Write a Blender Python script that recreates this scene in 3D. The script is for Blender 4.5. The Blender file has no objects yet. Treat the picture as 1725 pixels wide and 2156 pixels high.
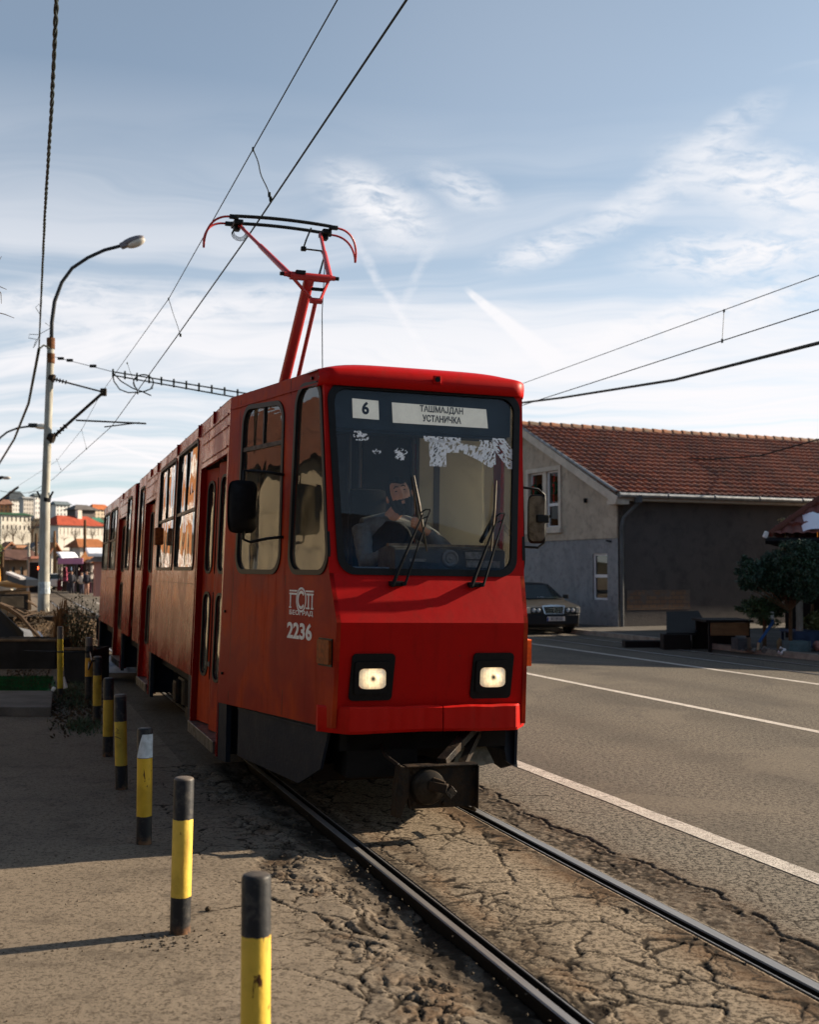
import bpy, bmesh, math, random
import numpy as np
from mathutils import Vector, Matrix, Euler
from mathutils.geometry import tessellate_polygon
R = math.radians
random.seed(7)
sc = bpy.context.scene
COL = sc.collection

# ------------------------------------------------------------------ camera
CAMH = 1.75
PITCH = math.atan(122.3 / 2515.6)
cam_d = bpy.data.cameras.new("camera")
cam = bpy.data.objects.new("camera", cam_d)
COL.objects.link(cam)
cam.location = (0, 0, CAMH)
cam.rotation_euler = (R(90) + PITCH, 0, 0)
cam_d.sensor_fit = 'HORIZONTAL'
cam_d.sensor_width = 24
cam_d.lens = 35
cam_d.clip_start = 0.1
cam_d.clip_end = 6000
cam_d.dof.use_dof = True
cam_d.dof.focus_distance = 8.4
cam_d.dof.aperture_fstop = 2.6
sc.camera = cam

# ------------------------------------------------------------------ light
SUN_EL = 23.0
SX, SY = 0.935, 0.355
_n = math.hypot(SX, SY); SX /= _n; SY /= _n
sun_d = bpy.data.lights.new("sun", 'SUN')
sun_d.energy = 5.0
sun_d.angle = R(0.55)
sun_d.color = (1.0, 0.84, 0.64)
sun = bpy.data.objects.new("sun", sun_d)
COL.objects.link(sun)
sun.location = (30, 10, 30)
sdir = Vector((SX * math.cos(R(SUN_EL)), SY * math.cos(R(SUN_EL)), math.sin(R(SUN_EL))))
sun.rotation_euler = sdir.to_track_quat('Z', 'Y').to_euler()

sc.view_settings.view_transform = 'Standard'
sc.view_settings.look = 'None'
sc.view_settings.exposure = 1.22
sc.view_settings.gamma = 1.0

world = bpy.data.worlds.new("World")
sc.world = world
world.use_nodes = True
WT = world.node_tree
WT.nodes.clear()

class NG:
    """tiny node-expression helper"""
    def __init__(s, t): s.t = t
    def n(s, typ, **kw):
        x = s.t.nodes.new(typ)
        for k, v in kw.items(): setattr(x, k, v)
        return x
    def lk(s, a, b): s.t.links.new(a, b)
    def put(s, sock, v):
        if hasattr(v, 'is_output') or isinstance(v, bpy.types.NodeSocket): s.lk(v, sock)
        else: sock.default_value = v
    def m(s, op, a, b=0.0, c=None, clamp=False):
        x = s.n('ShaderNodeMath', operation=op, use_clamp=clamp)
        s.put(x.inputs[0], a); s.put(x.inputs[1], b)
        if c is not None: s.put(x.inputs[2], c)
        return x.outputs[0]
    def mr(s, v, a, b, c=0.0, d=1.0, smooth=True):
        x = s.n('ShaderNodeMapRange')
        if smooth: x.interpolation_type = 'SMOOTHSTEP'
        s.put(x.inputs[0], v)
        for i, q in enumerate((a, b, c, d)): s.put(x.inputs[i + 1], q)
        return x.outputs[0]
    def mix(s, f, a, b, mode='MIX'):
        x = s.n('ShaderNodeMix', data_type='RGBA', blend_type=mode)
        s.put(x.inputs[0], f)
        s.put(x.inputs[6], tuple(a) + (1,) if isinstance(a, (tuple, list)) and len(a) == 3 else a)
        s.put(x.inputs[7], tuple(b) + (1,) if isinstance(b, (tuple, list)) and len(b) == 3 else b)
        return x.outputs[2]
    def noise(s, vec, scale, detail=4, rough=0.55, dist=0.0, out=0):
        x = s.n('ShaderNodeTexNoise')
        if vec is not None: s.lk(vec, x.inputs['Vector'])
        x.inputs['Scale'].default_value = scale
        x.inputs['Detail'].default_value = detail
        x.inputs['Roughness'].default_value = rough
        x.inputs['Distortion'].default_value = dist
        return x.outputs[out]
    def vor(s, vec, scale, feature='F1', out='Distance', rnd=1.0):
        x = s.n('ShaderNodeTexVoronoi', feature=feature)
        if vec is not None: s.lk(vec, x.inputs['Vector'])
        x.inputs['Scale'].default_value = scale
        x.inputs['Randomness'].default_value = rnd
        return x.outputs[out]
    def mapp(s, vec, scale=(1, 1, 1), rot=(0, 0, 0), loc=(0, 0, 0)):
        x = s.n('ShaderNodeMapping')
        s.lk(vec, x.inputs['Vector'])
        x.inputs['Scale'].default_value = scale
        x.inputs['Rotation'].default_value = rot
        x.inputs['Location'].default_value = loc
        return x.outputs[0]
    def comb(s, x_, y_, z_):
        x = s.n('ShaderNodeCombineXYZ')
        s.put(x.inputs[0], x_); s.put(x.inputs[1], y_); s.put(x.inputs[2], z_)
        return x.outputs[0]
    def sep(s, v):
        x = s.n('ShaderNodeSeparateXYZ'); s.lk(v, x.inputs[0]); return x.outputs

# ---- sky: Nishita with thin cirrus mixed over it, all in direction space
w = NG(WT)
sky = w.n('ShaderNodeTexSky', sky_type='NISHITA')
sky.sun_disc = False
sky.sun_elevation = R(SUN_EL)
sky.sun_rotation = math.atan2(SX, SY)
sky.air_density = 0.72; sky.dust_density = 0.9; sky.ozone_density = 2.2
tc = w.n('ShaderNodeTexCoord')
dx, dy, dz = w.sep(tc.outputs['Generated'])
zz = w.m('MAXIMUM', dz, 0.0)
den = w.m('ADD', zz, 0.10)
pv = w.comb(w.m('DIVIDE', dx, den), w.m('DIVIDE', dy, den), 0.0)     # flat cloud sheet overhead
warp = w.noise(pv, 0.9, 3, 0.5, out=1)
vadd = w.n('ShaderNodeVectorMath', operation='MULTIPLY_ADD')
w.lk(warp, vadd.inputs[0]); vadd.inputs[1].default_value = (1.1, 1.1, 0); w.lk(pv, vadd.inputs[2])
streak = w.mapp(vadd.outputs[0], (0.42, 1.25, 1), (0, 0, R(18)))
n1 = w.noise(streak, 1.55, 7, 0.62, 0.35)
n2 = w.noise(w.mapp(vadd.outputs[0], (0.8, 2.6, 1), (0, 0, R(10)), (3, 1, 0)), 2.2, 6, 0.66, 0.2)
n3 = w.noise(pv, 0.42, 2, 0.5)
cov = w.mr(n1, 0.46, 0.78)
cov2 = w.mr(n2, 0.50, 0.84)
band = w.mr(zz, 0.44, 0.12)                # cloud thickens towards the horizon
patch = w.mr(n3, 0.42, 0.62)
c_hi = w.m('MULTIPLY', w.m('MULTIPLY', cov, w.m('MULTIPLY_ADD', patch, .7, .3)), 0.72)
n4 = w.noise(w.mapp(vadd.outputs[0], (0.25, 1.6, 1), (0, 0, R(4)), (9, 4, 0)), 1.3, 6, 0.6, 0.3)
c_lo = w.m('MULTIPLY', band, w.mr(n4, 0.34, 0.64, 0.28, 1.0))
clow = w.m('MULTIPLY', w.m('MULTIPLY', cov2, w.mr(zz, 0.5, 0.2)), 0.45)
# wisps and a condensation trail at fixed bearings (gnomonic plane of the sky)
gy = w.m('MAXIMUM', dy, 0.05)
gx = w.m('DIVIDE', dx, gy); gz = w.m('DIVIDE', dz, gy)
gv = w.comb(gx, gz, 0.0)
gw = w.noise(gv, 7.0, 5, 0.6, out=1)
gadd = w.n('ShaderNodeVectorMath', operation='MULTIPLY_ADD')
w.lk(gw, gadd.inputs[0]); gadd.inputs[1].default_value = (0.055, 0.035, 0); w.lk(gv, gadd.inputs[2])
wx, wz, _ = w.sep(gadd.outputs[0])
STK = []
for a_ in (8, -24, 60):
    STK.append(w.mr(w.noise(w.mapp(gadd.outputs[0], (1, 3.2, 1), (0, 0, -R(a_))), 26, 7, .68, .5), .31, .60))
STK[0], STK[1], STK[2]
def wisp(px, py, lx, lz, ang, dens, sc_=26):
    cx = (px - 862.5) / 2515.6 + .0275; cz = (1200 - py) / 2515.6 + .0175
    a = w.m('SUBTRACT', wx, cx); b = w.m('SUBTRACT', wz, cz)
    ca, sa = math.cos(R(ang)), math.sin(R(ang))
    u = w.m('ADD', w.m('MULTIPLY', a, ca), w.m('MULTIPLY', b, sa))
    v = w.m('SUBTRACT', w.m('MULTIPLY', b, ca), w.m('MULTIPLY', a, sa))
    d = w.m('SQRT', w.m('ADD', w.m('POWER', w.m('DIVIDE', u, lx), 2), w.m('POWER', w.m('DIVIDE', v, lz), 2)))
    body = w.mr(d, 1.0, 0.0)
    f = STK[0] if -8 < ang < 30 else (STK[1] if ang <= -8 and ang > -45 else STK[2])
    return w.m('MULTIPLY', w.m('MULTIPLY', w.m('POWER', body, .7), f), min(1.0, dens * 1.35))
wl = [wisp(790, 430, .075, .035, -28, .75), wisp(980, 385, .045, .022, -20, .5), wisp(1130, 520, .06, .018, 14, .55),
      wisp(1490, 300, .10, .022, 35, .45), wisp(1640, 380, .12, .04, -18, .8), wisp(1600, 520, .14, .03, 4, .8),
      wisp(1330, 430, .12, .02, 25, .4), wisp(840, 640, .10, .007, -58, .40), wisp(885, 575, .05, .006, 64, .22),
      wisp(300, 690, .16, .03, 12, .5), wisp(120, 640, .12, .03, 6, .5), wisp(460, 640, .12, .025, 8, .35),
      wisp(1290, 710, .14, .02, 14, .6), wisp(1560, 640, .13, .025, 12, .7)]
def trail(x0, y0, x1, y1, w0, w1, dens):
    ax = (x0 - 862.5) / 2515.6; az = (1200 - y0) / 2515.6; bx = (x1 - 862.5) / 2515.6; bz = (1200 - y1) / 2515.6
    L = math.hypot(bx - ax, bz - az); ux, uz = (bx - ax) / L, (bz - az) / L
    mz = w.m('SUBTRACT', w.m('MULTIPLY_ADD', w.sep(gw)[0], .006, gx), ax + .003); nz_ = w.m('SUBTRACT', w.m('MULTIPLY_ADD', w.sep(gw)[1], .006, gz), az + .003)
    t = w.m('DIVIDE', w.m('ADD', w.m('MULTIPLY', mz, ux), w.m('MULTIPLY', nz_, uz)), L)
    d = w.m('ABSOLUTE', w.m('SUBTRACT', w.m('MULTIPLY', nz_, ux), w.m('MULTIPLY', mz, uz)))
    wd = w.m('MULTIPLY_ADD', t, w1 - w0, w0)
    e = w.mr(w.m('DIVIDE', d, w.m('MAXIMUM', wd, .0005)), 1.0, 0.35)
    e = w.m('MULTIPLY', e, w.m('MULTIPLY', w.mr(t, -0.03, 0.10), w.mr(t, 1.06, .86)))
    f = w.noise(gv, 60, 4, .6)
    return w.m('MULTIPLY', w.m('MULTIPLY', e, w.mr(f, .25, .6, .55, 1.0)), dens)
wl.append(trail(982, 603, 1182, 770, .0034, .0145, 1.0))
wl.append(trail(180, 918, 440, 1002, .0014, .0026, .75))
wl.append(trail(60, 886, 330, 930, .001, .003, .4))
cl = w.m('MAXIMUM', c_hi, c_lo); cl = w.m('MAXIMUM', cl, clow)
cl = w.m('MULTIPLY', cl, w.mr(dy, -.15, .45, .12, 1.0))        # cloud bank lies ahead, clear sky behind
for q in wl: cl = w.m('SUBTRACT', 1.0, w.m('MULTIPLY', w.m('SUBTRACT', 1.0, cl), w.m('SUBTRACT', 1.0, q)))
cl = w.m('MAXIMUM', cl, w.m('MULTIPLY', w.mr(n3, .35, .65, .05, .18), w.mr(dy, -.1, .4)))          # thin veil of high cloud
cl = w.m('MULTIPLY', w.m('MINIMUM', cl, 0.97), w.mr(zz, .74, .50))          # open blue overhead
skyc = w.n('ShaderNodeHueSaturation'); skyc.inputs['Saturation'].default_value = 0.75; skyc.inputs['Value'].default_value = 1.36
w.lk(w.mix(1.0, sky.outputs[0], (.90, 1.07, 1.0), 'MULTIPLY'), skyc.inputs['Color'])
ccol = w.mix(w.mr(zz, .02, .45), (8.8, 8.5, 8.6), (8.0, 8.1, 8.4))
final = w.mix(cl, skyc.outputs[0], ccol)
bg = w.n('ShaderNodeBackground'); w.lk(final, bg.inputs[0]); bg.inputs[1].default_value = 0.050
wo = w.n('ShaderNodeOutputWorld'); w.lk(bg.outputs[0], wo.inputs[0])

# ------------------------------------------------------------------ measuring (photo pixels at 1725 px width -> metres)
FD = 2515.6
def ray(x, y):
    v = 1078 - y
    d = Vector((x - 862.5, FD * math.cos(PITCH) - v * math.sin(PITCH), FD * math.sin(PITCH) + v * math.cos(PITCH)))
    return d / d.y
def W(x, y, Y):
    d = ray(x, y); return Vector((d.x * Y, Y, CAMH + d.z * Y))
def GZ(x, y, z=0.0):
    d = ray(x, y); t = (z - CAMH) / d.z; return Vector((d.x * t, t, z))

# ------------------------------------------------------------------ materials
MATS = {}
def mat(name, col, rough=0.6, metal=0.0, var=0.0, vscale=3.0, col2=None, bump=0.0, bscale=60.0, spec=0.16, coat=0.0,
        stretch=(1, 1, 1), emit=None, estr=0.0, rvar=0.0, speck=None, world_pos=False, alpha=1.0):
    if name in MATS: return MATS[name]
    m = bpy.data.materials.new(name); m.use_nodes = True
    t = m.node_tree; g = NG(t); p = t.nodes['Principled BSDF']
    p.inputs['Roughness'].default_value = rough; p.inputs['Metallic'].default_value = metal
    p.inputs['Specular IOR Level'].default_value = spec; p.inputs['Coat Weight'].default_value = coat
    p.inputs['Base Color'].default_value = tuple(col) + (1,)
    tcn = g.n('ShaderNodeTexCoord'); vec = tcn.outputs['Object']
    if world_pos: vec = g.n('ShaderNodeNewGeometry').outputs['Position']
    if var > 0 or col2 is not None:
        c2 = col2 if col2 is not None else tuple(c * (1 - var) for c in col)
        nz = g.noise(g.mapp(vec, stretch), vscale, 7, 0.62, 0.3)
        cc_ = g.mix(g.mr(nz, 0.36, 0.66), tuple(col), tuple(c2))
        if speck:
            sn = g.vor(vec, speck[0]); cc_ = g.mix(g.mr(sn, speck[1], speck[1] * .6), cc_, tuple(speck[2]))
        g.lk(cc_, p.inputs['Base Color'])
        if rvar: g.lk(g.mr(nz, .3, .7, rough - rvar, rough + rvar), p.inputs['Roughness'])
    if bump > 0:
        b = g.n('ShaderNodeBump'); b.inputs['Strength'].default_value = bump; b.inputs['Distance'].default_value = 0.01
        g.lk(g.noise(vec, bscale, 5, 0.6), b.inputs['Height']); g.lk(b.outputs[0], p.inputs['Normal'])
    if emit:
        p.inputs['Emission Color'].default_value = tuple(emit) + (1,); p.inputs['Emission Strength'].default_value = estr
    MATS[name] = m
    return m

def glass_mat(name, tint=(0.85, 0.9, 0.9), ior=1.5, extra=0.0, rough=0.0, wobble=0.0, wscale=3.0, dirt_shading=None):
    m = bpy.data.materials.new(name); m.use_nodes = True
    t = m.node_tree; t.nodes.clear(); g = NG(t)
    tr = g.n('ShaderNodeBsdfTransparent'); tr.inputs[0].default_value = tuple(tint) + (1,)
    gl = g.n('ShaderNodeBsdfGlossy'); gl.inputs['Roughness'].default_value = rough
    fr = g.n('ShaderNodeFresnel'); fr.inputs[0].default_value = ior
    fac = g.m('ADD', fr.outputs[0], extra, clamp=True)
    if wobble:
        b = g.n('ShaderNodeBump'); b.inputs['Strength'].default_value = wobble; b.inputs['Distance'].default_value = .05
        tcn = g.n('ShaderNodeTexCoord')
        g.lk(g.noise(g.mapp(tcn.outputs['Object'], (1, 1, .5)), wscale, 2, .5), b.inputs['Height']); g.lk(b.outputs[0], gl.inputs['Normal'])
    mx = g.n('ShaderNodeMixShader'); g.lk(fac, mx.inputs[0]); g.lk(tr.outputs[0], mx.inputs[1]); g.lk(gl.outputs[0], mx.inputs[2])
    out_s = mx.outputs[0]
    if dirt_shading:
        tcn = g.n('ShaderNodeTexCoord'); df = g.n('ShaderNodeBsdfDiffuse'); df.inputs[0].default_value = tuple(dirt_shading[0]) + (1,)
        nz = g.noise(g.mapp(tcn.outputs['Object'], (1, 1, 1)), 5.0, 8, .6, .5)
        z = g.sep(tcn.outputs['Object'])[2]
        f = g.m('MULTIPLY', g.mr(nz, .3, .75, .3, 1.0), g.mr(z, dirt_shading[2], dirt_shading[3], 1.0, dirt_shading[4]))
        m2 = g.n('ShaderNodeMixShader'); g.lk(g.m('MULTIPLY', f, dirt_shading[1]), m2.inputs[0]); g.lk(out_s, m2.inputs[1]); g.lk(df.outputs[0], m2.inputs[2]); out_s = m2.outputs[0]
    o = g.n('ShaderNodeOutputMaterial'); g.lk(out_s, o.inputs[0])
    MATS[name] = m
    return m

# ------------------------------------------------------------------ mesh helpers
def link_mesh(name, verts, faces, m, parent=None, smooth=False, mats=None, fm=None):
    me = bpy.data.meshes.new(name)
    me.from_pydata([tuple(v) for v in verts], [], faces)
    me.materials.append(m)
    if mats:
        for q in mats: me.materials.append(q)
        for i, k in enumerate(fm): me.polygons[i].material_index = k
    if smooth: me.shade_smooth() if hasattr(me, 'shade_smooth') else None
    me.update()
    o = bpy.data.objects.new(name, me); COL.objects.link(o)
    if parent: o.parent = parent
    return o

def tag(o, label=None, cat=None, group=None, kind=None):
    if label: o['label'] = label
    if cat: o['category'] = cat
    if group: o['group'] = group
    if kind: o['kind'] = kind
    return o

def thing(name, label, cat, loc=(0, 0, 0), rz=0.0, group=None, rot=None):
    o = bpy.data.objects.new(name, None); COL.objects.link(o)
    o.empty_display_size = 0.2
    o.location = loc; o.rotation_euler = rot if rot else (0, 0, rz)
    return tag(o, label, cat, group)

def copy_tree(o, parent=None):
    c = o.copy(); COL.objects.link(c); c.parent = parent
    for ch in [x for x in COL.objects if x.parent == o]: copy_tree(ch, c)
    return c

class MB:
    def __init__(s): s.v = []; s.f = []; s.mi = []; s.cur = 0
    def add(s, vs, fs):
        b = len(s.v); s.v += [Vector(q) for q in vs]; s.f += [tuple(b + i for i in f) for f in fs]; s.mi += [s.cur] * len(fs)
    def box(s, c, d, rot=None):
        hx, hy, hz = d[0] / 2, d[1] / 2, d[2] / 2
        vs = [Vector((x, y, z)) for z in (-hz, hz) for y in (-hy, hy) for x in (-hx, hx)]
        if rot is not None:
            q = rot if isinstance(rot, Matrix) else Euler(rot).to_matrix()
            vs = [q @ v for v in vs]
        c = Vector(c); vs = [v + c for v in vs]
        s.add(vs, [(0, 2, 3, 1), (4, 5, 7, 6), (0, 1, 5, 4), (2, 6, 7, 3), (0, 4, 6, 2), (1, 3, 7, 5)])
    def bbox(s, c, d, b=0.01, rot=None):
        """bevelled box"""
        bm = bmesh.new(); bmesh.ops.create_cube(bm, size=1)
        bmesh.ops.scale(bm, vec=Vector(d), verts=bm.verts)
        bmesh.ops.bevel(bm, geom=bm.edges[:], offset=b, segments=2, profile=.6, affect='EDGES')
        bm.verts.index_update()
        q = Matrix.Identity(3) if rot is None else (rot if isinstance(rot, Matrix) else Euler(rot).to_matrix())
        s.add([q @ v.co + Vector(c) for v in bm.verts], [tuple(v.index for v in f.verts) for f in bm.faces]); bm.free()
    def bar(s, a, b, w_, h_=None, up=(0, 0, 1)):
        a = Vector(a); b = Vector(b); d = (b - a); L = d.length; d.normalize(); h_ = h_ or w_
        u = Vector(up)
        if abs(d.dot(u)) > .98: u = Vector((1, 0, 0))
        x = d.cross(u).normalized(); y = x.cross(d)
        vs = []
        for p in (a, b):
            for (i, j) in ((-1, -1), (1, -1), (1, 1), (-1, 1)): vs.append(p + x * i * w_ / 2 + y * j * h_ / 2)
        s.add(vs, [(0, 1, 2, 3), (7, 6, 5, 4), (0, 4, 5, 1), (1, 5, 6, 2), (2, 6, 7, 3), (3, 7, 4, 0)])
    def tube(s, pts, r, n=8, cap=True):
        pts = [Vector(p) for p in pts]; rs = r if isinstance(r, (list, tuple)) else [r] * len(pts)
        rings = []; px = None
        for i, p in enumerate(pts):
            d = (pts[min(i + 1, len(pts) - 1)] - pts[max(i - 1, 0)])
            if d.length < 1e-9: d = Vector((0, 0, 1))
            d.normalize()
            if px is None:
                u = Vector((0, 0, 1)) if abs(d.z) < .9 else Vector((1, 0, 0)); px = d.cross(u).normalized()
            else:
                px = (px - d * px.dot(d)); px.normalize()
            py = d.cross(px)
            rings.append([p + (px * math.cos(2 * math.pi * k / n) + py * math.sin(2 * math.pi * k / n)) * rs[i] for k in range(n)])
        vs = [q for r_ in rings for q in r_]; fs = []
        for i in range(len(pts) - 1):
            for k in range(n):
                a = i * n + k; b = i * n + (k + 1) % n; fs.append((a, b, b + n, a + n))
        if cap: fs.append(tuple(range(n - 1, -1, -1))); fs.append(tuple(range((len(pts) - 1) * n, len(pts) * n)))
        s.add(vs, fs)
    def cyl(s, a, b, r, n=16, r2=None): s.tube([a, b], [r, r if r2 is None else r2], n)
    def lathe(s, prof, n=24, c=(0, 0, 0), M_=None):
        """profile of (r, z)"""
        vs = []; fs = []; c = Vector(c)
        for (r, z) in prof:
            for k in range(n):
                a = 2 * math.pi * k / n; q = Vector((r * math.cos(a), r * math.sin(a), z))
                if M_ is not None: q = M_ @ q
                vs.append(q + c)
        for i in range(len(prof) - 1):
            for k in range(n):
                a = i * n + k; b = i * n + (k + 1) % n; fs.append((a, b, b + n, a + n))
        s.add(vs, fs)
    def ell(s, c, r, n=12, m_=8, M_=None):
        vs = []; fs = []; c = Vector(c)
        for i in range(m_ + 1):
            th = math.pi * i / m_
            for k in range(n):
                a = 2 * math.pi * k / n
                q = Vector((r[0] * math.sin(th) * math.cos(a), r[1] * math.sin(th) * math.sin(a), r[2] * math.cos(th)))
                if M_ is not None: q = M_ @ q
                vs.append(q + c)
        for i in range(m_):
            for k in range(n):
                a = i * n + k; b = i * n + (k + 1) % n; fs.append((a, a + n, b + n, b))
        s.add(vs, fs)
    def panel(s, outer, holes, fn, th):
        """2-D polygon with holes -> slab between fn(u,v,0) and fn(u,v,th)"""
        loops = [list(outer)] + [list(h) for h in holes]
        def area(l): return sum(l[i][0] * l[(i + 1) % len(l)][1] - l[(i + 1) % len(l)][0] * l[i][1] for i in range(len(l)))
        if area(loops[0]) < 0: loops[0].reverse()
        for i in range(1, len(loops)):
            if area(loops[i]) > 0: loops[i].reverse()
        tris = tessellate_polygon([[Vector((p[0], p[1], 0)) for p in l] for l in loops])
        flat = [p for l in loops for p in l]; N = len(flat)
        vs = [fn(p[0], p[1], 0.0) for p in flat]
        fs = [tuple(t) for t in tris]
        if th:
            vs += [fn(p[0], p[1], th) for p in flat]
            fs += [tuple(reversed([i + N for i in t])) for t in tris]
            b = 0
            for l in loops:
                n = len(l)
                for i in range(n):
                    j = (i + 1) % n; fs.append((b + i, b + i + N, b + j + N, b + j))
                b += n
        s.add(vs, fs)
    def grid(s, fn, nu, nv):
        vs = [fn(i / nu, j / nv) for j in range(nv + 1) for i in range(nu + 1)]
        fs = [(j * (nu + 1) + i, j * (nu + 1) + i + 1, (j + 1) * (nu + 1) + i + 1, (j + 1) * (nu + 1) + i) for j in range(nv) for i in range(nu)]
        s.add(vs, fs)
    def build(s, name, m, parent=None, smooth=False, fix=True, loc=None, bevel=0.0, auto=None):
        ms = m if isinstance(m, (list, tuple)) else [m]
        me = bpy.data.meshes.new(name)
        me.from_pydata([tuple(v) for v in s.v], [], s.f)
        for q in ms: me.materials.append(q)
        if len(ms) > 1: me.polygons.foreach_set('material_index', s.mi)
        if fix:
            bm = bmesh.new(); bm.from_mesh(me)
            bmesh.ops.remove_doubles(bm, verts=bm.verts, dist=1e-5)
            bmesh.ops.recalc_face_normals(bm, faces=bm.faces); bm.to_mesh(me); bm.free()
        if smooth:
            me.shade_smooth()
            if auto is not None:
                try: me.set_sharp_from_angle(angle=R(auto))
                except Exception: pass
        me.update()
        o = bpy.data.objects.new(name, me); COL.objects.link(o)
        if parent: o.parent = parent
        if loc is not None: o.location = loc
        if bevel:
            md = o.modifiers.new('bevel', 'BEVEL'); md.width = bevel; md.segments = 2; md.limit_method = 'ANGLE'; md.angle_limit = R(40)
        return o

def rrect(x0, x1, y0, y1, r, n=6):
    return rpoly([(x0, y0), (x1, y0), (x1, y1), (x0, y1)], r, n)
def rpoly(c, r, n=6):
    """round the corners of a convex polygon"""
    out = []; N = len(c); rs = r if isinstance(r, (list, tuple)) else [r] * N
    for i in range(N):
        p = Vector(c[i]); a = Vector(c[i - 1]); b = Vector(c[(i + 1) % N])
        da = (a - p).normalized(); db = (b - p).normalized(); ang = da.angle(db); r_ = rs[i]
        if r_ < 1e-6: out.append(tuple(p)); continue
        t = min(r_ / math.tan(ang / 2), .49 * (a - p).length, .49 * (b - p).length); r_ = t * math.tan(ang / 2)
        cen = p + (da + db).normalized() * (r_ / math.sin(ang / 2))
        s_ = p + da * t - cen; e_ = p + db * t - cen
        a0 = math.atan2(s_.y, s_.x); a1 = math.atan2(e_.y, e_.x); d = (a1 - a0 + math.pi) % (2 * math.pi) - math.pi
        for k in range(n + 1):
            q = a0 + d * k / n; out.append((cen.x + r_ * math.cos(q), cen.y + r_ * math.sin(q)))
    return out
def inset(c, d):
    """move the sides of a polygon inwards by d (negative: outwards)"""
    N = len(c); A_ = sum(c[i][0] * c[(i + 1) % N][1] - c[(i + 1) % N][0] * c[i][1] for i in range(N))
    sg = 1 if A_ > 0 else -1; out = []
    L = []
    for i in range(N):
        p = Vector(c[i]); q = Vector(c[(i + 1) % N]); t = (q - p).normalized(); n_ = Vector((-t.y, t.x)) * sg
        L.append((p + n_ * d, t))
    for i in range(N):
        p, t = L[i - 1]; q, u = L[i]; den_ = t.x * u.y - t.y * u.x
        if abs(den_) < 1e-6: out.append(tuple(q)); continue
        k = ((q.x - p.x) * u.y - (q.y - p.y) * u.x) / den_; out.append(tuple(p + t * k))
    return out

def text_mesh(name, body, size, m, parent, M_, extrude=0.0015, sx=1.0, bold=0.0, align='CENTER', label=None, width=None, cap=None):
    cu = bpy.data.curves.new(name, 'FONT'); cu.body = body; cu.size = size; cu.extrude = extrude; cu.offset = bold
    cu.align_x = align; cu.align_y = 'CENTER'; cu.resolution_u = 3
    tmp = bpy.data.objects.new('tmp', cu); COL.objects.link(tmp)
    dg = bpy.context.evaluated_depsgraph_get(); dg.update()
    me = bpy.data.meshes.new_from_object(tmp.evaluated_get(dg))
    bpy.data.objects.remove(tmp); bpy.data.curves.remove(cu)
    if width:
        xs_ = [v.co.x for v in me.vertices]; sx = width / (max(xs_) - min(xs_))
        if cap: ys_ = [v.co.y for v in me.vertices]; me.transform(Matrix.Diagonal((1, cap / (max(ys_) - min(ys_)), 1, 1)))
    me.transform(Matrix.Diagonal((sx, 1, 1, 1))); me.transform(M_)
    me.materials.clear(); me.materials.append(m); me.name = name
    o = bpy.data.objects.new(name, me); COL.objects.link(o)
    if parent: o.parent = parent
    if label: o['label'] = label
    return o

def frame_at(o, xdir, ydir):
    """matrix with text lying in the plane of xdir (reading) and ydir (up)"""
    x = Vector(xdir).normalized(); z = x.cross(Vector(ydir)).normalized(); y = z.cross(x)
    return Matrix(((x.x, y.x, z.x, o[0]), (x.y, y.y, z.y, o[1]), (x.z, y.z, z.z, o[2]), (0, 0, 0, 1)))
# ================================================================== TRAM
TO = Vector((0.11, 8.21, 0.0)); TROT = (0, R(0.9), R(18.4))
_Rz = Matrix.Rotation(R(18.4), 4, 'Z')
def TW(x, y, z): return TO + _Rz.to_3x3() @ Vector((x, y, z))      # track frame -> world

def red_paint(name, base, faded, dust, rough, coat, fade_amt, streak=True, spec=.3, runs=False):
    m = bpy.data.materials.new(name); m.use_nodes = True; g = NG(m.node_tree); p = m.node_tree.nodes['Principled BSDF']
    v = g.n('ShaderNodeTexCoord').outputs['Object']
    a = g.mr(g.noise(v, 1.7, 6, .6, .4), .38, .66)
    b = g.mr(g.noise(g.mapp(v, (9, 9, .8)), 1.6, 7, .65, .3), .5, .78)      # vertical run marks
    d = g.mr(g.noise(v, 14, 8, .7, .2), .52, .75)
    c = g.mix(g.m('MULTIPLY', a, fade_amt), base, faded)
    c = g.mix(g.m('MULTIPLY', b, .55), c, dust)
    c = g.mix(g.m('MULTIPLY', d, .28), c, tuple(x * .45 for x in base))
    chips = g.m('MULTIPLY', g.mr(g.noise(v, 38, 5, .6, .5), .70, .73), g.mr(g.noise(v, 2.3, 2), .5, .6))
    c = g.mix(chips, c, (.07, .025, .016))
    if runs:
        rn_ = g.m('MULTIPLY', g.mr(g.noise(g.mapp(v, (22, 22, .9)), 1.3, 6, .7, .4), .58, .70), g.mr(g.noise(v, 1.9, 4, .6), .42, .62))
        c = g.mix(g.m('MULTIPLY', rn_, .7), c, (.045, .010, .006))
        sc_ = g.mr(g.noise(g.mapp(v, (1, 5, 5)), 9, 7, .75, 1.2), .66, .72); c = g.mix(g.m('MULTIPLY', sc_, .5), c, (.05, .018, .010))
    g.lk(c, p.inputs['Base Color'])
    g.lk(g.mr(g.m('ADD', g.m('MULTIPLY', b, .6), g.m('MULTIPLY', a, .5)), 0, 1, rough - .1, rough + .2), p.inputs['Roughness'])
    p.inputs['Specular IOR Level'].default_value = spec
    p.inputs['Coat Weight'].default_value = coat; p.inputs['Coat Roughness'].default_value = .18
    bp = g.n('ShaderNodeBump'); bp.inputs['Strength'].default_value = .35; bp.inputs['Distance'].default_value = .012
    h = g.m('ADD', g.noise(v, 2.6, 3, .5), g.m('MULTIPLY', g.noise(v, 40, 4, .6), .05))
    g.lk(h, bp.inputs['Height']); g.lk(bp.outputs[0], p.inputs['Normal'])
    MATS[name] = m; return m
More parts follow.
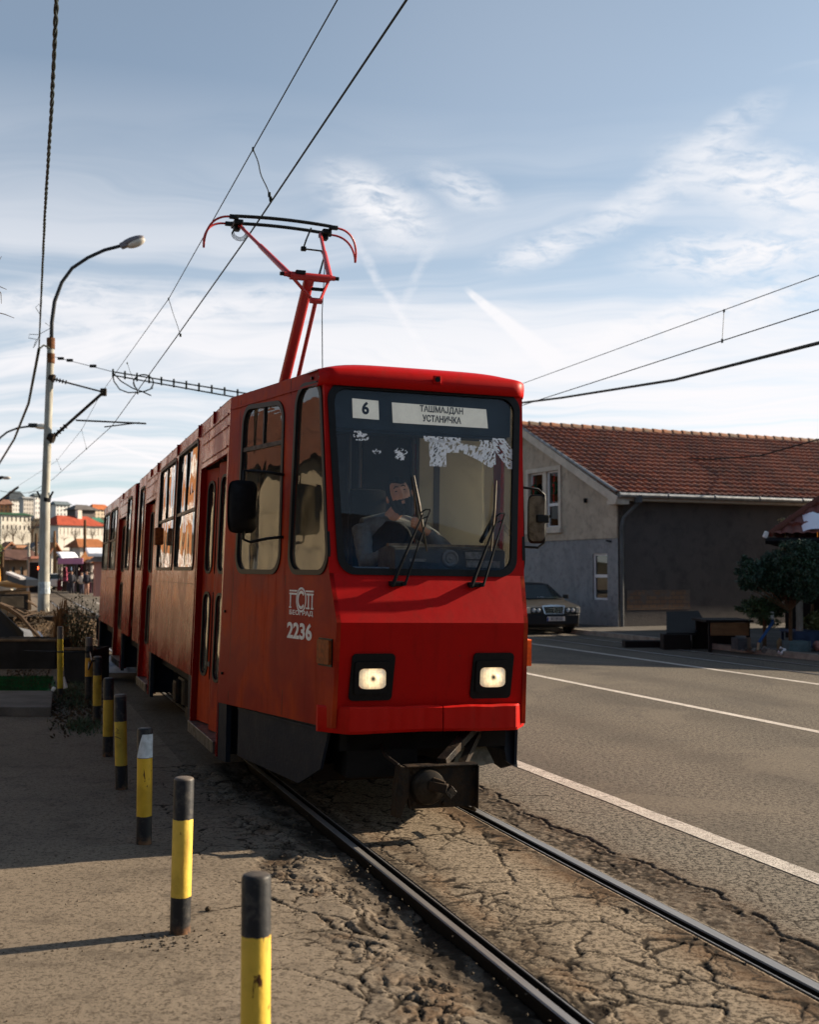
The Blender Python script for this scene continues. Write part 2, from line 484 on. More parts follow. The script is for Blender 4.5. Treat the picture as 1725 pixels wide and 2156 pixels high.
M_RED = red_paint('red_front', (.43, .0022, .0012), (.36, .0030, .0014), (.24, .005, .002), .55, .0, .6, spec=.12)
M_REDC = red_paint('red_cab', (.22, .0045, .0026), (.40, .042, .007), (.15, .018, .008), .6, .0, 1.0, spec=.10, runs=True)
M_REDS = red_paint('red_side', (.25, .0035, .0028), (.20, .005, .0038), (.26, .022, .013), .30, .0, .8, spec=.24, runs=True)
M_REDB = red_paint('red_bumper', (.50, .005, .002), (.42, .008, .003), (.30, .015, .006), .5, .0, .6, spec=.14)
M_BLUE = mat('skirt_blue', (.008, .013, .023), .6, var=.5, vscale=4, bump=.3, bscale=30, col2=(.014, .018, .026), rvar=.1, spec=.15)
M_RUB = mat('rubber', (.008, .008, .009), .5, var=.4, vscale=20, spec=.22)
M_BLK = mat('black_plastic', (.009, .009, .010), .45, var=.4, vscale=15, rvar=.12)
M_STEEL = mat('worn_steel', (.16, .15, .14), .42, metal=.7, var=.5, vscale=6, bump=.3, bscale=40, rvar=.15)
M_DIRTY = mat('greasy_metal', (.013, .011, .010), .6, metal=.2, var=.6, vscale=9, bump=.5, bscale=45, col2=(.038, .024, .014), rvar=.15)
M_UNDER = mat('underframe_black', (.012, .011, .010), .8, var=.4, vscale=5)
M_ROOF = mat('roof_grey', (.18, .19, .20), .6, var=.4, vscale=4)
M_INT = mat('interior_dark', (.040, .037, .038), .7, var=.3, vscale=4)
M_INT2 = mat('interior_grey', (.10, .095, .09), .6, var=.25, vscale=4)
M_BEIGE = mat('beige_panel', (.66, .62, .48), .5, var=.22, vscale=2.5, col2=(.52, .48, .37))
M_GLASS = glass_mat('windscreen_glass', (.98, .99, 1.0), 1.34, .0, dirt_shading=((.07, .20, .36), .10, 1.74, 2.15, .05))  # bluish haze low on the pane is painted in as a diffuse film
M_GLASS2 = glass_mat('side_glass', (.74, .72, .66), 1.5, .03, wobble=.25, wscale=2.2, dirt_shading=((.30, .27, .22), .25, 1.7, 2.3, .4))
M_GLASS3 = glass_mat('saloon_glass', (.55, .55, .53), 1.6, .22, wobble=.35, wscale=2.4, dirt_shading=((.36, .30, .24), .18, 1.7, 2.5, .3))
M_PAPER = mat('sign_paper_glow', (.80, .77, .66), .7, var=.15, vscale=8, emit=(1, .95, .82), estr=.09)  # faint glow added so the cards read brighter behind the glass
M_WHITE = mat('white_vinyl', (.88, .88, .90), .6, var=.12, vscale=20)
M_INK = mat('black_ink', (.02, .025, .04), .6)
M_AMBER_SUN = mat('amber_lens_sunlit', (.75, .13, .008), .35, var=.3, vscale=30, spec=.3)  # lens colour brightened for the sunlit side
M_AMBER_SHADE = mat('amber_lens_shaded', (.26, .055, .008), .5, var=.5, vscale=30, spec=.15)  # same lens with shade put into its colour, for the side away from the sun

tram = thing('tram', 'red articulated tram with its headlights lit on the rails, pantograph raised', 'tram', TO, rot=TROT)

def zt(s):
    P_ = [(-1, 3.12), (0, 3.12), (2, 3.16), (9.4, 3.0), (18.5, 2.9)]
    for (a, b), (c, d) in zip(P_, P_[1:]):
        if s <= c: return b + (d - b) * (s - a) / (c - a)
    return P_[-1][1]
def hz(s, z): return z if z < 1.75 else 1.75 + (z - 1.75) * (zt(s) - 1.75) / 1.40
def wbase(s):
    if s < 2.05: return .71 + .1902 * s
    if s > 16.3: return 1.10 - .20 * (s - 16.3) / 1.7
    return 1.10
def SD(sg, off0=0.0):
    """(s, z, depth inwards) on the side wall"""
    def f(s, z, d):
        w_ = wbase(s) - .055 * max(0, z - .75) / 2.3 * max(0, min(1, s / 2))
        return Vector((sg * (w_ + off0 - d), s, hz(s, z)))
    return f
def seal(c, r, fn_off, name='window_seal', parent=None, wo=.030, wi=.006, sg=-1, m=None):
    b = MB(); b.panel(rpoly(inset(c, -wo), [q + wo for q in r] if isinstance(r, list) else r + wo, 6), [rpoly(inset(c, wi), r, 6)], SD(sg, fn_off), .022)
    return b.build(name, m or M_RUB, parent, smooth=True, auto=40)

def window(c, r, sg=-1, glass=M_GLASS3, bar=None, vert=None, depth=.012):
    """a side window: glass with its rubber seal and metal bars as sub-parts"""
    b = MB(); b.panel(rpoly(inset(c, -.01), r, 6), [], SD(sg, -depth), .004)
    g = b.build('window', glass, tram)
    seal(c, r, .010, 'window_seal', g, sg=sg)
    s0 = min(p[0] for p in c); s1 = max(p[0] for p in c); zt_ = max(p[1] for p in c)
    if bar:
        b = MB(); b.panel([(s0 + .01, bar - .016), (s1 - .01, bar - .016), (s1 - .01, bar + .016), (s0 + .01, bar + .016)], [], SD(sg, .002), .02)
        if vert: b.panel([(vert - .013, bar), (vert + .013, bar), (vert + .013, zt_ - .02), (vert - .013, zt_ - .02)], [], SD(sg, .001), .018)
        b.build('sliding_pane_frame', M_BLK, g)
    return g

# --- walls -----------------------------------------------------------
facet = [(-.08, .70), (-.13, 1.395), (0, 1.72), (.13, 3.02), (.15, 3.15), (2.04, 3.15), (2.04, .66)]
qwin = [(.02, 1.735), (.665, 1.735), (.60, 3.06), (.205, 3.04)]
dwin = [(.86, 1.735), (1.735, 1.735), (1.70, 3.02), (.87, 2.975)]
FR = [(3.62, .74, 7.2, 3.15)]
wins = [([(3.78, 1.76), (5.14, 1.76), (5.14, 3.02), (3.78, 3.02)], 3.76), ([(5.36, 1.76), (6.78, 1.76), (6.78, 3.01), (5.36, 3.01)], 0)]
def rect(a, b, c, d): return [(a, c), (b, c), (b, d), (a, d)]
sill = 1.76
SIDES = []
def wall(name, s0, s1, z0, z1, ws, sg, m, extra=None):
    b = MB()
    nsub = 1
    b.panel(rect(s0, s1, z0, z1), [rpoly(c, .07, 5) for c in ws], SD(sg), .03)
    # vertical panel ribs and drip rail pressed into the sheet
    if extra: extra(b)
    return b.build(name, m, tram)
def fascia(s0, s1, sg=-1, rows=(2.80, 2.98)):
    def f(b):
        q = SD(sg, .006)
        for z in rows:
            b.panel(rect(s0 + .05, s1 - .05, z - .007, z + .007), [], q, .008)
    return f
body_label = None
for sg in (-1, 1):
    b = MB()
    b.panel(facet, [rpoly(qwin, [.12, .12, .14, .10], 6), rpoly(dwin, .13, 6)], SD(sg), .03)
    b.build('cab_side_panel', M_REDC, tram)
    window(qwin, [.12, .12, .14, .10], sg, M_GLASS2)
    window(dwin, .13, sg, M_GLASS2, bar=2.69, vert=1.27)
    # saloon walls
    W1 = rect(3.78, 5.16, sill, 3.0); W2 = rect(5.38, 6.80, sill, 2.99)
    W3 = rect(8.66, 9.16, sill, 2.97); W4 = rect(10.45, 11.05, sill, 2.96)
    W5 = rect(12.98, 14.30, sill, 2.95); W6 = rect(14.62, 15.98, sill, 2.95)
    def ribs(b, sg=sg):
        for s in (3.72, 5.27, 7.1): b.panel(rect(s - .012, s + .012, 3.03, 3.15), [], SD(sg, .022), .024)
        b.panel(rect(3.62, 7.2, 3.035, 3.045), [], SD(sg, .006), .008)
    wall('side_wall', 3.62, 7.22, .745, 3.15, [W1, W2], sg, M_REDS, ribs)
    for c in (W1, W2): window(c, .07, sg, bar=2.34, vert=(c[0][0] + c[1][0]) / 2 + .08)
    wall('side_wall', 8.52, 9.42, .76, 3.15, [W3], sg, M_REDS)
    window(W3, .07, sg)
    wall('side_wall', 9.98, 11.22, .78, 3.15, [W4], sg, M_REDS)
    window(W4, .07, sg)
    wall('side_wall', 12.72, 16.10, .78, 3.15, [W5, W6], sg, M_REDS)
    for c in (W5, W6): window(c, .07, sg, bar=2.34, vert=(c[0][0] + c[1][0]) / 2 + .08)
    b = MB(); b.panel(rect(17.45, 18.1, .6, 3.15), [], SD(sg), .03); b.build('side_wall', M_REDS, tram)
    doors = [(2.08, 3.58), (7.26, 8.48), (11.26, 12.66), (16.16, 17.40)]
    for i, (a, c) in enumerate(doors):
        b = MB(); b.panel(rect(a - .035, c + .035, 2.70, 3.15), [], SD(sg), .03)
        for z in (2.76, 2.93, 3.03): b.panel(rect(a + .05, c - .05, z - .008, z + .008), [], SD(sg, .008), .012)
        b.panel(rect((a + c) / 2 - .01, (a + c) / 2 + .01, 3.04, 3.15), [], SD(sg, .020), .022)
        b.build('door_header', M_REDS, tram)
        if sg == 1:
            b = MB(); b.panel(rect(a - .035, c + .035, .75, 2.70), [rrect(a + .1, c - .1, sill, 2.6, .07)], SD(sg), .03)
            b.build('side_wall', M_REDS, tram)
            window(rect(a + .1, c - .1, sill, 2.6), .07, sg)
        else:
            # four folding leaves, each with an upper and a lower slot window
            n = 4; L = (c - a - .06) / n
            d = MB(); gl = MB(); sl = MB()
            for k in range(n):
                s0 = a + .03 + k * L; s1 = s0 + L - .008; fold = .055 if k % 2 == 0 else -.055
                f0 = SD(-1, -.085)
                def F(s, z, dd, s0=s0, s1=s1, fold=fold):
                    p = f0(s, z, dd); t = (s - s0) / (s1 - s0); p.x += (t - .5) * fold; return p
                wm = .085
                up = rect(s0 + wm, s1 - wm, 1.72, 2.56); lo = rect(s0 + wm, s1 - wm, .78, 1.52)
                leaf = MB(); leaf.panel(rect(s0, s1, .34, 2.69), [rpoly(up, .08, 6), rpoly(lo, .08, 6)], F, .03)
                lf = leaf.build('door_leaf', M_REDC if i == 0 else M_REDS, tram)
                gg = MB()
                for c4 in (up, lo): gg.panel(rpoly(inset(c4, -.012), .085, 6), [], lambda s, z, dd, F=F: F(s, z, dd + .012), .004)
                gg.build('door_glass', M_GLASS3, lf)
                ss = MB()
                for c4 in (up, lo): ss.panel(rpoly(inset(c4, -.018), .095, 6), [rpoly(inset(c4, .006), .075, 6)], lambda s, z, dd, F=F: F(s, z, dd - .008), .016)
                ss.build('rubber_seal', M_RUB, lf)
            # jambs, step and dark door well
            b = MB()
            b.panel(rect(a - .035, a + .02, .22, 2.70), [], SD(-1), .10); b.build('door_jamb', M_REDS, tram)
            b = MB(); b.panel(rect(c - .02, c + .035, .22, 2.70), [], SD(-1), .10); b.build('door_jamb', M_REDS, tram)
            b = MB(); f = SD(-1, .0)
            b.box((-wbase(a + .7) + .16, (a + c) / 2, .315), (.36, c - a - .05, .03)); b.box((-wbase(a + .7) - .012, (a + c) / 2, .285), (.02, c - a - .04, .10))
            b.build('door_step', M_STEEL, tram, bevel=.004)
            b = MB(); b.panel(rect(a - .22, a - .037, .20, .70 if i == 0 else .76), [], SD(-1, -.01), .04); b.box((-.84, a - .06, .5), (.42, .04, .52)); b.build('door_skirt', M_BLUE, tram)
            b = MB(); b.panel(rect(c + .037, c + .22, .20, .80), [], SD(-1, -.01), .04); b.box((-.84, c + .06, .5), (.42, .04, .52)); b.build('door_skirt', M_BLUE, tram)
# cab skirts (dark blue apron below the cab)
for sg in (-1, 1):
    b = MB()
    b.panel([(.15, .40), (.02, .70), (1.66, .68), (1.66, .28), (.5, .25)] if sg < 0 else [(.05, .40), (.02, .70), (1.66, .68), (1.66, .28), (.5, .3)], [], SD(sg, -.03), .02)
    b.panel([(.06, .66), (1.64, .645), (1.64, .66), (.06, .676)], [], SD(sg, -.015), .02)
    b.build('cab_skirt', M_BLUE, tram)
# roof and brow
b = MB()
def roof_fn(s0, s1):
    def f(u, v):
        s = s0 + (s1 - s0) * v; w_ = wbase(s) - .055 * max(0, min(1, s / 2)) ; a = (u * 2 - 1)
        e = 1 - abs(a) ** 5
        return Vector((w_ * a, s, hz(s, 3.15) - .002 + .085 * e))
    return f
b.grid(roof_fn(.40, 9.42), 24, 20)
b.grid(roof_fn(9.98, 18.1), 24, 16)
rf = b.build('roof', M_ROOF, tram, smooth=True)
b = MB()
for s in np.arange(2.6, 9.3, 1.1): b.panel([(-1, 0), (1, 0), (1, .04), (-1, .04)], [], lambda u, v, d, s=s: Vector((u * (wbase(s) - .06), s + v, hz(s, 3.15) + .085 * (1 - abs(u) ** 5) + .012 - d)), .02)
b.box((0, 4.9, 3.30), (1.2, 1.5, .10)); b.cyl((-.55, 2.35, 3.2), (-.55, 2.35, 3.27), .05)
b.build('roof_fitting', M_BLK, rf)
b = MB()   # brow: rounded red lip over the windscreen
prof = [(.16, 3.005), (.085, 3.005), (.070, 3.025), (.066, 3.065), (.085, 3.115), (.13, 3.150), (.22, 3.178), (.42, 3.205)]
xs = np.linspace(-1, 1, 29)
def brow(u, v):
    a = u * 2 - 1; i = v * (len(prof) - 1); k = min(int(i), len(prof) - 2); t = i - k
    y = prof[k][0] * (1 - t) + prof[k + 1][0] * t; z = prof[k][1] * (1 - t) + prof[k + 1][1] * t
    edge = max(0, (abs(a) - .90) / .10); y += .10 * edge ** 2.2 * (1 - v * .6); z -= .05 * edge ** 2 * (v > .5) * (v - .3)
    if z > 3.12: z = 3.12 + (z - 3.12) * (1 - abs(a) ** 5)
    return Vector(((wbase(y) + .028) * a, y + .015 * (a * a), z))
b.grid(brow, 56, 14)
b.build('roof_brow', M_RED, tram, smooth=True)
b = MB(); b.bbox((.06, .062, 3.08), (.058, .02, .058), .006); b.cur = 1; b.cyl((.06, .06, 3.08), (.06, .046, 3.08), .018)
b.build('marker_socket', [M_RED, M_BLK], tram)
# front: windscreen frame, upper and lower panels
def FW(x, z, d):     # leaning windscreen plane
    return Vector((x, (z - 1.72) * .10 + d, z))
wsc = [(-.615, 1.745), (.615, 1.745), (.685, 3.000), (-.685, 3.000)]
b = MB(); b.panel([(-.71, 1.72), (.71, 1.72), (.738, 3.03), (-.738, 3.03)], [rpoly(wsc, .11, 7)], FW, .03)
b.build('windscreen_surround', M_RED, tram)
b = MB()
def FU(x, z, d): return Vector((x, -.13 + (z - 1.395) * .4 + d, z))
def up(u, v):
    z = 1.395 + .325 * v; w_ = .685 + (.71 - .685) * v; return FU((u * 2 - 1) * w_, z, 0)
b.grid(up, 20, 8)
def lo(u, v):
    z = .70 + .695 * v; w_ = .692 - .007 * v; return Vector(((u * 2 - 1) * w_, -.08 - .05 * (z - .84) / .555, z))
b.grid(lo, 20, 10)
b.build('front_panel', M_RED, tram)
b = MB(); b.panel(rpoly(inset(wsc, -.034), .13, 8), [rpoly(inset(wsc, .012), .10, 8)], lambda x, z, d: FW(x, z, d - .012), .03)
b.build('windscreen_seal', M_RUB, tram, smooth=True, auto=40)
b = MB(); b.panel(rpoly(inset(wsc, -.01), .11, 7), [], lambda x, z, d: FW(x, z, d + .008), .005)
ws = b.build('windscreen', M_GLASS, tram)
# torn remains of white stickers on the glass
from mathutils import noise as mn
def torn(region, cell, fn, thr, st, ang, seed, name='torn_sticker'):
    (x0, x1, z0, z1) = region; b = MB(); nx = int((x1 - x0) / cell); nz = int((z1 - z0) / cell); ca, sa = math.cos(R(ang)), math.sin(R(ang))
    for i in range(nx):
        for j in range(nz):
            x = x0 + (i + .5) * cell; z = z0 + (j + .5) * cell; u = (x - x0) / (x1 - x0); v = (z - z0) / (z1 - z0)
            k = fn(u, v)
            if k <= 0: continue
            p = Vector(((x * ca + z * sa) * st[0], (-x * sa + z * ca) * st[1], seed))
            if mn.fractal(p, 1.0, 2.0, 4) + k > thr:
                h = cell / 2; b.add([FW(x - h, z - h, .0065), FW(x + h, z - h, .0065), FW(x + h, z + h, .0065), FW(x - h, z + h, .0065)], [(0, 1, 2, 3)])
    if b.v: b.build(name, M_WHITE, ws)
torn((.02, .52, 2.47, 2.67), .0042, lambda u, v: (.5 if v > (.05 + .5 * abs(math.sin(3 * u + .4)) if u > .25 else .02) and v < 1 - .25 * u and (u < .7 or v < .8) else 0), .30, (26, 70), 62, 3)
torn((-.02, .26, 2.645, 2.69), .0042, lambda u, v: .55 * (1 - abs(v - .5)), .2, (40, 60), 20, 5)
torn((-.25, -.13, 2.50, 2.60), .0042, lambda u, v: .7 - 1.6 * math.hypot(u - .5, v - .5), .25, (30, 80), 40, 8)
torn((.50, .67, 2.48, 2.70), .0042, lambda u, v: (.5 if abs(u - (1.1 - v)) < .42 else 0), .34, (26, 60), -50, 12)
torn((-.53, -.42, 2.63, 2.70), .0042, lambda u, v: .65 - 1.1 * math.hypot(u - .5, v - .5), .25, (40, 60), 10, 21)
torn((.40, .50, 2.62, 2.68), .0042, lambda u, v: .5, .38, (30, 60), 80, 31)
torn((-.40, -.33, 2.54, 2.58), .0042, lambda u, v: .6 - 1.3 * math.hypot(u - .5, v - .5), .3, (40, 60), 30, 41)
# number and destination boards behind the glass
b = MB(); b.box((0, .20, 2.865), (1.34, .03, .29)); b.box((0, .28, 2.71), (1.3, .16, .02)); b.build('blind_box', mat('blind_blue', (.022, .036, .052), .6, var=.3, vscale=5), tram)
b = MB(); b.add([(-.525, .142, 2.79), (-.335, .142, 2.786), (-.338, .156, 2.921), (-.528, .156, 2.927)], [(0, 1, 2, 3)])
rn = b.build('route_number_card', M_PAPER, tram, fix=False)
text_mesh('route_number', '6', .160, M_INK, rn, frame_at((-.434, .1455, 2.858), (1, 0, -.02), (0, .1, 1)), .001, .70, .006, width=.052, cap=.092)
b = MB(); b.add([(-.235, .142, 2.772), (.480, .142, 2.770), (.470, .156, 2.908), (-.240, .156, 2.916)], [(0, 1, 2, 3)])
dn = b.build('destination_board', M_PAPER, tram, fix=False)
text_mesh('destination_text', 'ТАШМАЈДАН', .074, M_INK, dn, frame_at((.128, .1475, 2.880), (1, 0, -.01), (0, .1, 1)), .001, .68, .0016, width=.325, cap=.056)
text_mesh('destination_text', 'УСТАНИЧКА', .074, M_INK, dn, frame_at((.128, .1405, 2.812), (1, 0, -.01), (0, .1, 1)), .001, .66, .0020, width=.290, cap=.050)
# bumper: folded sheet-steel beam, open seam near the middle
def bumper(x0, x1):
    b = MB(); z0, z1 = .665, .842
    pl = [(-.755, .06), (-.60, -.155), (.60, -.155), (.742, .05)]
    pts = []
    N = 40
    for i in range(N + 1):
        x = x0 + (x1 - x0) * i / N
        y = -.155 if abs(x) < .60 else -.155 + (abs(x) - .60) * (1.40 if x < 0 else 1.44)
        dent = .006 * mn.noise(Vector((x * 7, 0, 1))) + .004 * mn.noise(Vector((x * 17, 2, 1)))
        pts.append((x, y + dent))
    vs = []
    for (x, y) in pts:
        zt_ = z1 + .006 * mn.noise(Vector((x * 6, 5, 1))); zb = z0 + (.008 if -.45 < x < .3 else 0) * (1 - abs(x + .07) * 2)
        yb = 0.10
        vs += [(x, y + .01, zb), (x, y - .004, zb + .02), (x, y, zt_ - .012), (x, y + .012, zt_), (x, yb, zt_ - .004), (x, yb, zb)]
    n = 6; fs = []
    for i in range(N):
        for k in range(n): fs.append((i * n + k, i * n + (k + 1) % n, (i + 1) * n + (k + 1) % n, (i + 1) * n + k))
    fs.append(tuple(range(n))); fs.append(tuple(range(N * n, N * n + n)))
    b.add(vs, fs); return b
b = bumper(-.755, .055); o1 = b.build('bumper', M_REDB, tram, smooth=True, auto=25)
b = bumper(.063, .742); b.build('bumper', M_REDB, tram, smooth=True, auto=25)
b = MB(); b.box((0, .02, .853), (1.36, .16, .02)); b.build('bumper_gap', M_UNDER, tram)
# headlights
def lensmat():
    m = bpy.data.materials.new('headlight_lens'); m.use_nodes = True; g = NG(m.node_tree); p = m.node_tree.nodes['Principled BSDF']
    v = g.n('ShaderNodeTexCoord').outputs['Object']; x, y, z = g.sep(v)
    d = g.m('SQRT', g.m('ADD', g.m('POWER', g.m('MULTIPLY', x, 1.0), 2), g.m('POWER', z, 2)))
    hot = g.mr(d, .095, .02, .22, 1.0); core = g.mr(d, .004, .030)
    lines = g.m('MULTIPLY_ADD', g.m('SINE', g.m('MULTIPLY', x, 620)), .24, .76)
    nz = g.mr(g.noise(v, 34, 3), .35, .65, .70, 1.1)
    g.lk(g.mix(core, (.22, .17, .11), (.8, .74, .62)), p.inputs['Base Color'])
    p.inputs['Emission Color'].default_value = (1, .70, .36, 1)
    g.lk(g.m('MULTIPLY', g.m('MULTIPLY', g.m('MULTIPLY', hot, lines), g.m('MULTIPLY', core, nz)), 1.0), p.inputs['Emission Strength'])
    p.inputs['Roughness'].default_value = .12; p.inputs['Coat Weight'].default_value = .6
    return m
M_LENS = lensmat()
for sx in (-1, 1):
    cx = .43 * sx; cz = 1.035; ty = -.098
    tilt = -math.atan(.05 / .555)
    def FH(x, z, d, cx=cx): return Vector((x, -.08 - .05 * (z - .84) / .555 - .014 + d, z))
    q = .018 * (1 if sx < 0 else 1)
    oc = [(cx - .158, .878), (cx + .140, .878), (cx + .158, 1.190), (cx - .140, 1.190)] if sx < 0 else [(cx - .158, .878), (cx + .140, .878), (cx + .158, 1.190), (cx - .140, 1.190)]
    ic = [(cx - .112, .935), (cx + .112, .935), (cx + .112, 1.125), (cx - .112, 1.125)]
    b = MB(); b.panel(rpoly(oc, .03, 5), [rpoly(ic, .012, 4)], FH, .02)
    b.panel(rpoly(inset(ic, -.012), .02, 4), [rrect(cx - .094, cx + .094, .958, 1.092, .03)], lambda x, z, d, F=FH: F(x, z, d - .012), .03)
    h = b.build('headlight', M_BLK, tram, smooth=True, auto=35)
    b = MB()
    def lens(u, v):
        a = u * 2 - 1; c_ = v * 2 - 1
        # superellipse dome
        rr = (abs(a) ** 4 + abs(c_) ** 4) ** .25
        mx = max(abs(a), abs(c_), 1e-6); k = mx / max(rr, 1e-6) if rr > 0 else 1
        x = a * k * .096; z = c_ * k * .069
        return Vector((x, -.018 * (1 - min(1, (x / .096) ** 2)) * (1 - min(1, (z / .069) ** 2)) - .004, z))
    b.grid(lens, 18, 14)
    b.build('headlight_lens', M_LENS, h, smooth=True, loc=(cx, -.113, 1.025))
# side indicators
for sg in (-1, 1):
    b = MB()
    f = SD(sg, .0)
    if sg < 0:
        b.panel(rpoly(rect(-.075, .11, 1.115, 1.275), .01, 3), [], SD(sg, .028), .03)
    else:
        b.panel(rpoly(rect(-.03, .16, 1.09, 1.275), .01, 3), [], SD(sg, .055), .045)
    o = b.build('indicator_lamp', M_AMBER_SHADE if sg < 0 else M_AMBER_SUN, tram)
    b = MB(); b.panel(rect(-.08 if sg < 0 else -.05, .13 if sg < 0 else .17, 1.10 if sg < 0 else 1.08, 1.285), [], SD(sg, .008), .012); b.build('lamp_base', M_BLK, o)
b = MB(); b.bbox((-1.13, 6.2, 2.12), (.10, .16, .20), .02); b.build('repeater_lamp', M_AMBER_SHADE, tram)
# sheet seams, rivet lines and a rain strip on the cab side
for sg in (-1, 1):
    b = MB()
    q = SD(sg, .0015)
    b.panel(rect(.735, .741, .70, 1.70), [], q, .003); b.build('panel_seam', M_RUB, tram)
    b = MB(); b.panel(rect(.735, .741, 3.02, 3.14), [], q, .003); b.build('panel_seam', M_RUB, tram)
    b = MB(); b.panel(rect(1.80, 1.806, .70, 3.1), [], q, .003); b.build('panel_seam', M_RUB, tram)
    b = MB(); b.panel(rect(.16, 2.03, 3.045, 3.058), [], SD(sg, .010), .012); b.build('rain_strip', M_REDC, tram)
    b = MB(); b.panel(rect(3.64, 7.2, 1.600, 1.604), [], q, .003); b.build('panel_seam', M_RUB, tram)
    b = MB(); b.panel(rect(12.74, 16.08, 1.600, 1.604), [], q, .003); b.build('panel_seam', M_RUB, tram)
b = MB()
for (s_, z_) in [(.20, 3.09), (.34, 3.10), (1.95, 2.2), (1.95, 1.4), (1.95, .9)]: b.bbox(SD(-1, .004)(s_, z_, 0), (.02, .03, .02), .004)
b.build('door_hinge', M_BLK, tram)
# fleet number, company mark
fl = SD(-1, .0035)
def side_frame(s, z, off=.004):
    p = SD(-1, off)(s, z, 0); xd = SD(-1, off)(s - .5, z, 0) - SD(-1, off)(s + .5, z, 0)
    return frame_at(p, xd, (0, 0, 1))
M_MARK = mat('mark_white', (.72, .70, .66), .55, var=.2, vscale=30)
text_mesh('fleet_number', '2236', .170, M_MARK, tram, side_frame(.460, 1.305), .0008, .98, .0055, width=.43, cap=.118)
text_mesh('company_name', 'БЕОГРАД', .052, M_MARK, tram, side_frame(.44, 1.437), .0008, 1.28, .0012, width=.41, cap=.040)
b = MB()
def mk(poly, holes=()):
    F = SD(-1, .005); q_ = 1.12; b.panel([(.44 - x * q_, 1.53 + z * q_) for x, z in poly], [[(.44 - x * q_, 1.53 + z * q_) for x, z in h] for h in holes], F, .003)
mk([(-.185, -.055), (-.150, -.055), (-.150, -.045), (-.160, -.045), (-.160, .030), (-.075, .030), (-.070, .042), (-.185, .042), (-.185, .032), (-.175, .032), (-.175, -.045), (-.185, -.045)])
mk([(-.185, .050), (-.070, .050), (-.065, .060), (-.185, .060)])
mk([(.075, .042), (.185, .042), (.185, .032), (.172, .032), (.172, -.045), (.185, -.045), (.185, -.055), (.150, -.055), (.150, -.045), (.158, -.045), (.158, .030), (.118, .030), (.118, -.045), (.128, -.045), (.128, -.055), (.072, -.055), (.072, -.045), (.104, -.045), (.104, .030), (.08, .030)])
mk([(.065, .060), (.185, .060), (.185, .050), (.072, .050)])
ring_o = [(.078 * math.cos(t), .078 * math.sin(t)) for t in np.linspace(0, 2 * math.pi, 40, endpoint=False)]
ring_i = [(.066 * math.cos(t), .066 * math.sin(t)) for t in np.linspace(0, 2 * math.pi, 40, endpoint=False)]
mk(ring_o, [ring_i])
arc = [(.058 * math.cos(t), .058 * math.sin(t)) for t in np.linspace(R(40), R(320), 30)] + [(.040 * math.cos(t), .040 * math.sin(t)) for t in np.linspace(R(320), R(40), 30)]
mk(arc)
b.build('company_mark', M_MARK, tram, fix=False)
# wipers
def wiper(bx, tip, top, bot, elb):
    b = MB()
    b.bbox((bx + .03, -.03, 1.655), (.10, .05, .035), .01); b.cyl((bx, -.02, 1.65), (bx, -.07, 1.65), .018); b.cyl((bx + .08, -.02, 1.655), (bx + .08, -.07, 1.655), .015)
    b.tube([(bx, -.065, 1.645), (bx + .03, -.065, 1.73), (tip[0] - .055, -.035, tip[1] - .03)], [.014, .013, .006], 6)
    b.tube([(bx + .085, -.065, 1.65), (tip[0], -.03, tip[1])], [.009, .006], 6)
    b.tube([(tip[0] - .07, -.03, tip[1] - .02), (tip[0] - .035, -.035, tip[1] + .005), (tip[0], -.03, tip[1] + .005)], .006, 6)
    b.tube([(tip[0] - .06, -.03, tip[1] - .06), (tip[0] - .01, -.03, tip[1] - .04)], .005, 6)
    o = b.build('wiper', M_BLK, tram)
    def zy(z): return (z - 1.72) * .10 - .018
    b = MB(); b.tube([(top[0], zy(top[1]), top[1]), ((top[0] * .6 + bot[0] * .4), zy(2.2) - .01, top[1] * .6 + bot[1] * .4), (bot[0], zy(bot[1]), bot[1])], [.006, .010, .007], 6)
    b.build('wiper_blade', mat('wiper_blade', (.10, .075, .045), .5, var=.5, vscale=20), o)
wiper(-.28, (-.01, 2.16), (-.105, 2.40), (-.02, 1.88), 0)
wiper(.29, (.545, 2.15), (.51, 2.39), (.455, 1.89), 0)
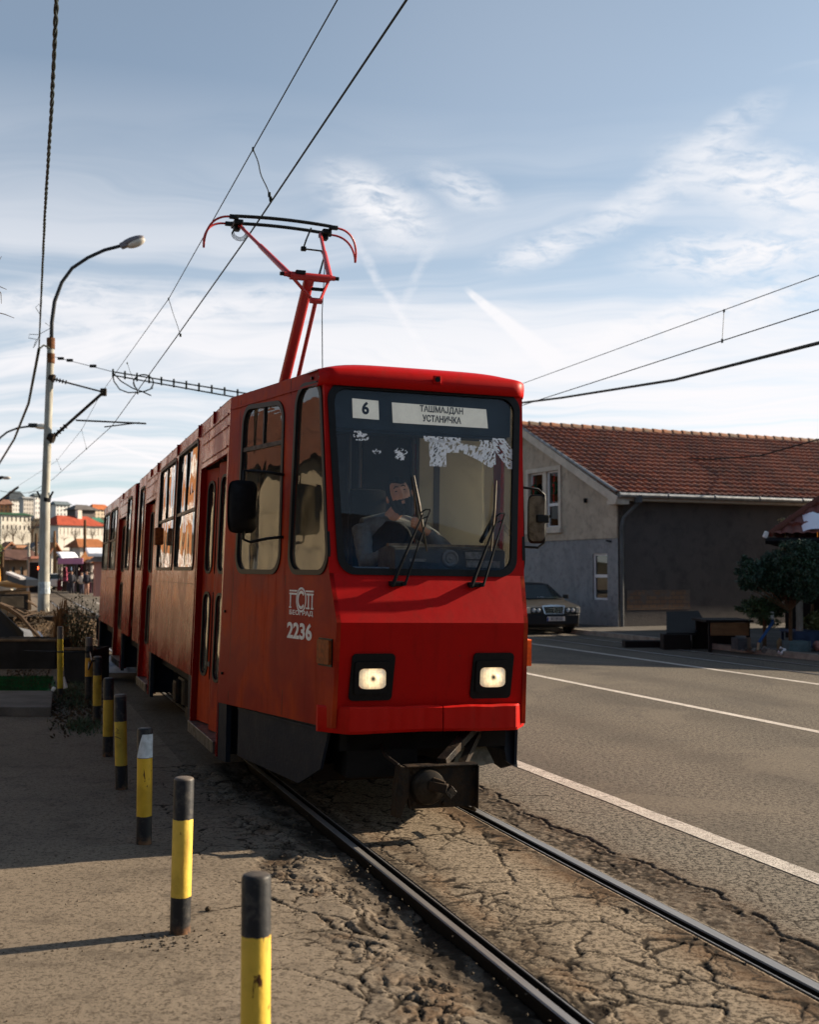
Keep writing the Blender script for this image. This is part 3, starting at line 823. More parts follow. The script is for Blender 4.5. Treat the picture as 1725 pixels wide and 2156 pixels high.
# mirrors
def mirror(sg):
    h = MB(); 
    if sg < 0:
        A = SD(-1)(.82, 2.44, 0); B = SD(-1)(.80, 1.98, 0)
        E1 = Vector((-1.11, 1.02, 2.47)); E2 = Vector((-1.11, .98, 1.96)); C = Vector((-1.12, 1.0, 2.20))
        h.tube([A, A + Vector((-.12, .05, .02)), E1 + Vector((.05, 0, .0)), E1, E1 - Vector((0, 0, .10)), E2 + Vector((0, 0, .08)), E2, E2 + Vector((.05, 0, -.02)), B + Vector((-.1, .05, -.01)), B], .011, 8)
    else:
        A = Vector((.74, .25, 2.37)); B = Vector((.74, .25, 1.935)); x = 1.00
        h.tube([A, (x - .06, .28, 2.36), (x - .01, .28, 2.32), (x, .28, 2.2), (x, .28, 2.02), (x - .01, .28, 1.965), (x - .06, .28, 1.93), B], .009, 8)
        C = Vector((.925, .27, 2.14))
    o = h.build('mirror', M_BLK, tram, smooth=True)
    b = MB(); sz = (.215, .39) if sg < 0 else (.135, .36)
    def F(u, v):
        a = u * 2 - 1; c_ = v * 2 - 1
        rr = (abs(a) ** 5 + abs(c_) ** 5) ** .2; mx = max(abs(a), abs(c_)); k = mx / max(rr, 1e-6)
        x = a * k; z = c_ * k; return x, z
    yaw = R(12) if sg < 0 else R(-22)
    Rm_ = Matrix.Rotation(yaw, 3, 'Z')
    for side in (0, 1):
        def G_(u, v, side=side):
            x, z = F(u, v); dome = (1 - min(1, x * x)) * (1 - min(1, z * z))
            y = -.045 * dome ** .4 - .01 if side == 0 else .025
            return C + Rm_ @ Vector((x * sz[0] / 2, y, z * sz[1] / 2))
        b.grid(G_, 16, 20)
    b.build('mirror_housing', M_BLK, o, smooth=True, auto=50)
    b = MB(); 
    if sg > 0:
        b.panel(rrect(-.055, .055, -.165, .165, .035), [], lambda x, z, d: C + Rm_ @ Vector((x, -.058 + d, z)), .006)
        b.build('mirror_glass', mat('mirror_dirty', (.20, .17, .13), .35, metal=.6, var=.6, vscale=14), o)
        b = MB(); b.bbox(C + Vector((.02, -.06, .0)), (.10, .03, .06), .01); b.box(C + Vector((.07, -.03, .02)), (.05, .03, .02)); b.build('mirror_clamp', M_BLK, o)
mirror(-1); mirror(1)
# pantograph: single arm, V-shaped upper arm and twin collector strips
pan = MB(); M_PR = red_paint('red_pantograph', (.40, .022, .02), (.36, .03, .03), (.3, .05, .04), .45, .1, .4, False)
K = Vector((0.0, 3.72, 4.66)); BASE = Vector((0, 5.35, 3.32)); HD = Vector((0.02, 5.2, 5.60))
pan.tube([BASE, K], [.062, .055], 12); pan.cyl(K + Vector((-.20, 0, 0)), K + Vector((.20, 0, 0)), .042, 12)
pb = pan.build('pantograph', M_PR, tram, smooth=True, auto=40)
b = MB(); kb = K + Vector((.08, .05, -.22)); b.cyl(kb, (.14, 5.3, 3.32), .022, 8); b.cyl(kb + Vector((-.06, 0, 0)), kb + Vector((.06, 0, 0)), .03, 10); b.build('thrust_rod', M_PR, pb)
b = MB()
for sx in (-1, 1):
    k0 = K + Vector((.21 * sx, 0, .01)); top = HD + Vector((.46 * sx - .02, -.02, -.06)); mid = k0.lerp(top, .55)
    b.tube([k0, mid, mid.lerp(top, .03), top], [.032, .027, .020, .018], 10)
    b.bar(k0 + Vector((0, 0, .01)), kb + Vector((.05 * sx, 0, .02)), .05, .012)
    b.cyl(k0 + Vector((-.03 * sx, 0, 0)), k0 + Vector((.05 * sx, 0, 0)), .025, 8)
b.build('upper_arm', M_PR, pb, smooth=True, auto=40)
for sx in (-1, 1):
    b = MB(); k0 = K + Vector((.21 * sx, 0, .01)); b.cyl(k0 + Vector((.05 * sx, 0, 0)), k0 + Vector((.09 * sx, 0, 0)), .02, 8); b.build('pivot_bolt', M_BLK, pb); b = MB()
    b.bbox(HD + Vector((.50 * sx, 0, -.045)), (.10, .24, .05), .01); b.bbox(HD + Vector((.50 * sx, .02, -.09)), (.07, .10, .05), .01)
    b.build('head_pivot', M_BLK, pb)
b = MB(); b.bbox(K + Vector((-.1, -.03, .03)), (.1, .06, .04), .008); b.build('knee_joint', M_BLK, pb)
b = MB(); b.box(K + Vector((.10, .06, -.10)), (.12, .03, .03)); b.build('stop_bar', M_BLK, pb)
b = MB(); b.tube([HD + Vector((.32, -.08, -.02)), HD + Vector((.27, -.05, -.16)), HD + Vector((.25, -.02, -.24))], .010, 6)
b.bbox(HD + Vector((.25, -.02, -.25)), (.06, .05, .05), .01)
b.tube([HD + Vector((.25, -.02, -.25)), HD + Vector((.36, -.4, -.36)), HD + Vector((.36, -.55, -.46)), K + Vector((.12, .1, .05))], [.011, .011, .011, .011], 6)
b.build('steadying_rod', M_BLK, pb)
b = MB()
for t in range(5): b.tube([HD + Vector((-.48 + .09 * math.cos(a) * (1 - t * .06) + .01, .0, -.16 + .05 * t * .2 + .07 * math.sin(a))) for a in np.linspace(0, 2 * math.pi, 14)], .003, 4)
b.build('cable_coil', M_BLK, pb)
def arcz(x): return -.028 * (x / .65) ** 2
b = MB()
for yy in (-.14, .14):
    xs_ = np.linspace(-.55, .55, 15); b.tube([HD + Vector((x, yy, .02 + arcz(x))) for x in xs_], .020, 8)
    for e in (-1, 1): b.bbox(HD + Vector((e * .56, yy, -.01)), (.10, .05, .045), .008)
b.build('collector_strip', mat('carbon', (.016, .018, .018), .45, metal=.3), pb, smooth=True, auto=40)
for e in (-1, 1):
    b = MB()
    for yy in (-.14, .14):
        tip = Vector((e * .86, 0, -.34))
        P0 = Vector((e * .58, yy, -.012)); P1 = Vector((e * .76, yy * .95, -.0)); P2 = Vector((e * .87, yy * .55, -.12))
        pts = []
        for t in np.linspace(0, 1, 14):
            p = P0 * (1 - t) ** 3 + 3 * P1 * t * (1 - t) ** 2 + 3 * P2 * t * t * (1 - t) + tip * t ** 3; pts.append(HD + p)
        b.tube(pts, .0125, 7)
    b.build('pantograph_horn', M_PR, pb, smooth=True)
b = MB(); b.box((0, 5.0, 3.30), (.9, 1.3, .05)); b.cyl((0, 5.35, 3.25), (0, 5.35, 3.4), .10, 12); b.build('pantograph_base', M_PR, pb)
b = MB(); b.tube([HD + Vector((.46, -.05, -.10)), Vector((.235, 4.05, 4.85)), Vector((.13, 3.7, 4.3)), Vector((.16, 3.7, 3.2))], .005, 5); b.build('rope', M_BLK, pb)
# articulation gangway
b = MB()
for i in range(7):
    s = 9.40 + .62 * i / 6; o = -.03 if i % 2 else 0.0
    b.panel([(-(1.04 + o), .8), (1.04 + o, .8), (1.0 + o, hz(s, 3.13 + o)), (-(1.0 + o), hz(s, 3.13 + o))], [[(-.7, 1.0), (.7, 1.0), (.7, 2.7), (-.7, 2.7)]], lambda x, z, d, s=s: Vector((x, s + d, z)), .05)
b.build('bellows', M_RUB, tram)
# underframe, bogies and wheels
b = MB(); b.box((0, 5.8, .72), (1.9, 7.2, .25)); b.box((0, 1.3, .70), (1.3, 1.9, .25)); b.box((0, 14.0, .72), (1.9, 8.0, .25)); b.box((0, 9.7, .72), (1.2, .9, .2))
b.box((0, .45, .68), (1.2, .8, .30)); b.box((-.3, .5, .50), (.5, .9, .3)); b.box((.2, 1.2, .42), (.6, .5, .42)); b.box((0, 1.5, .40), (1.5, .45, .42)); b.box((0, 2.6, .38), (1.6, 1.5, .40)); b.box((0, 7.9, .40), (1.6, 1.8, .40)); b.box((0, 11.6, .40), (1.6, 1.6, .40)); b.box((0, 3.6, .3), (.5, .6, .3))  # low boxes added to keep sun from passing under the body
b.build('underframe', M_UNDER, tram)
for s0 in (2.75, 6.1 - .6, 13.1, 15.6):
    pass
for s0 in (5.2, 14.0):
    b = MB()
    for sx in (-1, 1):
        b.bbox((.80 * sx, s0, .42), (.12, 2.2, .20), .03)
        for q in (-.9, .9): b.bbox((.83 * sx, s0 + q, .36), (.2, .26, .26), .04)
        b.cyl((.86 * sx, s0, .55), (.86 * sx, s0, .30), .10, 14)
        b.box((.80 * sx, s0 + .3, .17), (.08, .5, .12))
    b.build('bogie', M_DIRTY, tram)
    for q in (-.9, .9):
        b = MB()
        for sx in (-1, 1):
            Mx = Matrix.Rotation(R(90), 3, 'Y')
            b.lathe([(.0, -.05), (.30, -.05), (.34, -.045), (.34, .045), (.30, .05), (.0, .05)], 28, (.56 * sx, s0 + q, .345), Mx)
        b.cyl((-.55, s0 + q, .345), (.55, s0 + q, .345), .06, 12)
        b.build('wheelset', M_DIRTY, tram)
# coupler with its face plate
b = MB(); YC = -.35
b.panel([(-.235, .205), (.235, .205), (.245, .40), (.235, .47), (-.27, .475), (-.275, .40)], [[(-.02 + .0, .0)]] and [], lambda x, z, d: Vector((x, YC + d, z)), .03)
b.panel([(-.34, .16), (-.30, .155), (-.245, .30), (-.25, .47), (-.31, .49), (-.335, .30)], [], lambda x, z, d: Vector((x, YC - .02 + d, z)), .10)
b.box((-.02, YC + .02, .478), (.50, .10, .012)); b.box((.225, YC + .03, .335), (.012, .14, .28))
b.box((0, YC + .35, .36), (.22, .65, .16))
b.bar((.0, YC + .05, .49), (.42, .10, .70), .07, .05)
for (bx_, bz_) in [(-.21, .44), (-.21, .24), (.21, .44), (.21, .24), (.0, .235)]: b.cyl((bx_, YC - .012, bz_), (bx_, YC, bz_), .014, 8)
b.tube([(.20, YC + .02, .22), (.26, YC + .1, .16), (.24, YC + .3, .15)], .012, 6); b.tube([(-.30, YC + .05, .48), (-.34, YC + .2, .52), (-.30, YC + .5, .58)], .014, 6)
cpl = b.build('coupler', M_DIRTY, tram, bevel=.004)
b = MB(); Mx = Matrix.Rotation(R(90), 3, 'X')
b.lathe([(.118, 0), (.118, .02), (.105, .045), (.065, .060), (.03, .062), (0, .062)], 28, (-.115, YC, .345), Mx)
b.build('coupler_cone', mat('coupler_iron', (.045, .036, .028), .45, metal=.5, var=.5, vscale=12), cpl, smooth=True, auto=40)
b = MB()
b.bar((-.12, YC - .055, .365), (-.02, YC - .12, .345), .05, .06); b.bar((-.02, YC - .12, .345), (.02, YC - .115, .30), .03, .07); b.bar((-.10, YC - .06, .40), (-.03, YC - .10, .375), .03, .03)
b.build('coupler_hook', M_DIRTY, cpl, bevel=.006)
b = MB(); b.lathe([(.10, .0), (.10, -.05), (0, -.05)], 20, (.12, YC, .34), Mx); b.build('coupler_funnel', M_UNDER, cpl)
b = MB()
b.panel([(.18, .36), (.53, .41), (.475, .555), (.30, .53)], [], lambda x, z, d: Vector((x, .05 + (z - .36) * .5 + d, z)), .006)
b.build('track_guard', mat('guard_plate', (.20, .17, .12), .5, metal=.35, var=.45, vscale=14, bump=.3), tram)
b = MB(); b.bar((.44, .12, .66), (.12, -.28, .40), .05, .05); b.bar((.38, .0, .66), (.36, .2, .52), .06, .03); b.box((-.25, .4, .34), (.9, .05, .12)); b.box((-.52, .15, .62), (.16, .1, .06)); b.build('tow_bar', M_DIRTY, tram)
b = MB(); b.panel([(.60, .64), (.69, .64), (.70, .47), (.71, .37), (.65, .40), (.62, .42), (.60, .5)], [], lambda x, z, d: Vector((x - .0, .06 + d + (x - .6) * .2, z)), .06)
b.panel([(.47, .52), (.60, .50), (.60, .66), (.44, .66)], [], lambda x, z, d: Vector((x, .12 + d, z)), .1)
b.build('splash_guard', M_BLUE, tram)
# lower skirts added on the hidden right side to keep sun out underneath
for (a_, c_) in [(1.70, 3.6), (7.22, 9.3), (10.0, 11.2), (11.3, 12.7), (16.1, 17.6)]:
    b = MB(); b.panel(rect(a_, c_, .26, .77), [], SD(1, -.02), .02); b.build('added_lower_skirt', M_BLUE, tram)
# rear end wall
b = MB(); b.box((0, 18.08, 1.9), (1.7, .05, 2.3)); b.build('rear_wall', M_REDS, tram)
# ---------------- interior seen through the glass
b = MB(); b.box((0, 5.75, .88), (2.0, 7.3, .04)); b.build('floor', M_INT2, tram); b = MB(); b.box((0, 14, .88), (2.0, 8.0, .04)); b.build('floor', M_INT2, tram); b = MB(); b.box((0, 1.1, .90), (1.36, 1.9, .04)); b.build('cab_floor', M_INT2, tram)
b = MB(); b.box((0, 5.6, 2.98), (1.8, 7.4, .03)); b.build('ceiling', M_INT2, tram); b = MB(); b.box((0, 14, 2.78), (1.8, 7.6, .03)); b.build('ceiling', M_INT2, tram); b = MB(); b.box((0, 1.15, 3.06), (1.36, 1.7, .03)); b.build('cab_ceiling', M_INT, tram)
b = MB()
b.box((-.33, 1.42, 2.0), (.44, .03, 2.0)); b.box((.13, 1.42, 2.0), (.42, .03, 2.0)); b.build('cab_partition', M_INT, tram)
b = MB(); b.panel(rrect(.40, .99, .95, 2.95, .05), [], lambda x, z, d: Vector((x - .02, 1.36 + d, z)), .03); b.build('cab_door', M_BEIGE, tram)
b = MB(); 
for x in (-.20, -.12, .33, .37, .53): b.box((x, 1.37, 2.0), (.018 if x != .53 else .05, .03, 2.0))
b.build('partition_post', mat('dull_alloy', (.16, .16, .17), .4, metal=.6), tram)
b = MB(); b.tube([(.90, .95, 2.62), (.90, .95, 2.32), (.84, .90, 2.16), (.68, .75, 1.98)], .018, 8); b.build('grab_rail', M_BLK, tram)
b = MB()
b.panel([(.18, 1.70), (.20, 1.90), (.34, 1.93), (.60, 1.90), (.62, 1.2), (.20, 1.2)], [], lambda y, z, d: Vector((-.19 + d, y, z)), .84)
b.box((-.1, .40, 1.5), (1.2, .5, .3))
dsh = b.build('dashboard', mat('dash_grey', (.09, .10, .11), .5, var=.4, vscale=7, rvar=.15), tram, bevel=.01)
b = MB(); b.box((.22, .335, 1.928), (.84, .06, .02)); b.build('dash_trim', mat('dash_trim', (.30, .22, .15), .6, var=.5, vscale=14, col2=(.12, .10, .09)), dsh)
b = MB(); Mx = Matrix.Rotation(R(90), 3, 'X')
b.lathe([(.062, 0), (.062, .05), (.050, .055), (.048, .05), (.034, .045), (.030, .052), (.012, .052), (0, .06)], 24, (.22, .23, 1.835), Mx); b.build('dash_dial', mat('dial_grey', (.24, .24, .24), .35, metal=.3), dsh, smooth=True, auto=30)
b = MB(); b.box((.47, .19, 1.80), (.26, .02, .05)); b.box((.40, .19, 1.86), (.13, .015, .05)); b.box((-.02, .19, 1.82), (.12, .01, .02)); b.build('dash_paper', mat('dash_paper', (.34, .34, .33), .6, var=.5, vscale=30), dsh)
b = MB(); b.box((-.40, .10, 1.757), (.26, .08, .02)); b.build('sill_strip', mat('sill_strip', (.3, .36, .42), .5), tram)
# driver's seat
b = MB(); b.bbox((-.12, 1.12, 2.12), (.30, .08, .52), .05); b.bbox((-.02, 1.12, 1.75), (.48, .14, .66), .05); b.bbox((0, .95, 1.42), (.48, .5, .12), .05); b.box((0, .98, 1.12), (.2, .2, .5))
b.build('driver_seat', mat('seat_black', (.010, .010, .012), .8), tram, smooth=True, auto=40)
b = MB(); b.bbox((-.62, .42, 1.78), (.04, .36, .36), .03, (0, 0, R(11))); b.build('cab_locker', mat('yellow_locker', (.52, .32, .05), .6, var=.3, vscale=6), tram)
b = MB(); b.bbox((-.66, .12, 1.78), (.03, .12, .20), .01, (0, 0, R(11))); b.build('cab_box', mat('brown_box', (.14, .06, .03), .6), tram)
for s, sg in [(4.3, -1), (5.1, -1), (5.9, -1), (6.6, -1), (4.3, 1), (5.3, 1), (6.4, 1), (13.3, -1), (14.2, -1), (15.1, -1)]:
    b = MB(); b.bbox((.75 * sg, s, 1.35), (.42, .42, .06), .03); b.bbox((.75 * sg, s + .2, 1.68), (.42, .05, .6), .03); b.box((.75 * sg, s, 1.1), (.06, .3, .5))
    b.build('passenger_seat', mat('seat_brown', (.22, .09, .03), .5), tram)
b = MB()
for s in (2.1, 3.6, 5.4, 7.2): b.cyl((-.55, s, .88), (-.55, s, 3.0), .016, 8); b.cyl((.55, s, .88), (.55, s, 3.0), .016, 8)
b.build('handrail', mat('rail_alloy', (.4, .38, .34), .35, metal=.7), tram)

# ================================================================== DRIVER
drv = thing('person', 'bearded driver in grey hoodie and dark vest, fist at his chin, behind the windscreen', 'person', TO, rot=TROT)
M_SKIN = mat('skin', (.74, .40, .27), .55, var=.15, vscale=20)
M_HAIR = mat('dark_hair', (.012, .009, .008), .8, bump=.6, bscale=140)
M_HOOD = mat('grey_hoodie', (.19, .22, .25), .85, var=.3, vscale=9, bump=.8, bscale=28)
M_VEST = mat('dark_vest', (.012, .018, .028), .8, var=.3, vscale=9, bump=.6, bscale=24)
HC = Vector((.045, .84, 2.322)); HS = 1.12
HR = (Matrix.Rotation(R(-15), 3, 'Y') @ Matrix.Rotation(R(-9), 3, 'Z') @ Matrix.Rotation(R(-12), 3, 'X')) * 1.12
def face(a, b_):      # az from the front (0 = nose, +image right), el
    ca = math.cos(b_)
    d = Vector((math.sin(a) * ca, -math.cos(a) * ca, math.sin(b_)))
    r = Vector((.079, .098, .122)); p = Vector((d.x * r.x, d.y * r.y, d.z * r.z))
    if p.z < -.04: p.x *= 1 - .9 * (-.04 - p.z); p.y *= .98
    def gs(a0, b0, sa, sb): return math.exp(-((a - a0) / sa) ** 2 - ((b_ - b0) / sb) ** 2)
    o = .026 * gs(0, -.20, .13, .16) + .012 * gs(0, .02, .09, .18) + .008 * gs(0, .27, .6, .10) \
        - .012 * (gs(.34, .08, .17, .12) + gs(-.34, .08, .17, .12)) + .007 * (gs(.32, .07, .10, .05) + gs(-.32, .07, .10, .05)) \
        + .008 * gs(0, -.55, .26, .05) - .005 * gs(0, -.63, .3, .03) + .009 * gs(0, -.70, .22, .05) + .012 * gs(0, -1.0, .3, .2) \
        + .006 * (gs(.55, -.2, .2, .2) + gs(-.55, -.2, .2, .2))
    return p + Vector((0, -o, 0)) * 1.0 + d * .0
hb = MB()
def hg(u, v): return HC + HR @ face((u * 2 - 1) * math.pi, (v - .5) * math.pi * .998)
hb.grid(hg, 64, 44)
for sx in (-1, 1): hb.ell(HC + HR @ Vector((.083 * sx, .008, -.012)), (.012, .020, .032), 10, 8)
hb.tube([HC + HR @ Vector((0, .02, -.07)), Vector((.0, .93, 2.14)), Vector((.0, .95, 2.06))], [.056, .058, .075], 14)
# right-hand side of the picture: forearm, palm and five curled fingers under the chin
def hand(wr, pc, fdir, side, up_, r=.0088, curl=1.0):
    """wr wrist, pc palm centre; fingers run along fdir then curl back towards the palm"""
    f = Vector(fdir).normalized(); s_ = Vector(side).normalized(); n_ = Vector(up_).normalized()
    hb.tube([wr, wr.lerp(pc, .5), pc, pc + f * .03], [.026, .028, .036, .030], 12)
    hb.ell(pc + f * .012, (.040, .036, .040), 12, 8)
    for i, L in enumerate((.036, .041, .038, .031)):
        o = s_ * ((i - 1.5) * .0185); k = pc + f * .040 + o
        hb.tube([pc + o * .8, k, k + f * L * .45 + n_ * .010, k + f * L * .55 + n_ * .032 * curl, k + f * .002 + n_ * .040 * curl], [.011, .0105, r, r, r * .9], 8)
    t0 = pc - s_ * -.030 + f * -.005
    hb.tube([pc + s_ * -.025, pc + s_ * -.040 + f * .018, pc + s_ * -.036 + f * .042 + n_ * .012, pc + s_ * -.018 + f * .052 + n_ * .026], [.014, .0115, .010, .009], 8)
hand(Vector((.225, .745, 2.045)), Vector((.155, .72, 2.095)), (-.9, -.15, .28), (-.15, -.1, -1), (.1, -.9, -.1))
hb.tube([Vector((.225, .745, 2.045)), Vector((.33, .78, 2.0))], [.026, .034], 12)
hand(Vector((-.06, .62, 1.89)), Vector((-.01, .55, 1.905)), (.7, -.7, -.1), (.6, .6, .1), (0, 0, -1))
hb.tube([Vector((-.06, .62, 1.89)), Vector((-.12, .70, 1.89))], [.024, .030], 12)
body = hb.build('body', M_SKIN, drv, smooth=True)
md = body.modifiers.new('r', 'REMESH'); md.mode = 'VOXEL'; md.voxel_size = .0042; md.use_smooth_shade = True
cb = MB()
SL = Vector((-.21, .96, 2.07)); SRr = Vector((.26, .98, 2.07)); EL = Vector((-.22, .82, 1.80)); ER = Vector((.44, .78, 1.89))
cb.tube([(0.02, .98, 1.45), (.02, .99, 1.7), (.02, .98, 1.92)], [.17, .19, .17], 18)
cb.tube([SL + Vector((0, 0, 0)), Vector((.02, .97, 2.10)), SRr], [.075, .105, .075], 14)
cb.tube([Vector((.0, .97, 2.07)), Vector((.0, .95, 2.17))], [.11, .080], 16)
for i in range(12):
    a = math.pi * i / 11; 
cb.tube([Vector((-.06 + .0, .90, 2.12)), Vector((0, .99, 2.15)), Vector((.07, .90, 2.11)), Vector((.03, .85, 2.07))], [.028, .036, .028, .022], 10)
def sleeve(pts, rs):
    q = []; rr = []
    for i in range(len(pts) - 1):
        for t in np.linspace(0, 1, 9, endpoint=False):
            p = pts[i].lerp(pts[i + 1], t); r_ = rs[i] * (1 - t) + rs[i + 1] * t
            q.append(p); rr.append(r_ * (1 + .07 * math.sin(i * 3 + t * 19)))
    q.append(pts[-1]); rr.append(rs[-1]); cb.tube(q, rr, 14)
sleeve([SRr, ER, Vector((.255, .757, 2.035))], [.078, .056, .038])
sleeve([SL, EL, Vector((-.07, .635, 1.89))], [.078, .058, .038])
o = cb.build('hoodie', M_HOOD, drv, smooth=True); md = o.modifiers.new('r', 'REMESH'); md.mode = 'VOXEL'; md.voxel_size = .007; md.use_smooth_shade = True
vb = MB(); vb.tube([(0.02, .965, 1.45), (.02, .965, 1.7), (.02, .935, 1.95), (.02, .93, 2.06), (.02, .93, 2.12)], [.185, .205, .182, .135, .085], 20)
o = vb.build('vest', M_VEST, drv, smooth=True); md = o.modifiers.new('r', 'REMESH'); md.mode = 'VOXEL'; md.voxel_size = .007; md.use_smooth_shade = True
# hair cap and beard follow the skull surface
def shell(name, test, th, m):
    b = MB(); N, Mv = 72, 52; vid = {}
    def P(i, j, o):
        a = (i / N * 2 - 1) * math.pi; e = (j / Mv - .5) * math.pi * .998
        p = face(a, e); k = test(a, e, p); n_ = Vector((p.x / .0062, p.y / .0096, p.z / .0149)).normalized()
        return HC + HR @ (p + n_ * (th * max(0, min(1, k * 5)) * (1 + .25 * mn.noise(p * 60)) if o else -.006))
    vs = []; fs = []
    for j in range(Mv):
        for i in range(N):
            a = ((i + .5) / N * 2 - 1) * math.pi; e = ((j + .5) / Mv - .5) * math.pi; p = face(a, e)
            if test(a, e, p) > 0:
                n = len(vs)
                vs += [P(i, j, 1), P(i + 1, j, 1), P(i + 1, j + 1, 1), P(i, j + 1, 1)]; fs.append((n, n + 1, n + 2, n + 3))
    b.add(vs, fs); return b.build(name, m, drv, smooth=True)
shell('hair', lambda a, e, p: min(p.z - (.062 if abs(a) < 1.0 else (-.02 if abs(a) < 1.35 else -.06)) + .012 * math.sin(a * 3 + .5), 1) + (.0 if abs(a) > .2 else 0), .012, M_HAIR)
def beard_t(a, e, p):
    A_ = abs(a)
    if A_ > 1.55: return -1
    k = -.036 - p.z - .02 * (1 - A_ / 1.4) + (.03 if A_ > 1.0 else 0)
    if A_ < .30 and -.062 < p.z < -.050: return .003                       # moustache line
    if A_ < .17 and -.080 < p.z <= -.062: return -1                         # lips
    return k
bd = shell('beard', beard_t, .042, M_HAIR)
b = MB()
for sx in (-1, 1):
    b.tube([HC + HR @ (face(sx * .16, .27) + Vector((0, -.002, 0))), HC + HR @ (face(sx * .36, .33) + Vector((0, -.002, 0))), HC + HR @ (face(sx * .56, .24) + Vector((0, -.001, 0)))], [.004, .005, .003], 6)
b.build('eyebrows', M_HAIR, drv)
b = MB()
for sx in (-1, 1):
    c = HC + HR @ (face(sx * .34, .075) + Vector((0, .004, 0))); b.ell(c, (.011, .008, .0045), 10, 8, HR)
b.build('eyes', mat('eyes', (.03, .02, .018), .3), drv)
b = MB(); c0 = Vector((-.065, .625, 1.89)); d = Vector((.05, -.07, .015)).normalized()
b.tube([c0 - d * .012, c0 + d * .012], .031, 16); b.build('wristwatch', M_BLK, drv)
# ================================================================== GROUND
def TL(p):  # world -> track frame
    q = Vector((p[0] - TO.x, p[1] - TO.y, 0)); c, s = math.cos(R(18.4)), math.sin(R(18.4))
    return Vector((q.x * c + q.y * s, -q.x * s + q.y * c))
def ground_mat():
    m = bpy.data.materials.new('asphalt_ground'); m.use_nodes = True; g = NG(m.node_tree); p = m.node_tree.nodes['Principled BSDF']
    v = g.n('ShaderNodeNewGeometry').outputs['Position']
    def at(n): a = g.n('ShaderNodeAttribute', attribute_name=n); return a.outputs['Fac']
    grey, dirt_shading, smooth = at('grey'), at('dirt_shading'), at('smooth')
    big = g.noise(v, .55, 5, .6, .4); mid = g.noise(v, 3.2, 8, .65, .3); fine = g.noise(v, 60, 5, .7)
    grain = g.vor(v, 95); grain2 = g.m('ADD', g.m('MULTIPLY', g.noise(v, 26, 2, .7), .38), g.m('ADD', g.m('MULTIPLY', g.noise(v, 62, 2, .6), .37), g.m('MULTIPLY', g.noise(v, 150, 2, .8), .25)))
    sand = g.mix(g.mr(big, .35, .65), (.205, .165, .124), (.165, .134, .102))
    sand = g.mix(g.mr(mid, .48, .72, 0, .7), sand, (.078, .063, .049))
    st = g.mr(g.noise(g.mapp(v, (1, 1, 1), (0, 0, 0), (5, 2, 0)), 1.1, 7, .7, .6), .56, .70)
    sand = g.mix(g.m('MULTIPLY', st, .55), sand, (.15, .115, .082))
    gr = g.mix(g.mr(big, .35, .65), (.108, .090, .070), (.078, .068, .056))
    gr = g.mix(g.mr(mid, .45, .75, 0, .6), gr, (.045, .041, .036))
    spk = g.mix(g.mr(grain2, .455, .525), (.010, .009, .008), (.215, .188, .152))
    gr = g.mix(g.m('MULTIPLY_ADD', smooth, -.22, .72), gr, spk)
    sand = g.mix(g.mr(grain2, .50, .44, 0, .75), sand, (.060, .046, .033))
    base = g.mix(grey, sand, gr)
    # tyre-polished lanes and tar streaks on the smooth road
    tar = g.mr(g.noise(g.mapp(v, (1, .22, 1), (0, 0, R(-18))), 1.3, 8, .65, .8), .57, .70)
    base = g.mix(g.m('MULTIPLY', g.m('MULTIPLY', tar, smooth), .5), base, (.075, .066, .058))
    px_, py_, _z = g.sep(v); c_, s_ = math.cos(R(18.4)), math.sin(R(18.4))
    lat = g.m('ADD', g.m('MULTIPLY', g.m('SUBTRACT', px_, TO.x), c_), g.m('MULTIPLY', g.m('SUBTRACT', py_, TO.y), s_))
    lat = g.m('ADD', lat, g.m('MULTIPLY', g.noise(v, .35, 3), .9))
    lane = g.m('POWER', g.m('MULTIPLY_ADD', g.m('SINE', g.m('MULTIPLY', lat, 3.6)), .5, .5), 2.0)
    base = g.mix(g.m('MULTIPLY', g.m('MULTIPLY', lane, smooth), g.mr(g.noise(v, .9, 5, .6), .3, .65, .12, .42)), base, (.052, .045, .038))
    pat = g.mr(g.noise(v, .30, 5, .62, .8), .52, .56)
    base = g.mix(g.m('MULTIPLY', g.m('MULTIPLY', pat, smooth), .38), base, (.15, .128, .100))
    trk = at('trk')
    base = g.mix(trk, base, g.mix(g.mr(grain2, .455, .525), (.070, .052, .034), (.26, .205, .145)))
    rust = at('rust')
    base = g.mix(g.m('MULTIPLY', rust, g.mr(mid, .25, .6, .4, 1.0)), base, (.095, .048, .020))
    base = g.mix(dirt_shading, base, (.020, .014, .009))
    g.lk(base, p.inputs['Base Color']); p.inputs['Roughness'].default_value = .88; p.inputs['Specular IOR Level'].default_value = .10
    b1 = g.n('ShaderNodeBump'); b1.inputs['Strength'].default_value = .8; b1.inputs['Distance'].default_value = .006
    h = g.m('ADD', g.m('MULTIPLY', grain2, g.m('MULTIPLY_ADD', grey, .9, .35)), g.m('ADD', g.m('MULTIPLY', fine, .55), g.m('MULTIPLY', mid, .5)))
    g.lk(h, b1.inputs['Height']); g.lk(b1.outputs[0], p.inputs['Normal'])
    return m
M_GR = ground_mat()
def fattr(me, name, arr):
    a = me.attributes.new(name, 'FLOAT', 'POINT'); a.data.foreach_set('value', np.asarray(arr, np.float32))
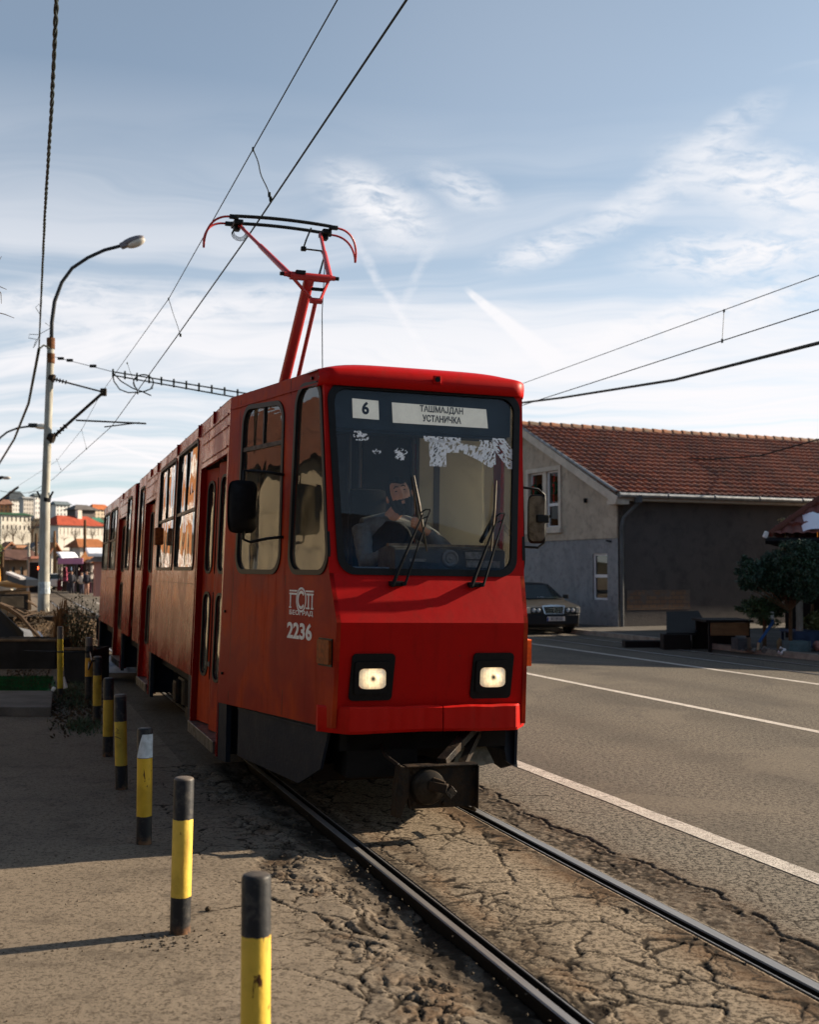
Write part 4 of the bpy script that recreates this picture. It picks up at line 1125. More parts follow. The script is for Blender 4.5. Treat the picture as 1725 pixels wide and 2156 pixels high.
def sheet(name, quads, z, m, grey=None, smooth=None, kind='structure'):
    vs = []; fs = []; gg = []; ss = []
    for q in quads:
        n = len(vs)
        for p in q: w_ = TW(p[0], p[1], 0); vs.append((w_.x, w_.y, z)); gg.append(q[0][2] if len(q[0]) > 2 else (grey or 0)); ss.append(smooth or 0)
        fs.append(tuple(range(n, n + len(q))))
    o = link_mesh(name, vs, fs, m)
    if grey is not None: fattr(o.data, 'grey', gg); fattr(o.data, 'smooth', ss)
    return tag(o, kind=kind)
# far terrain
link = link_mesh('ground', [(-2500, -600, -.25), (2500, -600, -.25), (2500, 3200, -.25), (-2500, 3200, -.25)], [(0, 1, 2, 3)], mat('soil', (.20, .165, .12), .95, var=.4, vscale=.2, world_pos=True)); tag(link, kind='structure')
XL, XR, YN, YF = -2.5, 1.30, -6.0, 3.2
sheet('pavement', [[(-60, -30), (XL, -30), (XL, 140), (-60, 140)], [(XL, -30), (-1.2, -30), (-1.2, YN), (XL, YN)], [(XL, YF), (-1.2, YF), (-1.2, 140), (XL, 140)]], 0, M_GR, 0.0, 0.0)
sheet('road', [[(1.75, -30), (12.1, -30), (12.1, 260), (1.75, 260)], [(-60, 140), (1.75, 140), (1.75, 260), (-60, 260)]], 0, M_GR, 1.0, 1.0)
sheet('road_shoulder', [[(XR, -30), (1.75, -30), (1.75, 140), (XR, 140)]], 0, M_GR, 1.0, 0.0)
# --- track bed: height field with real cracks, holes and crumbled edge
def _hash(ix, iy, k):
    h = (ix * 374761393 + iy * 668265263 + k * 2147483647) & 0xffffffff
    h = ((h ^ (h >> 13)) * 1274126177) & 0xffffffff
    return ((h ^ (h >> 16)) & 0xffff) / 65535.0
def vnoise(x, y, k=0):
    ix = np.floor(x).astype(np.int64); iy = np.floor(y).astype(np.int64); fx = x - ix; fy = y - iy
    fx = fx * fx * (3 - 2 * fx); fy = fy * fy * (3 - 2 * fy)
    a = _hash(ix, iy, k); b = _hash(ix + 1, iy, k); c = _hash(ix, iy + 1, k); d = _hash(ix + 1, iy + 1, k)
    return (a * (1 - fx) + b * fx) * (1 - fy) + (c * (1 - fx) + d * fx) * fy
def fbm(x, y, k=0, o=4):
    s = 0; a = .5
    for i in range(o): s = s + a * vnoise(x, y, k + i * 7); x = x * 2.03; y = y * 2.03; a *= .5
    return s / .94
def voro(x, y, k=0):
    ix = np.floor(x).astype(np.int64); iy = np.floor(y).astype(np.int64)
    f1 = np.full(x.shape, 9.0); f2 = f1.copy(); idv = np.zeros(x.shape)
    for i in (-1, 0, 1):
        for j in (-1, 0, 1):
            cx = ix + i; cy = iy + j; px = cx + _hash(cx, cy, k); py = cy + _hash(cx, cy, k + 5)
            d = np.hypot(px - x, py - y); hid = _hash(cx, cy, k + 9)
            new = d < f1; f2 = np.where(new, f1, np.minimum(f2, d)); idv = np.where(new, hid, idv); f1 = np.where(new, d, f1)
    return f1, f2, idv
def sst(x, a, b): t = np.clip((x - a) / (b - a), 0, 1); return t * t * (3 - 2 * t)
nx, ny = 400, 860
gx_ = np.linspace(XL, XR, nx); gy_ = np.linspace(YN, YF, ny)
X, Y = np.meshgrid(gx_, gy_)
wxp = (fbm(X * 3, Y * 3, 1) - .5) * .30 + (fbm(X * 14, Y * 14, 2) - .5) * .06; wyp = (fbm(X * 3, Y * 3, 3) - .5) * .30 + (fbm(X * 14, Y * 14, 4) - .5) * .06
Xw, Yw = X + wxp, Y + wyp
H = (fbm(X * 1.2, Y * 1.2, 30) - .5) * .012 + (fbm(X * 60, Y * 60, 31, 2) - .5) * .004
dirt_shading = np.zeros_like(H)
def crack(sc_x, sc_y, k, wdt, depth, mask, dk=1.0):
    global H, dirt_shading
    f1, f2, idv = voro(Xw * sc_x, Yw * sc_y, k)
    wv = wdt * (.35 + 1.3 * fbm(X * 2.2, Y * 2.2, k + 50))
    e = 1 - sst((f2 - f1), wv * .25, wv)
    mm = mask * sst(fbm(X * 1.7 + 9, Y * 1.7, k + 70), .30, .52)
    H = H - depth * e * mm + (idv - .5) * .005 * mask * sst(f2 - f1, 0, .3)
    dirt_shading = np.maximum(dirt_shading, np.clip(e * 2.4, 0, 1) * sst(mm, .03, .3) * dk)
bump_ = lambda c, w_: np.exp(-((X - c) / w_) ** 2)
inner = ((X > -.53) & (X < .44)) * 1.0
crack(2.7, 1.7, 18, .022, .007, inner * sst(fbm(X * 1.2 + 4, Y * 1.1, 330), .40, .56), 1.0)
m_in = inner * np.clip(.25 + .9 * bump_(-.28, .20) + .75 * bump_(.33, .16) + .9 * sst(-Y, 2.6, 4.2), 0, 1)
crack(1.6, .95, 11, .026, .010, inner * .98)
crack(3.6, 2.2, 12, .050, .010, m_in * sst(fbm(X * 1.1, Y * .9, 201), .34, .50))
crack(8.0, 5.5, 13, .10, .008, np.clip(1.0 * bump_(-.36, .15) + .8 * bump_(.36, .07), 0, 1) * inner * sst(fbm(X * 1.3, Y * 1.1, 202), .30, .46))
# crumbled strip outside the left rail
cw = .20 + .16 * fbm(Y * 1.1, Y * 0 + 3, 90); cc_ = -1.02 - .16 * fbm(Y * .8, Y * 0, 91) + .05
zone = np.exp(-((X - cc_) / (cw * .8)) ** 4) * sst(fbm(Y * .9 + 4, Y * 0, 92), .25, .5) * sst(fbm(X * 4, Y * 3, 203), .36, .52)
zone = np.clip(zone, 0, 1)
f1, f2, idv = voro(Xw * 9, Yw * 9, 21); g1, g2, gid = voro(Xw * 22, Yw * 22, 22)
hole = sst(fbm(X * 2.3 + 3, Y * 2.3, 93), .50, .66) * zone
lump = (sst(f2 - f1, 0, .20) * .022 * (.55 + .8 * idv)) * 1.0 + sst(g2 - g1, 0, .25) * .005 + (fbm(X * 70, Y * 70, 207, 2) - .5) * .008
H = H + zone * (lump - .028) * .8 - hole * .018
dirt_shading = np.maximum(dirt_shading, zone * (1 - sst(f2 - f1, .02, .16)) * .95); dirt_shading = np.maximum(dirt_shading, hole * .55)
left = (X < -.64) * 1.0
crack(1.9, 1.3, 14, .03, .010, left * np.clip(bump_(-1.15, .45), 0, 1))
crack(5.0, 3.4, 15, .055, .010, left * np.clip(bump_(-.98, .30) * 1.1, 0, 1))
sink = left * (1 - sst(-X, .76, 1.02 + .22 * (fbm(Y * 1.3, Y * 0, 95) - .5) + .12 * (fbm(X * 7, Y * 7, 195) - .5))); H -= sink * (.046 + .03 * (fbm(X * 6, Y * 6, 196) - .5) + .02 * (fbm(X * 24, Y * 24, 199) - .5)); dirt_shading = np.maximum(dirt_shading, sink * (.45 + .5 * sst(fbm(X * 9, Y * 5, 94), .35, .6)))  # dark tone in the sink: part dirt, part painted shadow of the rail
# sunken dirty strip outside the right rail with one long wandering crack
rt = (X > .60) * 1.0
cr = .90 + .22 * (fbm(Y * .9, Y * 0, 96) - .5) + .10 * (fbm(Y * 5, Y * 0, 97) - .5) + .05 * (fbm(X * 22, Y * 22, 197) - .5)
e = np.exp(-((X - cr) / (.005 + .012 * fbm(Y * 3.3, Y * 0, 198))) ** 2) * sst(fbm(Y * 2.6, Y * 0, 98), .28, .42)
H -= e * .014; dirt_shading = np.maximum(dirt_shading, e)
st_ = rt * (1 - sst(X, cr - .06, cr)) ; blot = sst(fbm(X * 7, Y * 3.5, 99), .34, .62)
H -= st_ * .010; dirt_shading = np.maximum(dirt_shading, st_ * np.clip(.38 + .62 * blot, 0, .96) * sst(fbm(X * 40, Y * 34, 341, 2), .22, .50)); H += st_ * (fbm(X * 30, Y * 26, 342, 3) - .5) * .012
crack(5, 3, 16, .07, .008, st_)
crack(2.4, 1.3, 17, .03, .006, rt * (X > cr) * .7, .8)
dirt_shading = np.maximum(dirt_shading, inner * .42 * np.exp(-((X + .34) / .16) ** 2) * sst(fbm(X * 2.2, Y * 1.5, 311), .40, .6))
# stains beside the inner rail edges
inr = inner * np.exp(-((X - .41) / .05) ** 2) * (.4 + .5 * fbm(X * 5, Y * 5, 88)); dirt_shading = np.maximum(dirt_shading, inr * .8)
inl = inner * np.exp(-((X + .50) / .035) ** 2) * .7; dirt_shading = np.maximum(dirt_shading, inl)
edge = np.minimum(np.minimum(sst(X, XL, XL + .25), sst(XR - X, 0, .12)), np.minimum(sst(Y, YN, YN + .3), sst(YF - Y, 0, .3)))
H = H * edge; H = np.where(((X > -.645) & (X < -.538)) | ((X > .452) & (X < .573)), -.13, H)
rust = np.clip(inner * (.75 * sst(X, .12, .40) * sst(fbm(X * 3.5, Y * 2.2, 301), .36, .56) + .5 * np.exp(-((X + .40) / .08) ** 2) * sst(fbm(X * 4, Y * 3, 302), .35, .55)) + st_ * .25 + .4 * rt * np.exp(-np.abs(X - cr) / .12) + .5 * zone * sst(fbm(X * 6, Y * 6, 303), .45, .6), 0, 1)
halo = np.clip(dirt_shading * 0, 0, 1)
grey = sst(X + .10 * (fbm(X * 3, Y * 3, 60) - .5), -.05, 1.2) * .85 + .15 * (X > -.6); grey = np.where(X > .62, np.maximum(grey, sst(X, cr - .3, cr + .1)), grey)
c18, s18 = math.cos(R(18.4)), math.sin(R(18.4))
co = np.stack([TO.x + X * c18 - Y * s18, TO.y + X * s18 + Y * c18, H], -1).reshape(-1, 3)
me = bpy.data.meshes.new('track_bed'); nv = nx * ny
far = np.array([list(TW(a, b, 0))[:2] + [z] for a, b, z in [(-1.2, YF, 0), (-.65, YF, 0), (-.65, 140, 0), (-1.2, 140, 0), (-.535, YF, 0), (.44, YF, 0), (.44, 140, 0), (-.535, 140, 0), (.59, YF, 0), (XR, YF, 0), (XR, 140, 0), (.59, 140, 0)]])
ii = (np.arange(ny - 1)[:, None] * nx + np.arange(nx - 1)[None, :]).ravel()
quads = np.stack([ii, ii + 1, ii + nx + 1, ii + nx], 1)
quads = np.concatenate([quads, np.arange(12).reshape(3, 4) + nv])
me.vertices.add(nv + 12); me.vertices.foreach_set('co', np.concatenate([co, far]).ravel())
me.loops.add(quads.size); me.loops.foreach_set('vertex_index', quads.ravel().astype(np.int32))
me.polygons.add(len(quads)); me.polygons.foreach_set('loop_start', np.arange(0, quads.size, 4, dtype=np.int32))
me.update(calc_edges=True); me.validate()
me.materials.append(M_GR)
ext = np.zeros(12); extg = np.array([.2] * 4 + [.5] * 4 + [.9] * 4)
fattr(me, 'grey', np.concatenate([grey.ravel(), extg])); fattr(me, 'trk', np.concatenate([(inner * (.55 + .35 * fbm(X * 2, Y * 2, 320))).ravel(), ext])); fattr(me, 'rust', np.concatenate([rust.ravel(), ext])); fattr(me, 'dirt_shading', np.concatenate([np.clip(dirt_shading, 0, 1).ravel(), ext + .3])); fattr(me, 'smooth', np.concatenate([np.zeros(nv), ext]))
me.shade_smooth()
o = bpy.data.objects.new('track_bed', me); COL.objects.link(o); tag(o, kind='structure')
# loose grit and broken asphalt crumbs
rs = np.random.RandomState(5); b = MB()
def stone(c, r, b=b):
    bm = bmesh.new(); bmesh.ops.create_icosphere(bm, subdivisions=1, radius=1)
    sxyz = rs.uniform(.6, 1.2, 3) * r
    b.add([Vector((v.co.x * sxyz[0], v.co.y * sxyz[1], v.co.z * sxyz[2] * .7)) * (1 + rs.uniform(-.2, .2)) + c for v in bm.verts], [tuple(v.index for v in f.verts) for f in bm.faces]); bm.free()
for i in range(700):
    yy = rs.uniform(-5, 2.6); xx = -.95 + rs.normal(0, .16) if rs.rand() < .72 else rs.uniform(-2.4, -.7)
    stone(TW(xx, yy, 0) + Vector((0, 0, -.004)), rs.uniform(.003, .012))
for i in range(160): stone(Vector((rs.uniform(-2.6, -.2), rs.uniform(4.3, 7.6), .002)), rs.uniform(.003, .008))
for i in range(70): stone(Vector((-1.14 + rs.normal(0, .12), 5.74 + rs.normal(0, .09), .002)), rs.uniform(.004, .011))
o = b.build('grit', mat('grit', (.09, .07, .05), .9, var=.4, vscale=30), fix=False); tag(o, 'small crumbs of broken asphalt lying beside the left rail and bollards', 'grit', kind='stuff')
for (px, py, r_, lb) in [(438, 1918, .022, 'dark pebble on the sunlit pavement left of the near bollards'), (548, 2192 - 90, .020, 'dark pebble near the bottom bollard on the sandy pavement')]:
    b = MB(); stone(GZ(px if px != 548 else 555, py if px != 548 else 2090) + Vector((0, 0, .012)), r_, b); o = b.build('pebble', mat('pebble', (.06, .045, .03), .9), fix=False); tag(o, lb, 'pebble')
# rails
def rail_mat():
    m = bpy.data.materials.new('rail_steel'); m.use_nodes = True; g = NG(m.node_tree); p = m.node_tree.nodes['Principled BSDF']
    v = g.n('ShaderNodeTexCoord').outputs['Object']; geo = g.n('ShaderNodeNewGeometry'); nz = g.sep(geo.outputs['Normal'])[2]
    pz = g.sep(geo.outputs['Position'])[2]
    top = g.m('MULTIPLY', g.mr(nz, .45, .9), g.mr(pz, -.012, .0))
    st = g.noise(g.mapp(v, (160, 1.2, 1)), 1.0, 4, .6)
    rust = g.mix(g.noise(v, 30, 5), (.014, .010, .007), (.006, .005, .004))
    g.lk(g.mix(top, rust, g.mix(g.mr(st, .35, .65), (.30, .285, .27), (.19, .182, .175))), p.inputs['Base Color'])
    g.lk(g.mr(top, 0, 1, .05, .5), p.inputs['Specular IOR Level']); g.lk(g.mr(top, 0, 1, 0, .45), p.inputs['Metallic']); g.lk(g.mr(top, 0, 1, .8, .36), p.inputs['Roughness'])
    return m
M_RAIL = rail_mat()
def rail(x0, sg, y0, y1, dy=0, label=None, grp=None, name='rail', wd=(.030, -.024, -.062), rise=.010):
    """grooved tram rail, wide head on the outer side"""
    o_, i_, g_ = wd; top_ = rise
    prof = [(o_, -.16), (o_, top_ - .014), (o_ - .004, top_ - .004), (o_ - .012, top_), (i_ + .008, top_), (i_ + .002, top_ - .006), (i_, top_ - .046), (g_, top_ - .046), (g_ - .002, top_ - .010), (g_ - .005, top_ - .006), (g_ - .011, top_ - .006), (g_ - .015, top_ - .012), (g_ - .015, -.16)]
    vs = []; n = len(prof)
    for y in (y0, y1):
        for (a, z) in prof: vs.append((x0 + sg * a, y, z + dy))
    fs = [(i, (i + 1) % n, (i + 1) % n + n, i + n) for i in range(n)] + [tuple(range(n)), tuple(range(n, 2 * n))]
    b = MB(); b.add(vs, fs); o = b.build(name, M_RAIL); o.location = TO; o.rotation_euler = (0, 0, R(18.4)); tag(o, label, 'rail', grp)
    return o
rail(-.612, -1, -14, 60, rise=.010, label='left grooved steel rail in crumbling asphalt, nearest the bollards', grp='rails under the tram')
rail(.533, 1, -14, 60, wd=(.040, -.032, -.066), label='right grooved steel rail, shiny blue-grey head beside the dark oily strip', grp='rails under the tram')
rail(10.15, -1, -14, 120, .002, label='dim far tram rail just beyond the last white road line', grp='rails of the far track')
rail(11.25, 1, -14, 120, .002, label='dim far tram rail along the far kerb below the house', grp='rails of the far track')
# painted lines
def line_mat(name, wear):
    m = bpy.data.materials.new(name); m.use_nodes = True; g = NG(m.node_tree); p = m.node_tree.nodes['Principled BSDF']
    v = g.n('ShaderNodeNewGeometry').outputs['Position']
    k = g.m('MULTIPLY', g.mr(g.noise(v, 130, 3, .8), .60 - wear * .2, .54 - wear * .2), g.mr(g.noise(v, 9, 7, .7, .4), .72 - wear * .1, .55 - wear * .1))
    c = g.mix(g.mr(g.noise(v, 4, 6, .6), .3, .7), (.60, .55, .49), (.44, .40, .35)); g.lk(g.mix(k, (.12, .10, .085), c), p.inputs['Base Color']); p.inputs['Roughness'].default_value = .8
    b1 = g.n('ShaderNodeBump'); b1.inputs['Strength'].default_value = .4; b1.inputs['Distance'].default_value = .004; g.lk(g.noise(v, 130, 3, .8), b1.inputs['Height']); g.lk(b1.outputs[0], p.inputs['Normal'])
    return m
def wline(x, w_, y0, y1, m, jag=.006, name='road_marking'):
    N = 120; vs = []; fs = []
    for i in range(N + 1):
        t = (i / N) ** 1.6; y = y0 + (y1 - y0) * t
        for sg in (-1, 1):
            p = TW(x + sg * w_ / 2 + rs.normal(0, jag * .5), y, 0); vs.append((p.x, p.y, .004))
    for i in range(N): fs.append((2 * i, 2 * i + 1, 2 * i + 3, 2 * i + 2))
    o = link_mesh(name, vs, fs, m); tag(o, kind='structure')
wline(1.672, .15, -6, 60, line_mat('line_worn', .25)); wline(5.62, .125, -6, 90, line_mat('line_paint', .05), .003); wline(9.08, .12, -6, 110, MATS.get('x') or line_mat('line_paint2', .05), .003)
# far kerb and footpath
b = MB()
def strip(b, x0, x1, y0, y1, z0, z1):
    P = [TW(x0, y0, z0), TW(x1, y0, z0), TW(x1, y1, z0), TW(x0, y1, z0)]; Q = [p + Vector((0, 0, z1 - z0)) for p in P]
    b.add(P + Q, [(3, 2, 1, 0), (4, 5, 6, 7), (0, 1, 5, 4), (1, 2, 6, 5), (2, 3, 7, 6), (3, 0, 4, 7)])
strip(b, 12.1, 12.25, -30, 140, -.02, .12)
o = b.build('kerb', mat('kerb_stone', (.26, .23, .19), .85, var=.4, vscale=3)); tag(o, kind='structure')
b = MB(); strip(b, 12.25, 40, -30, 140, -.02, .10); o = b.build('footpath', mat('footpath', (.10, .09, .08), .9, var=.4, vscale=1.2, bump=.3)); tag(o, kind='structure')

# ================================================================== BOLLARDS
def boll_mat(name, z0, z1, ycol=(.60, .36, .02), seed=0.0, scuff=.0):
    m = bpy.data.materials.new(name); m.use_nodes = True; g = NG(m.node_tree); p = m.node_tree.nodes['Principled BSDF']
    v = g.mapp(g.n('ShaderNodeTexCoord').outputs['Object'], (1, 1, 1), (0, 0, 0), (0, 0, 0)); z = g.sep(v)[2]
    vv = g.mapp(v, (1, 1, 1), (0, 0, 0), (seed * 3.7, seed, seed * 1.3))
    drip = g.m('MULTIPLY', g.mr(g.noise(g.mapp(vv, (40, 40, 0.0)), 1, 2), .62, .80), .055)
    zz_ = g.m('ADD', z, g.m('MULTIPLY_ADD', g.noise(vv, 30, 3), .012, -.006))
    yel = g.m('MULTIPLY', g.mr(zz_, z0 - .001, z0 + .001), g.mr(g.m('ADD', zz_, drip), z1 + .001, z1 - .001))
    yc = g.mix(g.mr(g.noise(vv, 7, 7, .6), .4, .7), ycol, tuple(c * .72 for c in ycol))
    yc = g.mix(g.mr(g.noise(g.mapp(vv, (1, 1, .35)), 26, 5, .65, .4), .62, .67), yc, (.07, .028, .010))
    yc = g.mix(g.m('MULTIPLY', g.mr(g.noise(g.mapp(vv, (1, 1, .15)), 14, 4, .6), .58, .74), .6), yc, (.36, .16, .03))
    bc = g.mix(g.mr(g.noise(vv, 18, 8, .7, .3), .48, .68), (.018, .018, .020), (.055, .050, .045))
    bc = g.mix(g.mr(z, .73, .741), bc, (.12, .10, .085))
    bc = g.mix(g.m('MULTIPLY', g.mr(z, .06, .0), g.mr(g.noise(vv, 25, 4), .35, .6)), bc, (.16, .08, .04))
    g.lk(g.mix(yel, bc, yc), p.inputs['Base Color']); p.inputs['Roughness'].default_value = .5; p.inputs['Specular IOR Level'].default_value = .2
    bp = g.n('ShaderNodeBump'); bp.inputs['Strength'].default_value = .3; bp.inputs['Distance'].default_value = .006; g.lk(g.noise(vv, 40, 5, .6), bp.inputs['Height']); g.lk(bp.outputs[0], p.inputs['Normal'])
    return m
def bollard(px, py, Yd, h, lean, m, label, base=None, r=.049, sticker=False):
    """tube with a welded cap"""
    pos = base if base is not None else GZ(px, py); b = MB()
    b.lathe([(r + .001, -.02), (r, .0), (r, h - .012), (r - .004, h - .004), (r - .012, h), (0, h + .001)], 28)
    o = b.build('bollard', m, smooth=True, auto=45); o.location = pos; o.rotation_euler = (R(lean[0]), R(lean[1]), random.random() * 6)
    if abs(lean[0]) + abs(lean[1]) > 0 or sticker: o.rotation_euler.z = 0
    tag(o, label, 'bollard', 'black and yellow bollards along the pavement edge')
    if sticker:
        s_ = MB(); N = 12
        def P(u, v):
            a = R(-118 + 78 * u); rr = r + .0012; zb = .555 if True else 0
            zt__ = .705 - .0 * u; left = .34 * (v); lo_ = -152 + 55 * v; a = R(lo_ + (8 - lo_) * u); return Vector((rr * math.cos(a), rr * math.sin(a), .548 + (.150) * v))
        s_.grid(P, 14, 4); s_.build('sticker', mat('sticker_white', (.55, .62, .68), .6, var=.3, vscale=20), o, smooth=True)
    return o
b1p = W(540, 1845, 4.06)
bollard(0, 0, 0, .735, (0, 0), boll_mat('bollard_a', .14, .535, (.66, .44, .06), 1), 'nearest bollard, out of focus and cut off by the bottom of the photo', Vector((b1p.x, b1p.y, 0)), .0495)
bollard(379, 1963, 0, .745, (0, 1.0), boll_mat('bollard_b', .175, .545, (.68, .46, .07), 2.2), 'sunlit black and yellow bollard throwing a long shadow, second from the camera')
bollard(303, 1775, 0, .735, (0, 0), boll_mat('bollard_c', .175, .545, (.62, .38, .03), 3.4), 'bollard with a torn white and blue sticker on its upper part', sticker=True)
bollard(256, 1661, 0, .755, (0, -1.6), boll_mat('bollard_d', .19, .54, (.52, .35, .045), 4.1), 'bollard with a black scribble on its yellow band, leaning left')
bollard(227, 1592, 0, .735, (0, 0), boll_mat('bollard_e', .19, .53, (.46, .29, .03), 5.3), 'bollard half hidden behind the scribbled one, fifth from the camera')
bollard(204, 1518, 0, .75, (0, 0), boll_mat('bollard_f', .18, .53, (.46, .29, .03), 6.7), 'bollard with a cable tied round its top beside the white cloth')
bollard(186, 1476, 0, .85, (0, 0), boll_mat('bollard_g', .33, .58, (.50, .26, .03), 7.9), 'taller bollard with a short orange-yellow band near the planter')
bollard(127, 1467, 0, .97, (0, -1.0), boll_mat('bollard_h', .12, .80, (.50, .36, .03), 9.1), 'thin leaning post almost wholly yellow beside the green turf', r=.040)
b = MB(); p = GZ(204, 1518); q = GZ(186, 1476)
b.tube([p + Vector((.05, -.02, .72)), p + Vector((-.05, -.06, .70)), q + Vector((.03, -.06, .66)), q + Vector((-.2, -.05, .655)), q + Vector((-.9, .1, .66))], .010, 6); b.tube([p + Vector((-.05, -.06, .70)), p + Vector((-.09, -.06, .60)), q + Vector((.02, -.06, .53))], .010, 6)
o = b.build('cable', M_BLK); tag(o, 'black cable tied between two far bollards', 'cable')
# scribble on the fourth bollard is drawn as thin ink
b = MB(); p = GZ(256, 1661) + Vector((-.018, 0, 0))
for pts in [[(-.02, .49), (.00, .475), (-.025, .455), (.005, .45)], [(-.03, .425), (0, .415), (.02, .405)]]:
    b.tube([p + Vector((x * 1.0 + .00, -.0515, z)) for x, z in pts], .0022, 4)
o = b.build('scribble', M_INK); o.parent = None; bd_ = [x for x in COL.objects if x.name.startswith('bollard') and 'scribble on' in x.get('label', '')][0]
o.parent = bd_; o.matrix_parent_inverse = (Matrix.Translation(bd_.location) @ bd_.rotation_euler.to_matrix().to_4x4()).inverted()
# ================================================================== HOUSE ON THE RIGHT
HP = Vector((6.1, 35.0, 0)); LD = Vector((.906, .423, 0)).normalized(); GDr = Vector((-.423, .906, 0)).normalized()
def onpl(px, py, P0, d):
    """photo pixel -> (distance along d, height) on the vertical plane through P0"""
    r = ray(px, py); n = Vector((-d.y, d.x, 0)); t = (P0 - Vector((0, 0, CAMH))).dot(n) / r.dot(n); q = Vector((0, 0, CAMH)) + r * t
    return (q - P0).dot(d), q.z
def HPt(l, g_, z): return HP + LD * l + GDr * g_ + Vector((0, 0, z))
EZ = 4.12; RW = 5.15; RH = 2.42; LL = 20.0
def plaster(name, c1_, c2_, c3_, scale=.9, vert=False):
    m = bpy.data.materials.new(name); m.use_nodes = True; g = NG(m.node_tree); p = m.node_tree.nodes['Principled BSDF']
    v = g.n('ShaderNodeTexCoord').outputs['Object']
    a = g.mr(g.noise(g.mapp(v, (1, 1, .35) if vert else (1, 1, 1)), scale, 8, .65, .5), .35, .68); b_ = g.mr(g.noise(v, scale * 5, 7, .65, .4), .45, .75)
    c = g.mix(b_, g.mix(a, c1_, c2_), c3_); g.lk(c, p.inputs['Base Color']); p.inputs['Roughness'].default_value = .92
    bp = g.n('ShaderNodeBump'); bp.inputs['Strength'].default_value = .5; bp.inputs['Distance'].default_value = .02; g.lk(g.noise(v, 22, 6, .65), bp.inputs['Height']); g.lk(bp.outputs[0], p.inputs['Normal'])
    return m
M_PL1 = plaster('plaster_tan', (.40, .33, .255), (.30, .25, .195), (.20, .17, .135), .8)
M_PL2 = plaster('concrete_grey', (.23, .23, .235), (.165, .17, .18), (.11, .115, .125), 1.1, True)
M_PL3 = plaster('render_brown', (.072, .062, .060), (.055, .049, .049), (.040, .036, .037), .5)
M_TRIM = mat('trim_cream', (.50, .44, .37), .8, var=.2, vscale=3)
M_ZINC = mat('zinc', (.30, .31, .32), .4, metal=.6, var=.35, vscale=5)
M_WFR = mat('window_white', (.62, .60, .60), .5, var=.1)
M_PANE = mat('window_pane', (.05, .065, .075), .08, spec=.8, var=.4, vscale=2)
M_CURT = mat('curtain', (.26, .27, .28), .9, var=.3, vscale=8, stretch=(8, 8, .5))
house = thing('house', 'house with red tiled roof, grey and tan gable wall and long dark side wall', 'house', HP)
def hb_(v): return v - HP
# gable outline
g0, gz0 = onpl(1248, 1262, HP, GDr); 
def gq(x, y): return onpl(x, y, HP, GDr)
UW = [gq(1184, 991), gq(1113, 991), gq(1113, 1116), gq(1184, 1116)]; LWn = [gq(1279, 1166), gq(1249, 1166), gq(1249, 1262), gq(1279, 1262)]
def bx(c): xs = [q[0] for q in c]; zs = [q[1] for q in c]; return min(xs), max(xs), min(zs), max(zs)
uw = bx(UW); lw = bx(LWn); led = gq(1295, 1133)[1]
def GP(off=0.0): return lambda t, z, d: hb_(HPt(-off + d, t, z))
b = MB(); b.panel([(0, led), (2 * RW, led), (2 * RW, EZ - .1), (RW, EZ - .1 + RH * .97), (0, EZ - .1)], [rect(uw[0], uw[1], uw[2], uw[3])], GP(.03), .22); b.build('gable_wall', M_PL1, house)
b = MB(); b.panel([(0, -.05), (2 * RW, -.05), (2 * RW, led), (0, led)], [rect(lw[0], lw[1], lw[2], lw[3])], GP(0), .22); b.build('ground_floor_wall', M_PL2, house)
b = MB(); b.panel(rect(.02, LL, -.05, EZ), [], lambda l, z, d: hb_(HPt(l, d + .0, z)), .22); b.build('side_wall', M_PL3, house)
b = MB(); b.panel(rect(.0, LL, -.05, EZ + .05), [], lambda l, z, d: hb_(HPt(l, 2 * RW - d, z)), .2); b.panel(rect(0, 2 * RW, -.05, EZ + .05), [], lambda t, z, d: hb_(HPt(LL - d, t, z)), .2); b.build('rear_wall', M_PL1, house)
b = MB(); bl = onpl(1320, 1243, HP, LD); br = onpl(1453, 1282, HP, LD)
b.panel(rect(bl[0], br[0], br[1], bl[1]), [], lambda l, z, d: hb_(HPt(l, -.012 + d, z)), .02)
def brickm():
    m = bpy.data.materials.new('brick_patch'); m.use_nodes = True; g = NG(m.node_tree); p = m.node_tree.nodes['Principled BSDF']
    v = g.n('ShaderNodeTexCoord').outputs['Object']; bt = g.n('ShaderNodeTexBrick'); x, y, z = g.sep(v)
    g.lk(g.comb(x, z, 0), bt.inputs[0]); bt.inputs['Scale'].default_value = 2.0; bt.inputs['Color1'].default_value = (.12, .07, .045, 1); bt.inputs['Color2'].default_value = (.17, .10, .06, 1); bt.inputs['Mortar'].default_value = (.07, .06, .055, 1)
    g.lk(g.mix(g.mr(g.noise(v, 2.2, 5), .45, .6), bt.outputs[0], (.10, .082, .072)), p.inputs['Base Color']); p.inputs['Roughness'].default_value = .95; return m
b.build('bare_brick_patch', brickm(), house)
